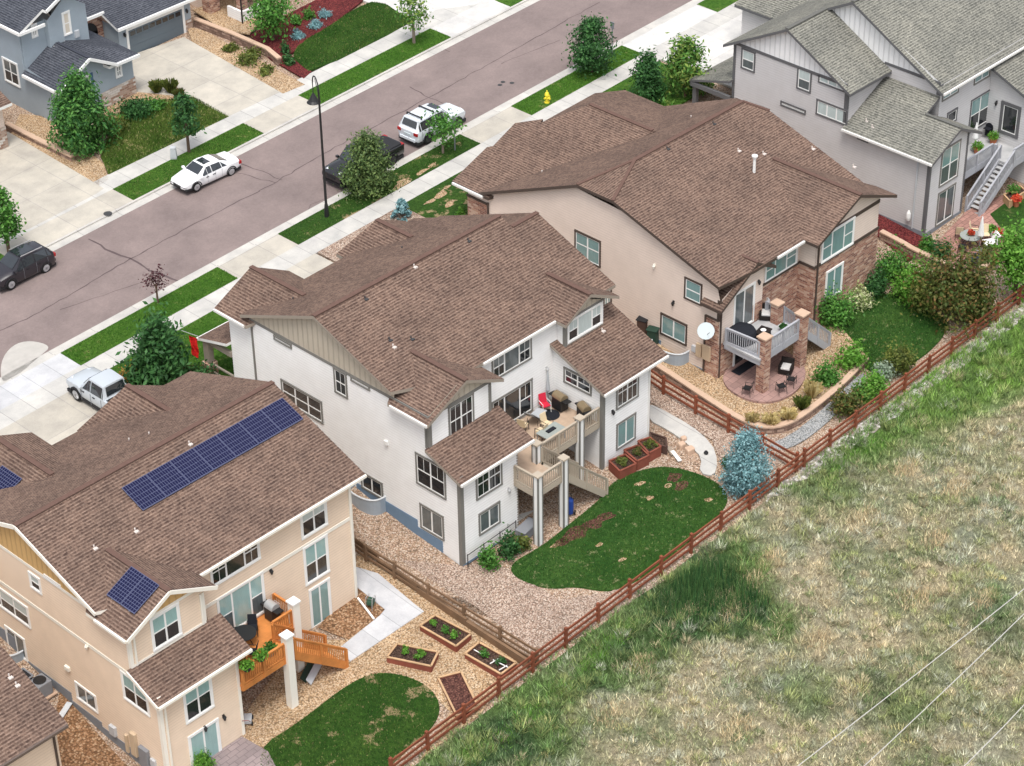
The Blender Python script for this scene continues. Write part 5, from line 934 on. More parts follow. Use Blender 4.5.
# ------------------------------------------------------------------ fences
def post_fence(name,label,pts,mat,spacing=2.42,h=1.25,rails=(.28,.66,1.04),pw=.15,rh=.14,grp=None,cap=True):
    P=[np.array(p,float) for p in pts]; mid=P[len(P)//2]; e=empty(name,(mid[0],mid[1],gz(*mid[:2])),label,'fence',grp)
    Q=[]
    for a,b in zip(P[:-1],P[1:]):
        k=max(1,round(np.linalg.norm(b-a)/spacing))
        for i in range(k): Q.append(a+(b-a)*i/k)
    Q.append(P[-1]); T=[]
    for q in Q:
        z=gz(*q); l=RNG.normal(0,.02,2); m=MB(); m.prism([(q[0]-pw/2,q[1]-pw/2,z-.15),(q[0]+pw/2,q[1]-pw/2,z-.15),(q[0]+pw/2,q[1]+pw/2,z-.15),(q[0]-pw/2,q[1]+pw/2,z-.15)],(l[0],l[1],h+.15+RNG.normal(0,.02)))
        m.build('post',mat,e); T.append(np.array([q[0],q[1],z]))
    for a,b in zip(T[:-1],T[1:]):
        for r in rails:
            m=MB(); o=np.array([0,0,1.]); m.bar(a+o*(r+RNG.normal(0,.012)),b+o*(r+RNG.normal(0,.012)),.06,rh); m.build('rail',mat,e)
    return e
post_fence('rail_fence','long red stained three rail fence between the back yards and the open field',[(-24.,-14.9),(5.45,-14.9),(36.,-14.75)],'red fence wood')
post_fence('rail_fence','weathered brown rail fence beside the raised planters, between the beige and white houses',[(-14.6,1.),(-14.2,-5.),(-13.75,-14.8)],'weathered wood',2.4,1.15,(.25,.6,.98))
post_fence('rail_fence','red rail fence on the pink gravel between the white and tan houses',[(7.7,1.),(7.35,-5.),(7.2,-14.8)],'red fence wood')
# timber edging under the weathered fence
m=MB()
for y0,y1 in ((-1.,-3.6),(-3.6,-6.6),(-6.6,-10.2),(-10.2,-14.6)):
    x0,x1=-14.05-.035*(y0+5)*-1*.3,-14.05-.035*(y1+5)*-1*.3
    z0,z1=gz(-14,y0)+.12,gz(-14,y1)+.12; m.bar((x0,y0,max(z0,z1)),(x1,y1,max(z0,z1)-.05),.16,.5)
tag(m.build('timber_edging','weathered wood'),'low stepped timber edging along the weathered rail fence','edging')
# ------------------------------------------------------------------ block walls
def block_wall(label,pts,h,t=.3,mat='block wall',z0=-.3,cap='stone cap',name='retaining_wall'):
    P=[np.array(p[:2],float) for p in pts]; e=empty(name,(P[0][0],P[0][1],gz(*P[0])),label,'wall','stone block retaining walls')
    def ribbon(off0,off1,dz0,dz1,mt,nm):
        m=MB(); S=[]
        for i,p in enumerate(P):
            d=nrm(P[min(i+1,len(P)-1)]-P[max(i-1,0)]); n=np.array([-d[1],d[0]]); z=gz(*p); a=p+n*off0; b=p+n*off1
            S.append([(a[0],a[1],z+dz0),(b[0],b[1],z+dz0),(b[0],b[1],z+dz1),(a[0],a[1],z+dz1)])
        for s0,s1 in zip(S[:-1],S[1:]):
            for k in range(4): m.face([s0[k],s0[(k+1)%4],s1[(k+1)%4],s1[k]])
        m.face(S[0]); m.face(S[-1]); m.build(nm,mt,e)
    ribbon(0,t,z0,h,mat,'block_course'); ribbon(-.04,t+.03,h+.002,h+.1,cap,'cap'); return e
def chain(pts,it=2):
    p=[np.array(q[:2],float) for q in pts]
    for _ in range(it):
        r=[p[0]]
        for a,b in zip(p[:-1],p[1:]): r+=[a*.75+b*.25,a*.25+b*.75]
        p=r+[p[-1]]
    return p
block_wall('long curved red block wall holding up the golden gravel terrace below the brick pillared deck',chain(px((606,337),(655,371),(700,401),(738,426),(764,435),(790,431),(820,410),(845,389),(868,364))),.36)
block_wall('block wall with pink caps below the red brown mulch of the grey house',chain(px((879,240),(900,251),(913,259),(948,274))),.55)
block_wall('block wall beside the driveway across the street, below the red mulch bed',px((194,26),(230,40),(266,56),(278,66)),.5)
block_wall('low block wall along the far left driveway below the blue house',chain(px((6,130),(35,145),(72,163))),.4)
block_wall('small block wall edging the red brick patio',px((948,274),(972,282),(998,262)),.3)
# raised round patio of the tan house
PAT=smoothpoly(px((722,377),(724,392),(744,405),(768,409),(790,402),(804,388),(806,372),(780,352),(757,350)),2)
drape('patio',PAT,.42,'pink paver',.3,'raised round pink paver patio under the brick pillared deck','patio')
# ------------------------------------------------------------------ decks
def railing(par,p,q,h=1.05,mat='taupe rail',cap=None,rim=None,bal=.14,name='railing',solid=0.,posts=1.6):
    p=np.array(p,float);q=np.array(q,float); up=np.array([0,0,1.]); m=MB(); L=np.linalg.norm((q-p)[:2])
    m.bar(p+up*h,q+up*h,.12,.06); m.bar(p+up*(h-.1),q+up*(h-.1),.05,.08); m.bar(p+up*.12,q+up*.12,.05,.08)
    n=max(2,int(L/bal))
    for i in range(1,n): 
        c=p+(q-p)*i/n; m.prism([(c[0]-.02,c[1]-.02,c[2]+.14),(c[0]+.02,c[1]-.02,c[2]+.14),(c[0]+.02,c[1]+.02,c[2]+.14),(c[0]-.02,c[1]+.02,c[2]+.14)],(0,0,h-.24))
    k=max(1,int(round(L/posts)))
    for i in range(k+1):
        c=p+(q-p)*i/k; m.prism([(c[0]-.06,c[1]-.06,c[2]-.25),(c[0]+.06,c[1]-.06,c[2]-.25),(c[0]+.06,c[1]+.06,c[2]-.25),(c[0]-.06,c[1]+.06,c[2]-.25)],(0,0,h+.22))
    if rim: m.bar(p-up*.14,q-up*.14,.06,rim)
    return m.build(name,mat,par)
def stairs(par,x0,x1,y0,y1,z0,z1,mat,n=14,tread=None):
    m=MB()
    for i in range(n):
        a=x0+(x1-x0)*i/n; b=x0+(x1-x0)*(i+1)/n; z=z0+(z1-z0)*(i+1)/n; m.box(min(a,b),max(a,b)+.03,y0+.06,y1-.06,z-.02,z+.03)
    m.build('stair_tread',tread or mat,par)
    for y in (y0,y1): 
        m=MB(); m.bar((x0,y,z0-.1),(x1,y,z1-.02),.06,.34); m.build('stringer',mat,par)
def column(par,x,y,z0,z1,w=.36,mat='white trim',edge='grey trim',cap='taupe rail',name='pillar'):
    m=MB(); m.box(x-w/2,x+w/2,y-w/2,y+w/2,z0,z1); o=m.build(name,mat,par)
    if edge:
        m=MB(); e=w/2+.012
        for sx in (-1,1):
            for sy in (-1,1): m.box(min(x+sx*e,x+sx*(e-.08)),max(x+sx*e,x+sx*(e-.08)),min(y+sy*e,y+sy*(e-.08)),max(y+sy*e,y+sy*(e-.08)),z0,z1-.02)
        build_split(m,'corner_trim',edge,o)
    if cap: 
        m=MB(); m.box(x-w/2-.06,x+w/2+.06,y-w/2-.06,y+w/2+.06,z1+.001,z1+.09); m.build('cap',cap,o)
    return o
# -- white house deck
D2=empty('deck',(-3.5,-5.5,-2.7),'tan raised deck with taupe railings and white pillars behind the white house','deck','raised back decks'); zf=.42; ZG=-3.
m=MB(); m.box(-6.74,-.01,-6.62,-3.22,zf-.14,zf); m.box(-6.95,-4.95,-8.45,-6.621,zf-.14,zf); m.build('floor','deck tan',D2)
m=MB(); m.box(-6.7,-.05,-6.5,-3.3,zf-.42,zf-.145); m.box(-6.9,-5.,-8.35,-6.55,zf-.42,zf-.145); m.build('frame','taupe rail',D2)
railing(D2,(-7.,-6.9,zf),(-7.,-8.4,zf),rim=.34); railing(D2,(-6.75,-8.5,zf),(-5.1,-8.5,zf),rim=.34); railing(D2,(-4.75,-6.62,zf),(-1.85,-6.62,zf),rim=.34); railing(D2,(-1.45,-6.62,zf),(-.03,-6.62,zf),rim=.34)
stairs(D2,-4.9,-1.5,-8.42,-6.75,zf,-2.72,'taupe rail'); railing(D2,(-4.75,-8.5,zf-.05),(-1.45,-8.5,-2.68),rim=.3); railing(D2,(-4.75,-6.72,zf-.05),(-1.45,-6.72,-2.68),rim=None)
for x,y,z1 in ((-6.92,-8.5,1.55),(-4.93,-8.5,1.6),(-1.65,-6.66,1.6)): column(D2,x,y,ZG,z1)
column(D2,-4.95,-6.55,zf,1.6)
m=MB(); m.box(-6.7,-.02,-6.5,-3.25,-2.86,-2.80); m.build('under_slab','walk concrete',D2)
# -- beige house deck
D1=empty('deck',(-24,-6,-3.3),'orange stained raised deck with white pillars behind the beige house','deck','raised back decks'); zf=-.36
m=MB(); m.box(-26.93,-22.1,-6.25,-4.57,zf-.14,zf); m.box(-26.93,-23.85,-7.85,-6.251,zf-.14,zf); m.build('floor','orange deck wood',D1)
m=MB(); m.box(-26.9,-22.2,-6.2,-4.6,zf-.4,zf-.145); m.box(-26.9,-23.9,-7.8,-6.21,zf-.4,zf-.145); m.build('frame','orange deck wood',D1)
ow='orange deck wood'; railing(D1,(-26.9,-7.9,zf),(-24.25,-7.9,zf),mat=ow,rim=.3,bal=.12,h=1.); railing(D1,(-23.55,-6.3,zf),(-22.3,-6.3,zf),mat=ow,rim=.3,bal=.12,h=1.); railing(D1,(-22.05,-4.7,zf),(-22.05,-6.1,zf),mat=ow,rim=.3,bal=.12,h=1.)
stairs(D1,-23.8,-20.4,-7.85,-6.4,zf,-3.22,ow); railing(D1,(-23.6,-7.92,zf-.05),(-20.35,-7.92,-3.15),mat=ow,rim=.34,bal=.12,h=1.); railing(D1,(-23.6,-6.36,zf-.05),(-20.35,-6.36,-3.15),mat=ow,rim=.2,bal=.12,h=1.)
column(D1,-24.02,-7.9,-3.7,1.0,.42,'cream trim',None,'white trim'); column(D1,-22.1,-6.25,-3.6,1.0,.42,'cream trim',None,'white trim')
# -- tan house deck
D3=empty('deck',(12.7,-7.9,-2.),'grey deck on red stone pillars behind the tan house','deck','raised back decks'); zf=.42
m=MB(); m.box(10.75,14.62,-9.2,-6.52,zf-.14,zf); m.build('floor','grey deck',D3); m=MB(); m.box(10.8,14.6,-9.15,-6.55,zf-.44,zf-.145); m.build('frame','grey rail',D3)
gr='grey rail'; railing(D3,(10.78,-6.7,zf),(10.95,-9.,zf),mat=gr,rim=.4); railing(D3,(11.5,-9.2,zf),(14.3,-9.2,zf),mat=gr,rim=.4); railing(D3,(14.58,-7.3,zf),(14.58,-6.6,zf),mat=gr,rim=.4)
stairs(D3,14.8,17.4,-9.2,-7.65,zf,-2.02,gr); railing(D3,(14.95,-9.25,zf-.1),(17.4,-9.25,-1.95),mat=gr,rim=.34); railing(D3,(14.95,-7.6,zf-.1),(17.4,-7.6,-1.95),mat=gr,rim=.3)
for x,y,w in ((11.2,-9.15,.56),(14.58,-9.2,.56),(14.5,-7.45,.52)): column(D3,x,y,-2.5,1.72,w,'red stone',None,'stone cap')
m=MB(); m.box(17.4,18.3,-9.3,-7.6,-2.3,-2.0); m.build('landing_step','walk concrete',D3)
# -- grey house deck and stairs
D4=empty('deck',(37.5,-5.5,-1.2),'grey deck with a long flight of grey stairs behind the grey house','deck','raised back decks'); zf=1.05
m=MB(); m.box(34.85,38.4,-6.1,-4.1,zf-.14,zf); m.box(38.401,40.45,-7.5,-4.1,zf-.14,zf); m.build('floor','grey deck',D4); m=MB(); m.box(34.9,38.35,-6.,-4.15,zf-.4,zf-.145); m.box(38.45,40.4,-7.4,-4.15,zf-.4,zf-.145); m.build('frame','grey rail',D4)
railing(D4,(34.9,-6.12,zf),(38.3,-6.12,zf),mat=gr,rim=.4); stairs(D4,38.6,35.3,-7.55,-6.6,zf,-1.35,gr,12,'grey deck')
for y in (-7.6,-6.55): railing(D4,(38.6,y,zf-.05),(35.2,y,-1.35),mat=gr,rim=.3)
column(D4,38.4,-6.3,-1.6,2.1,.2,'grey rail',None,None); railing(D4,(38.6,-7.55,zf),(40.4,-7.55,zf),mat=gr,rim=.4)
# ------------------------------------------------------------------ cars
def car(name,label,loc,rz,kind,paint,rim='alloy'):
    e=empty(name,loc,label,'pickup truck' if kind=='pickup' else 'car','vehicles on the street and driveways',rz)
    if kind=='sedan':   L,W,H=4.65,1.82,1.43; st=[(-2.30,.70,.45,.72,.80,.60),(-2.15,.84,.28,.84,.98,.68),(-1.55,.91,.22,.90,1.02,.72),(-1.45,.91,.22,.90,1.03,.70),(-.72,.91,.2,.92,1.37,.60),(.1,.91,.2,.90,1.43,.61),(.45,.91,.2,.89,1.40,.60),(1.12,.91,.22,.86,.97,.72),(1.3,.9,.22,.84,.93,.72),(2.1,.83,.26,.68,.76,.62),(2.32,.66,.4,.6,.62,.5)]; wx=(-1.42,1.42); wr=.335; cab=(3,7)
    elif kind=='cross': L,W,H=4.3,1.78,1.65; st=[(-2.12,.72,.5,.95,1.0,.66),(-2.02,.84,.3,1.02,1.15,.70),(-1.95,.88,.26,1.05,1.2,.68),(-1.55,.89,.24,1.06,1.58,.60),(-.6,.89,.22,1.03,1.66,.62),(.25,.89,.22,.99,1.62,.61),(1.0,.89,.24,.97,1.10,.74),(1.2,.88,.24,.95,1.06,.74),(1.95,.82,.28,.82,.90,.62),(2.15,.66,.42,.7,.72,.5)]; wx=(-1.3,1.3); wr=.35; cab=(2,6)
    elif kind=='suv':   L,W,H=4.8,1.92,1.82; st=[(-2.40,.80,.5,1.0,1.05,.72),(-2.32,.92,.4,1.08,1.15,.78),(-2.25,.95,.36,1.12,1.22,.77),(-2.0,.95,.36,1.12,1.76,.68),(-.6,.95,.34,1.10,1.82,.70),(.25,.95,.34,1.08,1.78,.69),(.85,.95,.34,1.07,1.17,.80),(1.05,.94,.34,1.05,1.14,.80),(2.15,.90,.38,.98,1.05,.74),(2.38,.76,.5,.82,.85,.62)]; wx=(-1.4,1.4); wr=.39; cab=(2,6)
    else:               L,W,H=5.7,1.98,1.9; st=[(-2.85,.94,.5,1.1,1.12,.93),(-2.80,.98,.45,1.14,1.16,.95),(-.75,.98,.42,1.14,1.16,.95),(-.72,.97,.42,1.14,1.2,.80),(-.55,.97,.4,1.14,1.86,.70),(.5,.97,.4,1.12,1.90,.71),(.75,.97,.4,1.12,1.86,.70),(1.35,.97,.4,1.12,1.22,.84),(1.5,.97,.4,1.1,1.2,.85),(2.55,.94,.44,1.04,1.1,.80),(2.85,.84,.55,.9,.94,.7)]; wx=(-1.75,1.85); wr=.41; cab=(3,7)
    m=MB(); secs=[]
    for (x,w,zb,zs,zt,wt) in st:
        h=[(w*.9,zb),(w*.99,zb+.16),(w,(zb+zs)*.52),(w*.975,zs),(wt,zt),(wt*.55,zt+.035)]; secs.append([(x,y,z) for y,z in h]+[(x,-y,z) for y,z in h[::-1]])
    n=12; m.v=[p for s_ in secs for p in s_]
    for i in range(len(secs)-1):
        for k in range(n): m.f.append((i*n+k,i*n+(k+1)%n,(i+1)*n+(k+1)%n,(i+1)*n+k)); m.m.append(0)
    m.f.append(tuple(range(n))); m.m.append(0); m.f.append(tuple(range((len(secs)-1)*n,len(secs)*n))[::-1]); m.m.append(0)
    bo=m.build('body',paint,e,True,True,0.); bo.data.set_sharp_from_angle(angle=math.radians(32))
    ds=[st[cab[0]+1][0]+.05,(st[cab[0]+1][0]+st[cab[1]-1][0])/2,st[cab[1]-1][0]+.05] if kind!='pickup' else [-.5,.45,1.3]
    for s_ in (-1,1):
        for x_ in ds: q_=MB(); q_.box(x_-.006,x_+.006,min(s_*(W/2-.03),s_*(W/2+.002)),max(s_*(W/2-.03),s_*(W/2+.002)),.34,st[cab[0]+1][3]-.03); q_.build('door_seam','grey metal',e,True)
        for x_ in ds[:-1]: q_=MB(); q_.box(x_+.55,x_+.75,min(s_*(W/2-.02),s_*(W/2+.02)),max(s_*(W/2-.02),s_*(W/2+.02)),st[cab[0]+1][3]-.18,st[cab[0]+1][3]-.14); q_.build('door_handle','black plastic',e,True)
    S_=lambda i,k:np.array(secs[i][k])
    def patch(nm,A,B,C_,D_,u0,u1,v0,v1,mat='car glass',off=.05):
        f=lambda u,v:(A*(1-u)+B*u)*(1-v)+(D_*(1-u)+C_*u)*v
        nn=nrm(np.cross(B-A,D_-A)); c=(A+B+C_+D_)/4
        if np.dot(nn,c-np.array([c[0],0,.8]))<0: nn=-nn
        pts=[f(u,v)+nn*off for u,v in ((u0,v0),(u1,v0),(u1,v1),(u0,v1))]; MB().prism(pts,-nn*.06).build(nm,mat,e,True)
    a,b=cab
    patch('windshield',S_(b-1,4),S_(b-1,7),S_(b,7),S_(b,4),.06,.94,.06,.9); patch('rear_window',S_(a+1,4),S_(a+1,7),S_(a,7),S_(a,4),.08,.92,.08,.85)
    for k0,k1 in ((3,4),(8,7)):
        segs=[i for i in range(a,b)]
        for j,i in enumerate(segs):
            A,B,Cc,Dd=S_(i,k0),S_(i+1,k0),S_(i+1,k1),S_(i,k1)
            if i==a: # tapering rear quarter glass
                f=lambda u,v:(A*(1-u)+B*u)*(1-v)+(Dd*(1-u)+Cc*u)*v
                if kind in('sedan','pickup'): pts=[f(.45,.1),f(.98,.1),f(.98,.86)]
                else: pts=[f(.3,.08),f(.98,.08),f(.98,.86),f(.55,.8)]
            elif i==b-1:
                f=lambda u,v:(A*(1-u)+B*u)*(1-v)+(Dd*(1-u)+Cc*u)*v; pts=[f(.02,.08),f(.72,.1),f(.02,.86)]
            else:
                f=lambda u,v:(A*(1-u)+B*u)*(1-v)+(Dd*(1-u)+Cc*u)*v; pts=[f(.05,.08),f(.95,.08),f(.95,.88),f(.05,.88)]
            nn=np.array([0,1. if k0==3 else -1.,.25]); MB().prism([p+nn*.014 for p in pts],-nn*.012).build('side_window','car glass',e,True)
    for x in wx:
        for s_ in (-1,1):
            y=s_*(W/2-.11); t=MB(); t.lathe([(wr-.05,-.115),(wr,-.09),(wr,.09),(wr-.05,.115)],(x,y,wr),18,0,'y'); w=t.build('wheel','tyre',e,True)
            r=MB(); yo=y+s_*.118
            for k in range(5):
                th=k*2*math.pi/5; r.bar((x,yo,wr),(x+math.cos(th)*wr*.62,yo,wr+math.sin(th)*wr*.62),.03,.085)
            r.lathe([(wr*.66,-.012),(wr*.66,.012)],(x,yo-s_*.014,wr),18,0,'y'); r.build('rim',rim,w,True)
            ar=MB()
            for k in range(9):
                t0=math.pi*k/9; t1=math.pi*(k+1)/9; ar.bar((x+math.cos(t0)*(wr+.05),s_*(W/2-.03),wr+math.sin(t0)*(wr+.05)),(x+math.cos(t1)*(wr+.05),s_*(W/2-.03),wr+math.sin(t1)*(wr+.05)),.09,.07)
            ar.build('wheel_arch','black plastic',e,True)
    xf,xb=st[-2][0],st[0][0]
    for s_ in (-1,1):
        m=MB(); m.prism([(xf-.22,s_*.86*W/2,st[-2][3]-.06),(xf+.1,s_*.72*W/2,st[-2][3]-.08),(xf+.12,s_*.45*W/2,st[-2][3]-.08),(xf-.02,s_*.5*W/2,st[-2][3]+.05)],(0,0,.09)); m.build('headlight','lamp clear',e,True)
        m=MB(); m.box(xb-.03,xb+.2,min(s_*.60*W/2,s_*.93*W/2),max(s_*.60*W/2,s_*.93*W/2),st[0][3]-.12,st[0][3]+.08); m.build('taillight','tail red',e,True)
        m=MB(); xm=st[b][0]-.12; m.box(xm-.08,xm+.1,min(s_*(W/2-.02),s_*(W/2+.16)),max(s_*(W/2-.02),s_*(W/2+.16)),st[b][3]+.02,st[b][3]+.17); m.build('mirror',paint,e,True,bevel=.02)
    m=MB(); m.box(xf+.08,st[-1][0]+.025,-.36,.36,st[-1][3]-.22,st[-1][3]-.02); m.build('grille','black plastic',e,True)
    m=MB(); m.box(xb-.06,xb+.12,-.7,.7,st[0][2]-.1,st[0][2]+.1); m.build('bumper',paint if kind!='pickup' else 'steel',e,True,bevel=.02)
    m=MB(); m.box(xb+.05,st[-1][0]-.1,-W/2+.08,W/2-.08,.2,.4); m.build('underbody','black plastic',e,True)
    if kind=='sedan': m=MB(); m.box(-.15,.38,-.4,.4,1.38,1.475); m.build('sunroof','car glass',e,True)
    if kind=='cross':
        m=MB(); m.box(-.9,.25,-.45,.45,1.62,1.715); m.build('sunroof','car glass',e,True)
        for s_ in (-1,1): m=MB(); m.bar((-1.4,s_*.58,1.70),(.2,s_*.58,1.72),.04,.05); m.build('roof_rail','steel',e,True)
    if kind=='suv':
        m=MB(); m.box(-.1,.35,-.42,.42,1.76,1.86); m.build('sunroof','car glass',e,True)
        for x in (-1.7,-.55): m=MB(); m.bar((x,-.68,1.93),(x,.68,1.93),.09,.05); m.box(x-.04,x+.04,-.68,-.62,1.78,1.91); m.box(x-.04,x+.04,.62,.68,1.78,1.91); m.build('roof_bar','black plastic',e,True)
        m=MB(); m.box(xb-.04,xb+.02,-.3,.3,.75,.9); m.build('number_plate','dish',e,True); m=MB(); m.box(1.2,1.9,-.42,.42,1.10,1.17); m.build('hood_scoop',paint,e,True,bevel=.03)
    if kind=='pickup': m=MB(); m.box(-2.72,-.85,-.84,.84,1.14,1.21); m.build('bed_cover','black plastic',e,True)
    return e
car('parked_car','white sedan with sunroof parked at the far kerb, under the small street tree',(3.25,30.45,gz(3.3,30.4)+.02),math.pi-.03,'sedan','white paint').scale=(1.,1.,.94)
car('parked_car','dark crossover with silver roof rails and sunroof at the left edge of the photo',(-11.62,30.35,gz(-11.6,30.3)),math.pi,'cross','dark navy paint')
car('parked_car','silver white off road car with black roof bars parked at the near kerb',(17.05,23.5,gz(17,23.5)),.03,'suv','silver paint','dark alloy')
car('parked_truck','black pickup truck parked at the near kerb, half hidden by the cone shaped tree',(10.55,23.35,gz(10.5,23.4)),math.pi+.02,'pickup','black paint','dark alloy')
car('parked_truck','white pickup truck nosed towards the street on the cream driveway of the beige house',(-16.55,15.35,gz(-16.5,15.4)+.12),math.pi/2,'pickup','grey silver paint')
# ------------------------------------------------------------------ street furniture
q=np.array(gat(327,218)); e=empty('street_lamp',q,'tall black street lamp with hooked arm between the curb and the parked cars','street lamp')
m=MB(); m.lathe([(.22,0),(.22,.08),(.16,.12),(.12,.9),(.085,1.1),(.065,8.6),(.05,9.)],q,10); m.build('pole','black metal',e)
m=MB(); d=np.array(at(308,90,q[2]+8.)[:2])-q[:2]; d=d/np.linalg.norm(d); pts=[]
for k in range(9): t=math.pi*k/8; pts.append(q+np.array([d[0]*.55*(1-math.cos(t)),d[1]*.55*(1-math.cos(t)),8.95+.75*math.sin(t)*.9]))
m.path(pts,.04,6); m.path([q+np.array([0,0,8.5]),q+np.array([d[0]*.35,d[1]*.35,9.05]),q+np.array([d[0]*.6,d[1]*.6,9.5])],.02,5); m.build('arm','black metal',e)
h=pts[-1]; m=MB(); m.tube(h,h-(0,0,.75),.03,.03,6); m.lathe([(.06,-.7),(.13,-.85),(.30,-1.18),(.44,-1.32),(.40,-1.34)],h,14); m.build('lamp_shade','black metal',e); m=MB(); m.lathe([(.3,-1.37),(.34,-1.335)],h,12); m.build('lens','lamp clear',e)
for p,t,lb in (((455,152),(456,120),'thin grey sign post beside the small kerb tree'),((612,56),(609,24),'thin grey sign post beside the round street tree')):
    a=np.array(gat(*p)); hh=2.6; e=empty('sign_post',a,lb,'sign post','thin sign posts by the kerb'); m=MB(); m.bar(a,a+(0,0,hh),.06,.06); m.build('post','grey metal',e); m=MB(); m.box(a[0]-.02,a[0]+.02,a[1]-.15,a[1]+.15,a[2]+hh-.5,a[2]+hh); m.build('sign_plate','grey metal',e)
q=np.array(gat(547,104)); e=empty('fire_hydrant',q,'bright yellow fire hydrant on the grass verge','hydrant'); m=MB(); m.lathe([(.2,0.1),(.2,.16),(.13,.18),(.13,.62),(.17,.64),(.17,.7),(.12,.84),(.05,.92),(.05,1.0)],q,12); m.build('barrel','hydrant yellow',e)
m=MB(); m.tube(q+(-.26,0,.5),q+(.26,0,.5),.07,.07,10); m.build('side_nozzle','hydrant yellow',e); m=MB(); m.tube(q+(0,0,.48),q+(0,-.27,.48),.09,.09,10); m.build('front_nozzle','hydrant yellow',e)
for a,b,zz_ in (((795,768),(1024,588),6.),((862,768),(1024,613),6.),((962,768),(1024,704),6.)):
    A=at(*a,zz_);B=at(*b,zz_); d=B-A; A2=A-d*1.; B2=B+d*1.2; m=MB(); P=[]
    for i in range(25): t=i/24; P.append(A2+(B2-A2)*t+np.array([0,0,-.6*4*t*(1-t)+.6*4*.3*.7]))
    m.path(P,.02,5); tag(m.build('power_line','wire'),{588:'upper left',613:'middle',704:'lower right'}[b[1]]+' of the three pale power lines crossing above the field','power line','overhead power lines')
q=gat(108,215); m=MB(); m.lathe([(.28,0),(.28,.012)],(q[0],q[1],q[2]+.112),14); tag(m.build('manhole_cover','iron lid'),'round dark cover set in the concrete apron','manhole cover')
q=gat(174,158,.12); m=MB(); m.lathe([(.28,0),(.3,.1),(.24,.75),(.26,.8)],q,4); tag(m.build('utility_pedestal','sky plastic'),'small grey utility pedestal in the verge behind the white sedan','utility box')
# flag on the porch
q=atX(199,340,-11.4); e=empty('flag',q,'red flag hanging from the porch roof of the white house','flag'); m=MB(); m.tube(q+(0,-.1,.25),q+(-.9,0.5,.9),.02,.02,6); m.build('flag_pole','steel',e)
m=MB(); n=8
def fl(i,j): t=i/n; u=j/4; return (q[0]-.12-.36*u*(1-.25*t)+.03*math.sin(i*1.3),q[1]+.25*u+.06*math.sin(i*1.1+j*1.7),q[2]+.15+.3*u-1.35*t)
for i in range(n):
    for j in range(4): m.face([fl(i,j),fl(i+1,j),fl(i+1,j+1),fl(i,j+1)])
m.build('cloth','flag red',e)
# ------------------------------------------------------------------ window wells, satellite dish, garden boxes
def window_well(c,y0,y1,z0,z1,label):
    e=empty('window_well',(c,(y0+y1)/2,z0),label,'window well','galvanised window wells'); ym=(y0+y1)/2; r=(y1-y0)/2; m=MB(); P=[]
    for k in range(17): t=math.pi*k/16; P.append((c-1.05*abs(math.sin(t))**.6,ym+r*math.cos(t)))
    for a,b in zip(P[:-1],P[1:]): m.face([(a[0],a[1],z0),(b[0],b[1],z0),(b[0],b[1],z1),(a[0],a[1],z1)])
    m.build('ribbed_wall','galvanised',e); m=MB(); m.path([(a[0],a[1],z1) for a in P],.05,6); m.build('rim','galvanised inner',e); m=MB(); m.face([(x,y,z0+.12) for x,y in P]); m.build('floor','bin green',e)
window_well(-11.,-1.1,1.35,-2.6,-1.3,'grey blue curved window well against the white house'); window_well(10.38,-4.35,-1.9,-2.3,-.95,'grey blue curved window well against the tan house'); window_well(-31.7,3.4,5.8,-3.,-1.7,'grey curved window well at the left side of the beige house')
q=atX(706,331,9.9); e=empty('satellite_dish',(10.35,q[1],q[2]),'grey satellite dish on the tan house side wall','satellite dish'); m=MB(); m.lathe([(.02,0),(.3,.03),(.48,.1),(.5,.12)],(0,0,0),16); o=m.build('dish','dish',e,True); o.rotation_euler=(math.radians(55),0,math.radians(-55)); o.location=(-.45,0,0); m=MB(); m.path([(-.4,0,-.05),(-.15,0,-.35),(-.0,0,-.4)],.03,6); m.build('bracket','grey metal',e,True); m=MB(); m.path([(-.5,-.1,-.2),(-.75,-.5,.25)],.02,6); m.build('feed_arm','grey metal',e,True)
def planter(corners,h,label,mat='redwood box',rim='pale wood',plants=(),grp='raised garden beds',soil='soil',trellis=None):
    P=[np.array(gat(*c,h)) for c in corners]; zb=min(gz(p[0],p[1]) for p in P); c=sum(P)/len(P); e=empty('garden_bed',(c[0],c[1],zb),label,'garden bed',grp); zt=zb+h; n=len(P)
    for a,b in zip(P,P[1:]+P[:1]):
        m=MB(); m.bar((a[0],a[1],zb+h/2-.03),(b[0],b[1],zb+h/2-.03),.06,h); m.build('side_board',mat,e); m=MB(); m.bar((a[0],a[1],zt),(b[0],b[1],zt),.1,.05); m.build('rim','stone cap' if rim=='stone cap' else rim,e)
    m=MB(); m.prism([(p[0],p[1],zt-.1) for p in P],(0,0,-.1)); m.build('soil',soil,e)
    if trellis:
        m=MB()
        for a,b in trellis: A=gat(*a,h+.1);B=gat(*b,h+.1); m.bar((A[0],A[1],zt+.1),(B[0],B[1],zt+.1),.04,.04)
        m.build('seed_frame','white trim',e)
    return e,zt
BEDS=[]
BEDS.append(planter([(435,613),(471,633),(456,646),(420,624)],.42,'raised garden bed with leafy plants nearest the concrete path',plants=1))
BEDS.append(planter([(479,640),(516,662),(501,674),(465,652)],.42,'raised garden bed with a white seed frame beside the two rail fences',trellis=[((474,648),(482,653)),((490,663),(500,657)),((493,659),(508,667)),((499,670),(507,665))]))
BEDS.append(planter([(397,642),(438,651),(431,666),(387,656)],.42,'wedge shaped raised garden bed between the lawn and the path'))
BEDS.append(planter([(461,669),(478,706),(457,716),(438,675)],.3,'raised garden bed of bare brown soil beside the lawn',soil='brown mulch'))
BOX2=[]
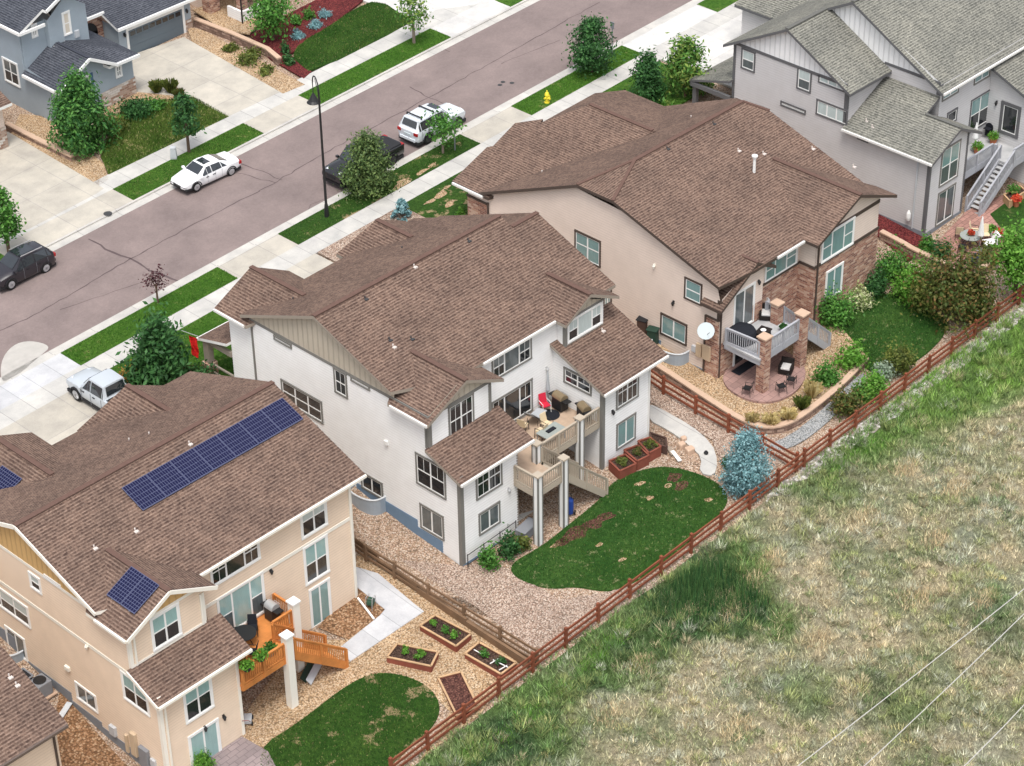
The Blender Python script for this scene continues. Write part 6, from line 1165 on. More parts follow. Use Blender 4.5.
for i,(c,lb) in enumerate(((((609,460),(625,453),(636,463),(620,471)),'red wooden planter box nearest the deck stairs'),(((624,449),(638,444),(649,455),(637,461)),'red wooden planter box in the middle of the row below the window'),(((638,440),(650,436),(661,446),(649,453)),'red wooden planter box at the far end of the row'))):
    BOX2.append(planter([c[0],c[1],c[2],c[3]],.6,lb,'redwood box','redwood box',grp='red planter boxes by the white house'))
E_=planter([(650,431),(666,437),(667,447),(651,441)],.5,'dark weathered wooden bin at the corner of the white house','dark wood','dark wood',grp='red planter boxes by the white house')
# ------------------------------------------------------------------ vegetation
def height_above(b,x,y):
    lo,hi=0.,30.
    for _ in range(40):
        m=(lo+hi)/2; v=np.array([b[0],b[1],b[2]+m])-CP; yy=383-F*(v@CU)/(v@FW)
        if yy>y: lo=m
        else: hi=m
    return lo
def leaves(C_,s,rg,elong=1.7,up=.35,nb=None):
    n=len(C_); d=rg.normal(size=(n,3)); d/=np.linalg.norm(d,axis=1)[:,None]
    nn=rg.normal(size=(n,3))+(nb if nb is not None else 0)+np.array([0,0,up]); u=np.cross(d,nn); u/=np.maximum(1e-6,np.linalg.norm(u,axis=1))[:,None]; v=np.cross(nn,u); v/=np.maximum(1e-6,np.linalg.norm(v,axis=1))[:,None]
    sz=s*(.6+.8*rg.random(n))[:,None]; V=np.stack([C_+v*sz*elong*.5,C_+u*sz*.5,C_-v*sz*elong*.5,C_-u*sz*.5],1).reshape(-1,3)
    return V,np.arange(4*n).reshape(n,4)
PSEED=[100]
def plant(name,label,cat,base,topy,wpx,mat,kind='ball',s=.15,dens=1.,grp=None,trunk=.0,dz=0.,clumps=None,bark='bark',topx=None,rag=.22):
    PSEED[0]+=1; rg=np.random.default_rng(PSEED[0]); b=np.array(gat(*base,dz)); H=height_above(b,base[0],topy); R=wpx/2*np.linalg.norm(b-CP)/F
    e=empty(name,b,label,cat,grp); z0=H*trunk; h=H-z0; A=4*math.pi*((R*R+2*R*h/2)/3); s=s*.72; N=int(np.clip(88*A*(.15/s)**2*dens,300,14000))
    K=clumps or int(np.clip(10+A*1.6,14,75))
    if kind=='ball':
        d=rg.normal(size=(K,3)); d/=np.linalg.norm(d,axis=1)[:,None]; rr=rg.random(K)**.45*(1+rag*rg.normal(size=K)*.5); cc=d*rr[:,None]*np.array([R,R,h/2])*.82+np.array([0,0,z0+h/2]); sp=np.array([R,R,h/2])*.26
    elif kind=='dome':
        d=rg.normal(size=(K,3)); d[:,2]=np.abs(d[:,2]); d/=np.linalg.norm(d,axis=1)[:,None]; rr=rg.random(K)**.4*(1+rag*rg.normal(size=K)*.4); cc=d*rr[:,None]*np.array([R,R,h])*.84; sp=np.array([R,R,h*.8])*.24
    elif kind=='egg':
        t=rg.random(K)**1.05; a=rg.uniform(0,2*math.pi,K); pr=np.sin(np.clip(t*.9+.13,0,1)*math.pi)**.75*(1-.35*t); rr=pr*R*rg.random(K)**.4*(1+rag*.4*rg.normal(size=K)); cc=np.stack([rr*np.cos(a),rr*np.sin(a),z0+t*h*.96],-1); sp=np.array([R*.22,R*.22,h*.075])
    elif kind=='cone':
        K=int(K*2.2); t=rg.random(K)**1.4; a=rg.uniform(0,2*math.pi,K); pr=(1-t)**(.62 if 'spruce' in name else .85)*(.92+.16*np.sin(t*40))+.03; rr=pr*R*(.55+.45*rg.random(K)**.5)*(1+rag*.25*rg.normal(size=K)); cc=np.stack([rr*np.cos(a),rr*np.sin(a),z0+.05*h+t*h*.93-.03*h*rr/R],-1); sp=np.array([R*.13,R*.13,h*.045])
    elif kind=='upright':
        t=rg.random(K)*.96; a=rg.uniform(0,2*math.pi,K); pr=np.where(t<.35,.75+.7*t,1-.95*(t-.35)/.65*.85); rr=pr*R*rg.random(K)**.45*(1+rag*.4*rg.normal(size=K)); cc=np.stack([rr*np.cos(a),rr*np.sin(a),z0+t*h],-1); sp=np.array([R*.17,R*.17,h*.10])
    k=rg.integers(0,K,N); P=cc[k]+rg.normal(size=(N,3))*sp*(1 if kind!='cone' else 1.)
    P=P[P[:,2]>.02]; ax=P-np.array([0,0,z0+h*.4]); nb=ax/np.maximum(.01,np.linalg.norm(ax,axis=1))[:,None]*1.1
    V,Fc=leaves(P,s,rg,2.3 if kind in('cone','upright') else 1.7,.35,nb)
    o=npmesh('foliage' if cat in('shrub',) else 'crown',V,Fc,mat); o.parent=e
    m=MB()
    if trunk>0 or kind in('ball','egg'):
        r=max(.035,.022*H); m.tube((0,0,-.1),(0,0,z0+h*.25),r*1.25,r,7)
        for i in range(5):
            c=cc[rg.integers(0,K)]; m.tube((0,0,z0+h*.05*i),tuple(c*np.array([.8,.8,1])),r*.5,r*.15,5)
    else: m.tube((0,0,-.1),(0,0,H*.8),max(.04,.025*H),.01,6)
    m.build('trunk' if cat!='shrub' else 'stem',bark,e,True); return e
def tuft(label,base,topy,wpx,mat,n=160,grp=None,dz=0.,name='ornamental_grass',cat='grass clump'):
    PSEED[0]+=1; rg=np.random.default_rng(PSEED[0]); b=np.array(gat(*base,dz)); H=max(.2,height_above(b,base[0],topy)); R=wpx/2*np.linalg.norm(b-CP)/F
    e=empty(name,b,label,cat,grp); a=rg.uniform(0,2*math.pi,n); r0=R*.35*rg.random(n); l=R*(.3+.7*rg.random(n)); h=H*(.55+.45*rg.random(n)); w=.03+.03*rg.random(n); p=rg.uniform(0,2*math.pi,n)
    x0,y0=r0*np.cos(a),r0*np.sin(a); x1,y1=x0+l*np.cos(a)*.8,y0+l*np.sin(a)*.8
    V=np.stack([np.stack([x0-w*np.cos(p),y0-w*np.sin(p),0*h],-1),np.stack([x0+w*np.cos(p),y0+w*np.sin(p),0*h],-1),np.stack([(x0+x1)/2+w*.8*np.cos(p),(y0+y1)/2+w*.8*np.sin(p),h*.85],-1),np.stack([x1,y1,h*(.7+.3*rg.random(n))],-1)],1).reshape(-1,3)
    o=npmesh('blades',V,np.arange(4*n).reshape(n,4),mat); o.parent=e
    m=MB(); m.lathe([(R*.3,-.04),(R*.25,.04)],(0,0,0),8); m.build('root_mound','soil',e,True); return e
ST='trees along the street'; SH='shrubs in the yards'
plant('evergreen_tree','large dense cone of dark green evergreen in front of the blue house','tree',(86,150),80,58,'needle green','upright',.17,1.3,ST,.02,dz=.1,clumps=90,rag=.35)
plant('street_tree','small dark green tree in the verge behind the white sedan','tree',(189,152),97,32,'leaf dark','egg',.2,.8,ST,.38,dz=.12)
plant('street_tree','small green tree in the verge behind the dark crossover','tree',(9,252),190,34,'leaf green','egg',.2,1.,ST,.3,dz=.12)
plant('street_tree','sparse bright green tree in the top verge beyond the street','tree',(414,43),-12,34,'maple mix','egg',.19,.42,ST,.3,dz=.12,bark='pale bark')
plant('yard_tree','leafy green tree in the red mulch bed by the white porch walls','tree',(274,39),-6,44,'leaf green','ball',.2,.8,ST,.12,dz=.13)
plant('street_tree','pale green cone shaped tree in front of the black pickup','tree',(369,192),138,50,'leaf dusk','egg',.15,1.5,ST,.04,dz=.12,clumps=80,rag=.15)
plant('street_tree','thin little green tree at the kerb beside the silver white off road car','tree',(443,153),111,36,'leaf green','ball',.17,.42,ST,.32,dz=.12,bark='pale bark')
plant('street_tree','round dark green tree in the verge near the yellow hydrant','tree',(592,72),19,46,'leaf dark','egg',.18,1.1,ST,.16,dz=.12)
plant('evergreen_shrub','narrow upright dark shrub on the lawn beyond the tan house roof','shrub',(646,99),57,40,'leaf dark','upright',.17,1.,SH,0.,dz=.12,rag=.5)
plant('yard_tree','feathery bright green tree beside the grey house porch','tree',(685,97),42,50,'maple mix','upright',.19,.7,ST,.02,dz=.12,rag=.8)
plant('shrub','pale flowering shrub beside the grey house porch post','shrub',(703,90),78,22,'leaf white green','dome',.14,1.,SH,dz=.1)
plant('sapling','bare purple leaved sapling by the near kerb','tree',(158,303),266,24,'leaf purple','ball',.13,.14,ST,.35,dz=.12)
plant('yard_tree','big dark green bush beside the white pickup and the porch','tree',(165,394),322,66,'leaf dark','upright',.2,1.1,ST,.02,dz=.1,clumps=70,rag=.5)
plant('shrub','orange and gold shrub beside the white pickup','shrub',(131,383),366,26,'leaf autumn','dome',.13,1.,SH,dz=.1)
plant('shrub','dark green shrub below the white house porch','shrub',(204,388),366,30,'leaf dark','dome',.15,1.,SH,dz=.1)
plant('shrub','rusty red shrub between the porch pier and the dark bush','shrub',(190,376),362,24,'leaf red green','dome',.14,.7,SH,dz=.1)
plant('shrub','young blue spruce by the sidewalk beyond the white house roof','shrub',(402,217),199,20,'needle blue','cone',.12,1.,SH,dz=.12)
plant('shrub','lime green shrub at the front corner of the tan house','shrub',(462,216),205,11,'leaf bright','dome',.1,1.,SH,dz=.12)
plant('blue_spruce','blue spruce in the gravel beside the curved path','tree',(745,489),436,44,'needle blue','egg',.11,2.6,ST,.0,dz=.02,clumps=150,rag=.06)
plant('yard_tree','large olive and russet tree against the red fence below the grey house patio','tree',(957,322),254,72,'leaf red green','ball',.19,1.,ST,.1,dz=.02,clumps=60,rag=.5)
plant('yard_tree','olive green tree at the left side of the russet tree','tree',(930,314),272,46,'leaf olive','ball',.18,.9,ST,.08,dz=.02,rag=.4)
plant('yard_tree','bright green tree at the right edge beside the red fence','tree',(1014,300),226,50,'leaf bright','ball',.19,1.,ST,.15,dz=.02,rag=.4)
for lb,b,t,w,mt in (('dark rounded shrub under the tall window of the tan house',(832,324),287,42,'leaf green'),('white blossomed shrub between two round shrubs at the tan brick wall',(856,306),284,28,'leaf white green'),('round green shrub at the right of the white blossomed shrub',(872,293),264,30,'leaf dark'),('leafy green shrub at the corner of the tan brick wall',(893,280),248,38,'leaf green'),
  ('bright green spreading shrub under the block wall of the grey house',(914,298),262,46,'leaf bright'),('dark green shrub at the rear corner of the grey house',(938,262),236,26,'leaf dark'),('small dark shrub beside the grey house corner shrub',(926,254),234,20,'leaf green'),
  ('green shrub on the golden terrace beside the stairs',(826,386),362,28,'leaf green'),('larger green shrub at the foot of the grey deck stairs',(850,368),342,32,'leaf bright'),('yellow tinged shrub on the clippings lawn by the red fence',(897,370),342,34,'leaf olive'),('sage green low shrub beside the yellow tinged shrub',(884,377),363,24,'sage'),
  ('bright green shrub between the crushed stone path and the fence',(872,396),374,30,'leaf bright'),('dark red flecked shrub beside the crushed stone path',(845,412),388,34,'leaf red green'),('lime green shrub beside the red flecked shrub',(860,400),383,22,'maple mix'),
  ('dark green shrub against the bed of the olive tree',(975,318),290,36,'leaf olive'),('low dark green shrub by the blue house stone wall',(136,114),99,34,'leaf dark'),('low dark green shrub at the middle of the blue house bed',(152,108),97,26,'leaf green'),('grey green weed clump beside the big evergreen',(112,130),114,30,'leaf olive'),
  ('small green ball shrub at the top of the red mulch bed',(309,18),8,13,'leaf green'),('small green ball shrub beneath the mulch bed tree',(296,24),14,14,'leaf green'),('round dark green shrub by the block wall steps',(285,53),42,13,'leaf dark'),('round dark green shrub next to the curved far lawn',(289,64),53,13,'leaf dark'),
  ('spreading juniper on the golden strip beside the driveway',(252,60),51,30,'leaf olive'),('small juniper nearest the street on the golden strip',(267,72),65,20,'leaf olive'),('small juniper nearest the garage on the golden strip',(231,50),44,17,'leaf olive'),
  ('leafy shrub at the left end of the iron railing',(489,566),545,24,'leaf green'),('dark shrub at the middle of the iron railing',(507,556),532,26,'leaf dark'),('low shrub by the grey storage box',(523,548),534,18,'leaf olive'),('low green plant beside the blue spruce',(727,466),457,14,'leaf dark'),('pale green shrub at the far end of the red fence',(990,262),245,26,'leaf olive')):
    plant('shrub',lb,'shrub',b,t,w,mt,'dome',.14,1.,SH,dz=.08 if b[1]>240 else .14)
for lb,b,w in (('teal cushion plant highest in the red mulch bed',(325,16),13),('teal cushion plant in the middle of the red mulch bed',(315,27),14),('teal cushion plant lowest in the red mulch bed',(298,37),14)): plant('cushion_plant',lb,'shrub',b,b[1]-7,w,'needle blue','dome',.1,1.2,'teal cushion plants in the red mulch',dz=.13,rag=.05)
for lb,b,t,w,mt in (('left grass clump on the golden bed by the blue house driveway',(157,92),79,16,'leaf olive'),('right grass clump on the golden bed by the blue house driveway',(171,92),78,17,'leaf olive'),('brownish grass clump between driveway and olive lawn',(179,97),88,14,'leaf red green'),('yellow grass clump on the terrace nearest the white house',(752,422),413,18,'straw'),('yellow grass clump below the left brick pillar',(770,424),414,22,'straw'),('yellow grass clump below the round patio',(788,419),408,22,'straw'),('yellow green grass clump right of the round patio',(802,408),396,20,'leaf olive'),('pale yellow grass clump by the terrace wall',(812,396),380,22,'straw')):
    tuft(lb,b,t,w,mt,220,'ornamental grass clumps',dz=.3 if b[0]>700 else .14)
# plants in the raised beds
def herb(label,p,w,h,mat,dz,grp='vegetables and flowers in the beds'): plant('bed_plant',label,'shrub',p,p[1]-h,w,mat,'dome',.09,1.1,grp,dz=dz,clumps=9,rag=.4)
herb('leafy vegetable nearest the path in the first raised bed',(434,625),9,5,'leaf bright',.35); herb('leafy vegetable in the middle of the first raised bed',(445,632),9,6,'leaf green',.35); herb('leafy vegetable at the far end of the first raised bed',(455,637),11,7,'leaf bright',.35)
herb('small vegetable in the framed bed',(484,655),9,6,'leaf green',.35); herb('small dark vegetable among the seed frames',(500,662),12,6,'leaf dark',.35); herb('bright vegetable in the wedge shaped bed',(405,652),10,5,'leaf bright',.35); herb('second bright vegetable in the wedge shaped bed',(421,657),12,5,'leaf bright',.35)
herb('mixed plants in the red planter nearest the stairs',(622,462),13,5,'leaf olive',.5); herb('red leaved plants in the middle red planter',(637,453),12,5,'leaf red green',.5); herb('orange flowered plants in the far red planter',(650,445),12,5,'leaf olive',.5)
herb('bright green potted plant by the lower door of the beige house',(206,764),24,16,'leaf bright',.1)
# lawn tufts: rough blades so the lawns are not flat sheets
def lawn_blades(name,poly,n,h,cols,label,dz=.03,seed=5):
    rg=np.random.default_rng(seed); P=np.array([q[:2] for q in poly]); x=rg.uniform(P[:,0].min(),P[:,0].max(),n*3); y=rg.uniform(P[:,1].min(),P[:,1].max(),n*3)
    ins=np.zeros(len(x),bool); j=len(P)-1
    for i in range(len(P)):
        c=((P[i,1]>y)!=(P[j,1]>y))&(x<(P[j,0]-P[i,0])*(y-P[i,1])/(P[j,1]-P[i,1]+1e-9)+P[i,0]); ins^=c; j=i
    x=x[ins][:n];y=y[ins][:n];n=len(x); z=gz(x,y)+dz; hh=h*(.4+.8*rg.random(n))*(.6+.8*fbm(x,y,.8,seed)); a=rg.uniform(0,6.28,n); b=rg.uniform(0,6.28,n); w=.028*(.6+.8*rg.random(n)); l=hh*.6*rg.random(n)
    V=np.stack([np.stack([x-np.cos(a)*w,y-np.sin(a)*w,z-.02],-1),np.stack([x+np.cos(a)*w,y+np.sin(a)*w,z-.02],-1),np.stack([x+np.cos(b)*l,y+np.sin(b)*l,z+hh],-1)],1).reshape(-1,3)
    c=np.array(cols); t=np.clip((fbm(x,y,.6,seed+3)-.3)*2.2,0,1)[:,None]; col=c[0]*(1-t)+c[1]*t; pale=(rg.random(n)<.06)[:,None]; col=np.where(pale,c[2],col)*(.7+.6*rg.random(n))[:,None]
    return tag(npmesh(name,V,np.arange(3*n).reshape(n,3),'blade',np.repeat(col,3,0)),label,'grass',None,'stuff')
DG=[(.034,.098,.017),(.08,.155,.03),(.19,.25,.09)]; MG=[(.035,.10,.016),(.085,.16,.03),(.25,.24,.10)]; BG=[(.05,.15,.016),(.085,.21,.025),(.16,.26,.05)]
lawn_blades('lawn_grass',smoothpoly(LAWN2,2),16000,.10,DG,'short grass of the back lawn of the white house',.03,5); lawn_blades('lawn_grass',smoothpoly(LAWN1,2),12000,.10,MG,'short grass of the back lawn of the beige house',.03,6); lawn_blades('lawn_grass',smoothpoly(LAWN3,2),9000,.10,DG,'short grass of the back lawn of the tan house',.06,7)
lawn_blades('lawn_grass',px((109,176),(101,158),(112,128),(122,112),(150,103),(193,98),(229,118)),14000,.16,[(.05,.11,.016),(.12,.17,.035),(.34,.32,.14)],'uneven grass of the olive lawn at the blue house',.12,8)
lawn_blades('lawn_grass',smoothpoly(px((292,58),(300,45),(330,28),(352,12),(378,1),(408,20),(413,24),(312,75),(300,66)),1),14000,.10,MG,'short grass of the curved lawn beside the red mulch bed',.16,9)
for i,(x0,x1,y0,y1,c) in enumerate(((-15.2,-3.25,19.9,21.7,BG),(1.7,17.8,19.9,21.7,MG),(22.7,33.9,19.9,21.7,BG),(-1.6,9.5,32.,33.9,MG),(14.5,27.2,32.,33.9,BG),(-14.9,-3.5,10.5,18.2,BG))): lawn_blades('lawn_grass',rect(x0,x1,y0,y1),5000 if y1-y0<3 else 12000,.09,c,'short grass of a street side lawn strip',.12,20+i)
# ------------------------------------------------------------------ furniture and small things
def place(p,z): return np.array(at(p[0],p[1],z))
def local(name,label,cat,loc,rz=0.,grp=None): return empty(name,loc,label,cat,grp,rz)
def mesh_chair(label,loc,rz,frame='black metal',seat='black fabric',grp='patio chairs'):
    e=local('patio_chair',label,'chair',loc,rz,grp); m=MB(); m.box(-.24,.24,-.24,.24,.41,.45); m.build('seat',seat,e,True); m=MB(); m.prism([(-.24,-.24,.45),(.24,-.24,.45),(.22,-.36,.98),(-.22,-.36,.98)],(0,.025,0)); m.build('backrest',seat,e,True)
    for sx in (-1,1):
        m=MB(); m.path([(sx*.25,.24,0),(sx*.25,.22,.62),(sx*.25,-.28,.64)],.018,6); m.build('armrest',frame,e,True)
        for sy in (-1,1): m=MB(); m.tube((sx*.23,sy*.22,.42),(sx*.25,sy*.26,0),.016,.016,6); m.build('leg',frame,e,True)
    return e
def wicker(label,loc,rz):
    e=local('wicker_armchair',label,'armchair',loc,rz,'wicker armchairs'); m=MB(); m.box(-.38,.38,-.36,.38,.08,.34); m.build('base','wicker',e,True); m=MB(); m.box(-.38,.38,-.42,-.30,.341,.78); m.build('backrest','wicker',e,True)
    for s in (-1,1): m=MB(); m.box(min(s*.28,s*.40),max(s*.28,s*.40),-.3,.38,.341,.58); m.build('armrest','wicker',e,True)
    m=MB(); m.box(-.27,.27,-.29,.36,.345,.46); m.build('cushion','cushion',e,True,bevel=.03); return e
def round_table(label,loc,r=.55,top='black metal',h=.72):
    e=local('round_table',label,'table',loc,0.,'patio tables'); m=MB(); m.lathe([(r,h-.03),(r,h)],(0,0,0),20); m.build('tabletop',top,e,True)
    for k in range(4): t=k*math.pi/2+.5; m=MB(); m.tube((.1*math.cos(t),.1*math.sin(t),h-.03),(r*.75*math.cos(t),r*.75*math.sin(t),0),.02,.02,6); m.build('leg','black metal',e,True)
    return e
def grill(label,loc,rz,lid='bronze lid',body='black metal',w=.75):
    e=local('grill',label,'grill',loc,rz,'barbecue grills on the decks'); m=MB(); m.box(-w/2,w/2,-.28,.28,.08,.78); m.build('cabinet',body,e,True,bevel=.02); m=MB()
    for k in range(9):
        t0=math.pi*k/9;t1=math.pi*(k+1)/9; m.face([(-w/2,.28*math.cos(t0),.80+.28*math.sin(t0)),(w/2,.28*math.cos(t0),.80+.28*math.sin(t0)),(w/2,.28*math.cos(t1),.80+.28*math.sin(t1)),(-w/2,.28*math.cos(t1),.80+.28*math.sin(t1))])
    for sx in (-1,1): m.face([(sx*w/2,.28*math.cos(math.pi*k/9),.80+.28*math.sin(math.pi*k/9)) for k in range(10)])
    m.build('lid',lid,e,True)
    for s in (-1,1): m=MB(); m.box(min(s*w/2,s*(w/2+.35)),max(s*w/2,s*(w/2+.35)),-.22,.22,.74,.79); m.build('side_shelf',body,e,True)
    m=MB(); m.tube((-w*.35,-.33,.9),(w*.35,-.33,.9),.018,.018,6); m.build('handle','steel',e,True); return e
def umbrella(label,loc,h=2.3,mat='white fabric',r=.17):
    e=local('closed_umbrella',label,'umbrella',loc,0.,'closed patio umbrellas'); m=MB(); m.lathe([(.25,0),(.25,.06),(.05,.1)],(0,0,0),12); m.build('base','grey metal',e,True); m=MB(); m.tube((0,0,.08),(0,0,h),.022,.022,8); m.build('pole','grey metal',e,True)
    m=MB(); m.lathe([(r*.8,h*.42),(r,h*.46),(r*.75,h*.62),(r*.5,h*.8),(r*.25,h*.95),(.02,h+.02)],(0,0,0),10); m.build('canopy',mat,e,True); return e
def pot(label,loc,r=.2,h=.35,mat='terracotta',leaf='leaf bright',pr=14,grp='potted plants'):
    e=local('potted_plant',label,'potted plant',loc,0.,grp); m=MB(); m.lathe([(r*.7,0),(r,h),(r*.92,h)],(0,0,0),12); m.build('pot',mat,e,True)
    PSEED[0]+=1; rg=np.random.default_rng(PSEED[0]); n=220; d=rg.normal(size=(n,3)); d[:,2]=abs(d[:,2]); d/=np.linalg.norm(d,axis=1)[:,None]; P=d*(rg.random(n)**.5)[:,None]*np.array([r*1.6,r*1.6,r*1.7])+np.array([0,0,h]); V,Fc=leaves(P,.09,rg); o=npmesh('foliage',V,Fc,leaf); o.parent=e; return e
zd=.42
grill('wide grill with bronze lid against the white house wall',place((560,409),zd),math.pi*.5-.1); grill('barrel smoker with pale bronze lid at the deck corner',place((584,420),zd),math.pi*.5-.35,'bronze lid','black plastic',.7)
umbrella('folded grey umbrella standing against the white house wall',place((548,405),zd),2.3,'grey fabric',.12)
e=local('lounge_chair','grey reclining lounge chair on the tan deck','lounge chair',place((537,420),zd),-math.pi*.42); m=MB(); m.prism([(-.3,.6,.32),(.3,.6,.32),(.3,-.3,.36),(-.3,-.3,.36)],(0,0,.06)); m.build('seat','grey fabric',e,True); m=MB(); m.prism([(-.3,-.3,.37),(.3,-.3,.37),(.3,-.95,1.0),(-.3,-.95,1.0)],(0,0,.06)); m.build('backrest','grey fabric',e,True); m=MB(); m.path([(-.32,.6,.3),(-.32,-.3,.34),(-.32,-.95,.98)],.02,6); m.path([(.32,.6,.3),(.32,-.3,.34),(.32,-.95,.98)],.02,6)
for sx in (-1,1):
    for y in (.5,-.5): m.tube((sx*.32,y,.34),(sx*.32,y,0),.018,.018,6)
m.tube((-.32,.5,.3),(.32,.5,.3),.018,.018,6); m.build('frame','black metal',e,True)
mesh_chair('patio chair with red fabric beside the lounge chair',place((545,411),zd),math.pi*.9,'white trim','red fabric')
q=place((550,415),zd); m=MB(); m.lathe([(.55,0.0),(.55,.015)],(q[0],q[1],q[2]+.004),24); tag(m.build('round_mat','black fabric'),'round dark mat lying on the tan deck','mat')
e=local('dining_table','rectangular pale glass table beside the deck railing','table',place((551,441),zd),0.,'patio tables'); m=MB(); m.box(-.75,.75,-.42,.42,.68,.72); m.build('tabletop','table glass',e,True)
for sx in (-1,1):
    for sy in (-1,1): m=MB(); m.tube((sx*.68,sy*.36,.68),(sx*.7,sy*.38,0),.025,.025,6); m.build('leg','grey metal',e,True)
q=np.array(e.location); m=MB(); m.box(q[0]-.3,q[0]+.3,q[1]-.12,q[1]+.12,q[2]+.723,q[2]+.78); tag(m.build('serving_tray','black fabric'),'dark tray lying on the pale glass table','tray')
mesh_chair('cream chair at the left side of the pale glass table',place((541,437),zd),math.pi*.0+.1,'black metal','cream fabric'); mesh_chair('cream chair between the glass table and the lounge chair',place((547,430),zd),math.pi,'black metal','cream fabric'); mesh_chair('black framed chair beside the shed roof edge',place((523,431),zd),-1.2,'black metal','cream fabric')
# beige house deck
zd=-.36
grill('black grill with silver lid beside the orange railing',place((273,619),zd),math.pi*.5,'steel','black metal',.6); round_table('round dark mesh table on the orange deck',place((245,644),zd),.62)
for p,r,lb in (((253,634),2.4,'dark chair at the window side of the mesh table'),((252,658),.6,'dark chair at the railing side of the mesh table'),((238,640),-2.,'dark chair at the left of the mesh table'),((239,662),-.4,'dark chair half hidden behind the shed roof edge')): mesh_chair(lb,place(p,zd),r)
pot('potted plant beside the pillar on the orange deck',place((270,655),zd),.26,.35,'grey metal','leaf green'); e=pot('left flower box hung on the orange railing',place((247,670),zd+1.02),.25,.2,'black plastic','leaf bright'); e=pot('right flower box hung on the orange railing',place((261,660),zd+1.02),.25,.2,'black plastic','leaf bright')
e=local('tarpaulin','grey and dark green folded tarpaulin under the ramp','tarpaulin',gat(313,672),.5); m=MB(); m.prism([(-1.,-.25,.03),(1.,-.3,.05),(1.1,.0,.22),(-.9,.05,.2)],(0,0,.06)); m.build('cover','sky plastic',e,True); m=MB(); m.prism([(-.9,.06,.03),(1.1,.05,.04),(1.0,.4,.2),(-.8,.4,.16)],(0,0,.05)); m.build('dark_sheet','bin green',e,True)
e=local('hose_reel','green garden hose reel beside the concrete path','hose reel',gat(371,607),.4); m=MB(); m.lathe([(.24,-.14),(.24,.14)],(0,0,.36),14,0,'y'); m.build('drum','green plastic',e,True); m=MB()
for s in (-1,1): m.path([(-.28,s*.18,0),(-.2,s*.18,.7),(.2,s*.18,.7),(.28,s*.18,0)],.02,6); m.tube((-.2,-.18,.7),(-.2,.18,.7),.02,.02,6)
m.build('frame','steel',e,True)
q=gat(362,580); e=local('drain_pipe','white downspout extension lying across the mulch at the house corner','drain pipe',gat(365,607)); A=np.array(gat(358,601))+(0,0,.2);B=np.array(gat(374,620))+(0,0,.06); m=MB(); m.bar(A-np.array(e.location),B-np.array(e.location),.1,.08); m.build('pipe','white trim',e,True)
e=local('wheelbarrow','small mower like grey push cart below the orange deck','cart',gat(248,722),.8); m=MB(); m.box(-.3,.3,-.2,.2,.12,.32); m.build('body','sky plastic',e,True,bevel=.03); m=MB(); m.path([(-.3,-.15,.3),(-1.0,-.15,1.0),(-1.0,.15,1.0),(-.3,.15,.3)],.018,6); m.build('handle','redwood box',e,True)
for sx in (-1,1):
    for sy in (-1,1): m=MB(); m.lathe([(.11,-.03),(.11,.03)],(sx*.24,sy*.23,.11),12,0,'y'); m.build('wheel','tyre',e,True)
# left side of the beige house
e=local('air_conditioner','grey air conditioning unit on a slab against the beige house','air conditioner',gat(42,694)); m=MB(); m.box(-.42,.42,-.42,.42,.08,.9); m.build('cabinet','grey metal',e,True,bevel=.05); m=MB(); m.lathe([(.33,.905),(.33,.93),(.1,.95)],(0,0,0),18); m.build('fan_grille','black metal',e,True); m=MB(); m.box(-.55,.55,-.55,.55,0,.079); m.build('slab','stone cap',e,True)
e=local('waste_bin','square black bin with open rim beside the air conditioner','bin',gat(24,690)); m=MB(); m.prism([(-.38,-.38,0),(.38,-.38,0),(.38,.38,0),(-.38,.38,0)],(0,0,.9)); m.build('body','black plastic',e,True,bevel=.04); m=MB(); m.path([(-.4,-.4,.92),(.4,-.4,.92),(.4,.4,.92),(-.4,.4,.92),(-.4,-.4,.92)],.05,6); m.build('rim','grey metal',e,True)
q=np.array(gat(64,714)); m=MB(); m.bar(np.array(gat(70,704))+(0,0,.1),np.array(gat(58,722))+(0,0,.08),.3,.05); tag(m.build('splash_block','galvanised inner'),'pale splash trough lying on the bark mulch','splash block')
# white house rear
e=local('storage_box','grey storage chest in the shade under the tan deck','storage box',gat(527,534),.15); m=MB(); m.box(-.65,.65,-.32,.32,0,.5); m.build('chest','grey metal',e,True,bevel=.03); m=MB(); m.box(-.68,.68,-.35,.35,.505,.6); m.build('lid','grey metal',e,True,bevel=.04)
e=local('hand_truck','blue upright golf trolley behind the white pillar','trolley',gat(570,515),.6); m=MB(); m.lathe([(.17,.15),(.2,.5),(.19,1.0),(.15,1.1)],(0,0,0),12); m.build('bag','blue plastic',e,True); m=MB(); m.path([(0,-.2,.1),(0,-.1,1.2),(.25,.0,1.3)],.02,6); m.build('handle','black metal',e,True)
for s in (-1,1): m=MB(); m.lathe([(.14,-.03),(.14,.03)],(.1,s*.25,.14),14,0,'y'); m.build('wheel','tyre',e,True)
e=local('iron_railing','thin black iron railing along the wall foot of the white house','railing',gat(490,552)); A=np.array(gat(468,567));B=np.array(gat(516,533)); o=np.array(e.location)
for i in range(4):
    p=A+(B-A)*i/3; m=MB(); m.tube(p-o,p-o+(0,0,.85),.028,.028,6); m.build('post','black metal',e,True)
m=MB(); 
for hh in (.78,.15): m.tube(A-o+(0,0,hh),B-o+(0,0,hh),.022,.022,6); m.build('rail','black metal',e,True); m=MB()
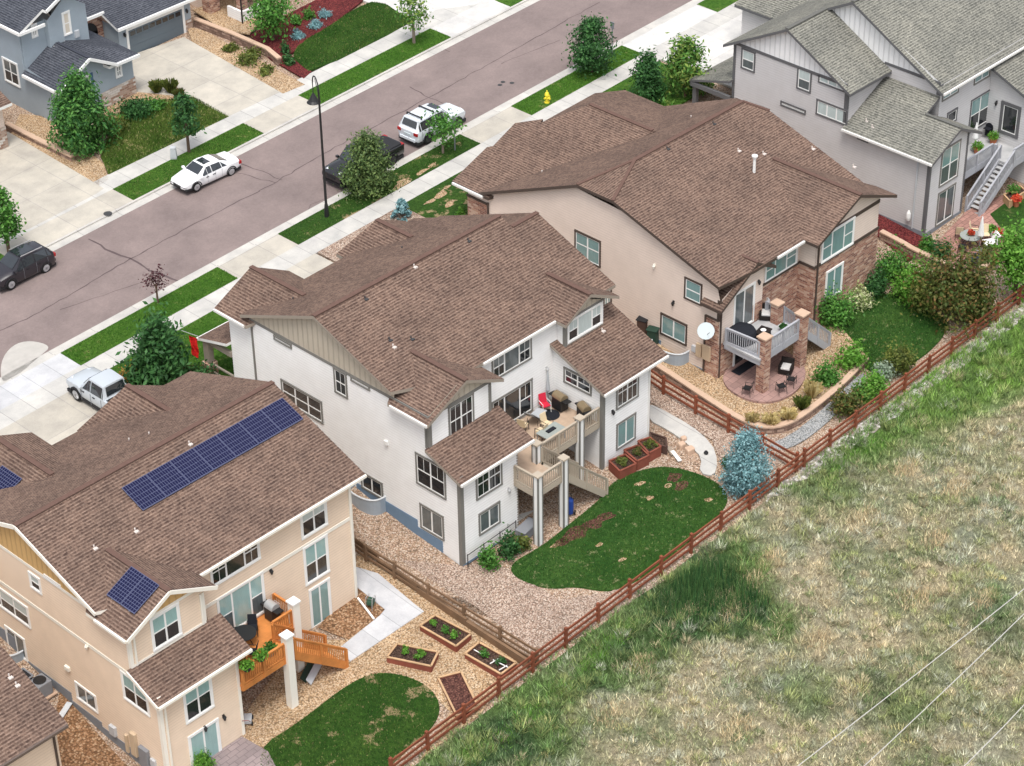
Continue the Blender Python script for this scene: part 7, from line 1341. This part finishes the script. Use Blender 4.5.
e=local('garden_ornament','small wire garden ornament behind the red planters','ornament',gat(610,455)); m=MB(); P=[(0,.22*math.cos(t),1.0+.22*math.sin(t)) for t in np.linspace(0,2*math.pi,13)]; m.path(P,.012,5); m.build('wire_ring','steel',e,True); m=MB(); m.tube((0,0,0),(0,0,.8),.02,.02,6); m.lathe([(.05,.1),(.14,.3),(.12,.5),(.03,.62)],(0,0,0),10); m.build('stake','grey metal',e,True)
for i,(a,b,lb) in enumerate((((672,452),(680,462),'pale board lying by the dark wooden bin'),((668,448),(673,456),'darker board lying by the dark wooden bin'))): m=MB(); m.bar(np.array(gat(*a))+(0,0,.08),np.array(gat(*b))+(0,0,.07),.22,.05); tag(m.build('loose_board','white trim' if i==0 else 'grey timber'),lb,'board')
q=np.array(gat(706,454,.05)); m=MB(); m.lathe([(.1,0),(.14,.1),(.08,.2)],q,8); tag(m.build('watering_can','black plastic'),'small black thing standing on the curved path','pot')
for p,w,lb in (((681,447),.5,'stone block beside the curved path, near the bin'),((689,452),.6,'flat boulder between the path and the back lawn'),((683,441),.4,'reddish rock beside the curved path')):
    q=np.array(gat(*p)); m=MB(); m.prism([(q[0]-w*.5,q[1]-w*.3,q[2]-.1),(q[0]+w*.4,q[1]-w*.4,q[2]-.1),(q[0]+w*.55,q[1]+w*.2,q[2]-.1),(q[0]-w*.2,q[1]+w*.45,q[2]-.1)],(.04,.02,.36)); tag(m.build('rock','stone cap',bevel=.06),lb,'rock','rocks beside the curved path')
e=local('wheeled_bin','dark green wheeled bin beside the window well of the tan house','bin',gat(653,344,.3),.3); m=MB(); m.prism([(-.25,-.28,.05),(.25,-.28,.05),(.25,.28,.05),(-.25,.28,.05)],(0,.04,.95)); m.build('body','bin green',e,True,bevel=.03); m=MB(); m.box(-.29,.29,-.3,.38,1.01,1.08); m.build('lid','bin green',e,True,bevel=.02)
for s in (-1,1): m=MB(); m.lathe([(.1,-.03),(.1,.03)],(s*.24,.3,.1),10,0,'x'); m.build('wheel','tyre',e,True)
e=local('wheeled_bin','dark red lidded bin next to the green wheeled bin','bin',gat(643,334,.3),.3); m=MB(); m.prism([(-.25,-.28,.05),(.25,-.28,.05),(.25,.28,.05),(-.25,.28,.05)],(0,.04,.95)); m.build('body','dark wood',e,True,bevel=.03); m=MB(); m.box(-.29,.29,-.3,.38,1.01,1.08); m.build('lid','black plastic',e,True,bevel=.02)
# tan house deck and patio
zd=.42
e=local('fire_table','round table under a black cover on the grey deck','covered table',place((741,339),zd),0.); m=MB(); m.lathe([(.9,.05),(.88,.5),(.8,.66),(.45,.78),(.1,.82)],(0,0,0),18); m.build('cover','black fabric',e,True)
wicker('black wicker armchair with pale cushion up on the grey deck',place((766,318),zd),2.2); wicker('black wicker armchair with pale cushion down on the pink patio',gat(786,372,.42),2.0)
e=local('coffee_table','low black table in front of the deck armchair','table',place((763,337),zd),.2,'patio tables'); m=MB(); m.box(-.45,.45,-.35,.35,.38,.45); m.build('tabletop','wicker',e,True); m=MB(); m.box(-.4,.4,-.3,.3,0,.379); m.build('base','wicker',e,True)
q=np.array(e.location); m=MB(); m.lathe([(.14,.455),(.17,.5),(.12,.5)],q,14); tag(m.build('bowl','white trim'),'white bowl on the low black deck table','bowl')
pot('small dark pot by the deck rail of the tan house',place((783,331),zd),.15,.25,'black plastic','leaf dark')
for p,r,lb in (((747,394),.3,'bare black metal chair left of the brick pillar'),((781,392),-.5,'bare black metal chair right of the brick pillar'),((791,385),-1.2,'bare black metal chair by the patio edge')):
    e=local('metal_chair',lb,'chair',gat(*p,.42),r,'bare metal patio chairs'); m=MB(); m.box(-.23,.23,-.22,.22,.42,.44); m.build('seat','black metal',e,True); m=MB(); m.path([(-.22,-.22,.42),(-.2,-.3,.85),(.2,-.3,.85),(.22,-.22,.42)],.016,5); m.tube((-.2,-.27,.65),(.2,-.27,.65),.012,.012,5); m.build('backrest','black metal',e,True)
    for sx in (-1,1):
        m=MB(); m.path([(sx*.24,.22,0),(sx*.25,.2,.62),(sx*.24,-.24,.64)],.016,5); m.build('armrest','black metal',e,True)
        m=MB(); m.tube((sx*.23,-.2,.42),(sx*.25,-.3,0),.015,.015,5); m.build('leg','black metal',e,True)
q=np.array(gat(745,367,.44)); m=MB(); m.box(q[0]-.9,q[0]+.9,q[1]-.3,q[1]+.3,q[2],q[2]+.02); tag(m.build('door_mat','black fabric'),'long black mat in front of the lower door of the tan house','mat')
# grey house
zd=1.05
grill('dark covered grill beside the grey house window',place((991,136),zd),0.,'black fabric','black fabric',.7); umbrella('closed white umbrella on the grey house deck',place((974,150),zd),2.0,'white fabric',.2)
for p,lb in (((977,153),'potted plant at the left end of the grey deck rail'),((993,143),'large potted plant beside the post of the grey deck'),((1003,135),'potted plant next to the large one on the grey deck'),((1009,132),'potted plant beside the grey house door')): pot(lb,place(p,zd),.27,.4,'terracotta','leaf bright')
G0=lambda p:gat(*p,.08)
round_table('round patio table with red flowers behind the grey house',G0((970,245)),.7,'table glass'); pot('red flowers in a bowl on the round patio table',np.array(G0((970,245)))+(0,0,.73),.15,.12,'terracotta','flower red')
for p,r,lb in (((959,238),-1.,'cream high backed chair at the left of the patio table'),((974,236),-2.6,'cream high backed chair behind the patio table'),((985,240),2.4,'cream high backed chair beside the closed patio umbrella'),((962,252),.4,'dark chair in front of the patio table')): mesh_chair(lb,G0(p),r,'black metal','cream fabric' if 'cream' in lb else 'black fabric')
umbrella('closed white umbrella standing at the round patio table',G0((979,250)),2.4,'white fabric',.22)
e=local('lounge_chair','white cushioned patio lounger on dark frame behind the grey house','lounge chair',G0((990,247)),1.,None); m=MB(); m.box(-.35,.35,-.35,.45,.3,.42); m.build('seat','white fabric',e,True,bevel=.03); m=MB(); m.prism([(-.35,-.3,.42),(.35,-.3,.42),(.35,-.5,.95),(-.35,-.5,.95)],(0,.1,0)); m.build('backrest','white fabric',e,True); m=MB(); m.box(-.38,.38,-.45,.45,.05,.295); m.build('frame','black metal',e,True)
e=local('ottoman','dark navy cushion cube on the brick patio','ottoman',G0((977,262)),.3); m=MB(); m.box(-.5,.5,-.35,.35,0.,.36); m.build('cushion','navy fabric',e,True,bevel=.06); m=MB(); m.box(-.4,.4,-.25,.25,.365,.4); m.build('tray','navy fabric',e,True)
for p,lb,lf in (((991,236),'white flower pot at the left of the patio edge row','leaf bright'),((998,239),'white flower pot in the middle of the patio edge row','flower red'),((1008,241),'white flower pot at the right of the patio edge row','leaf bright'),((1016,206),'orange flower pot beside the wooden planter','flower red')): pot(lb,G0(p),.24,.42,'white trim' if 'white' in lb else 'terracotta',lf)
planter([(1004,194),(1020,184),(1026,190),(1010,201)],.6,'pale wooden planter box beside the grey deck stairs','pale wood','pale wood',grp=None); pot('leafy plant in the pale wooden planter',np.array(gat(1013,192,.55)),.3,.1,'pale wood','leaf green')
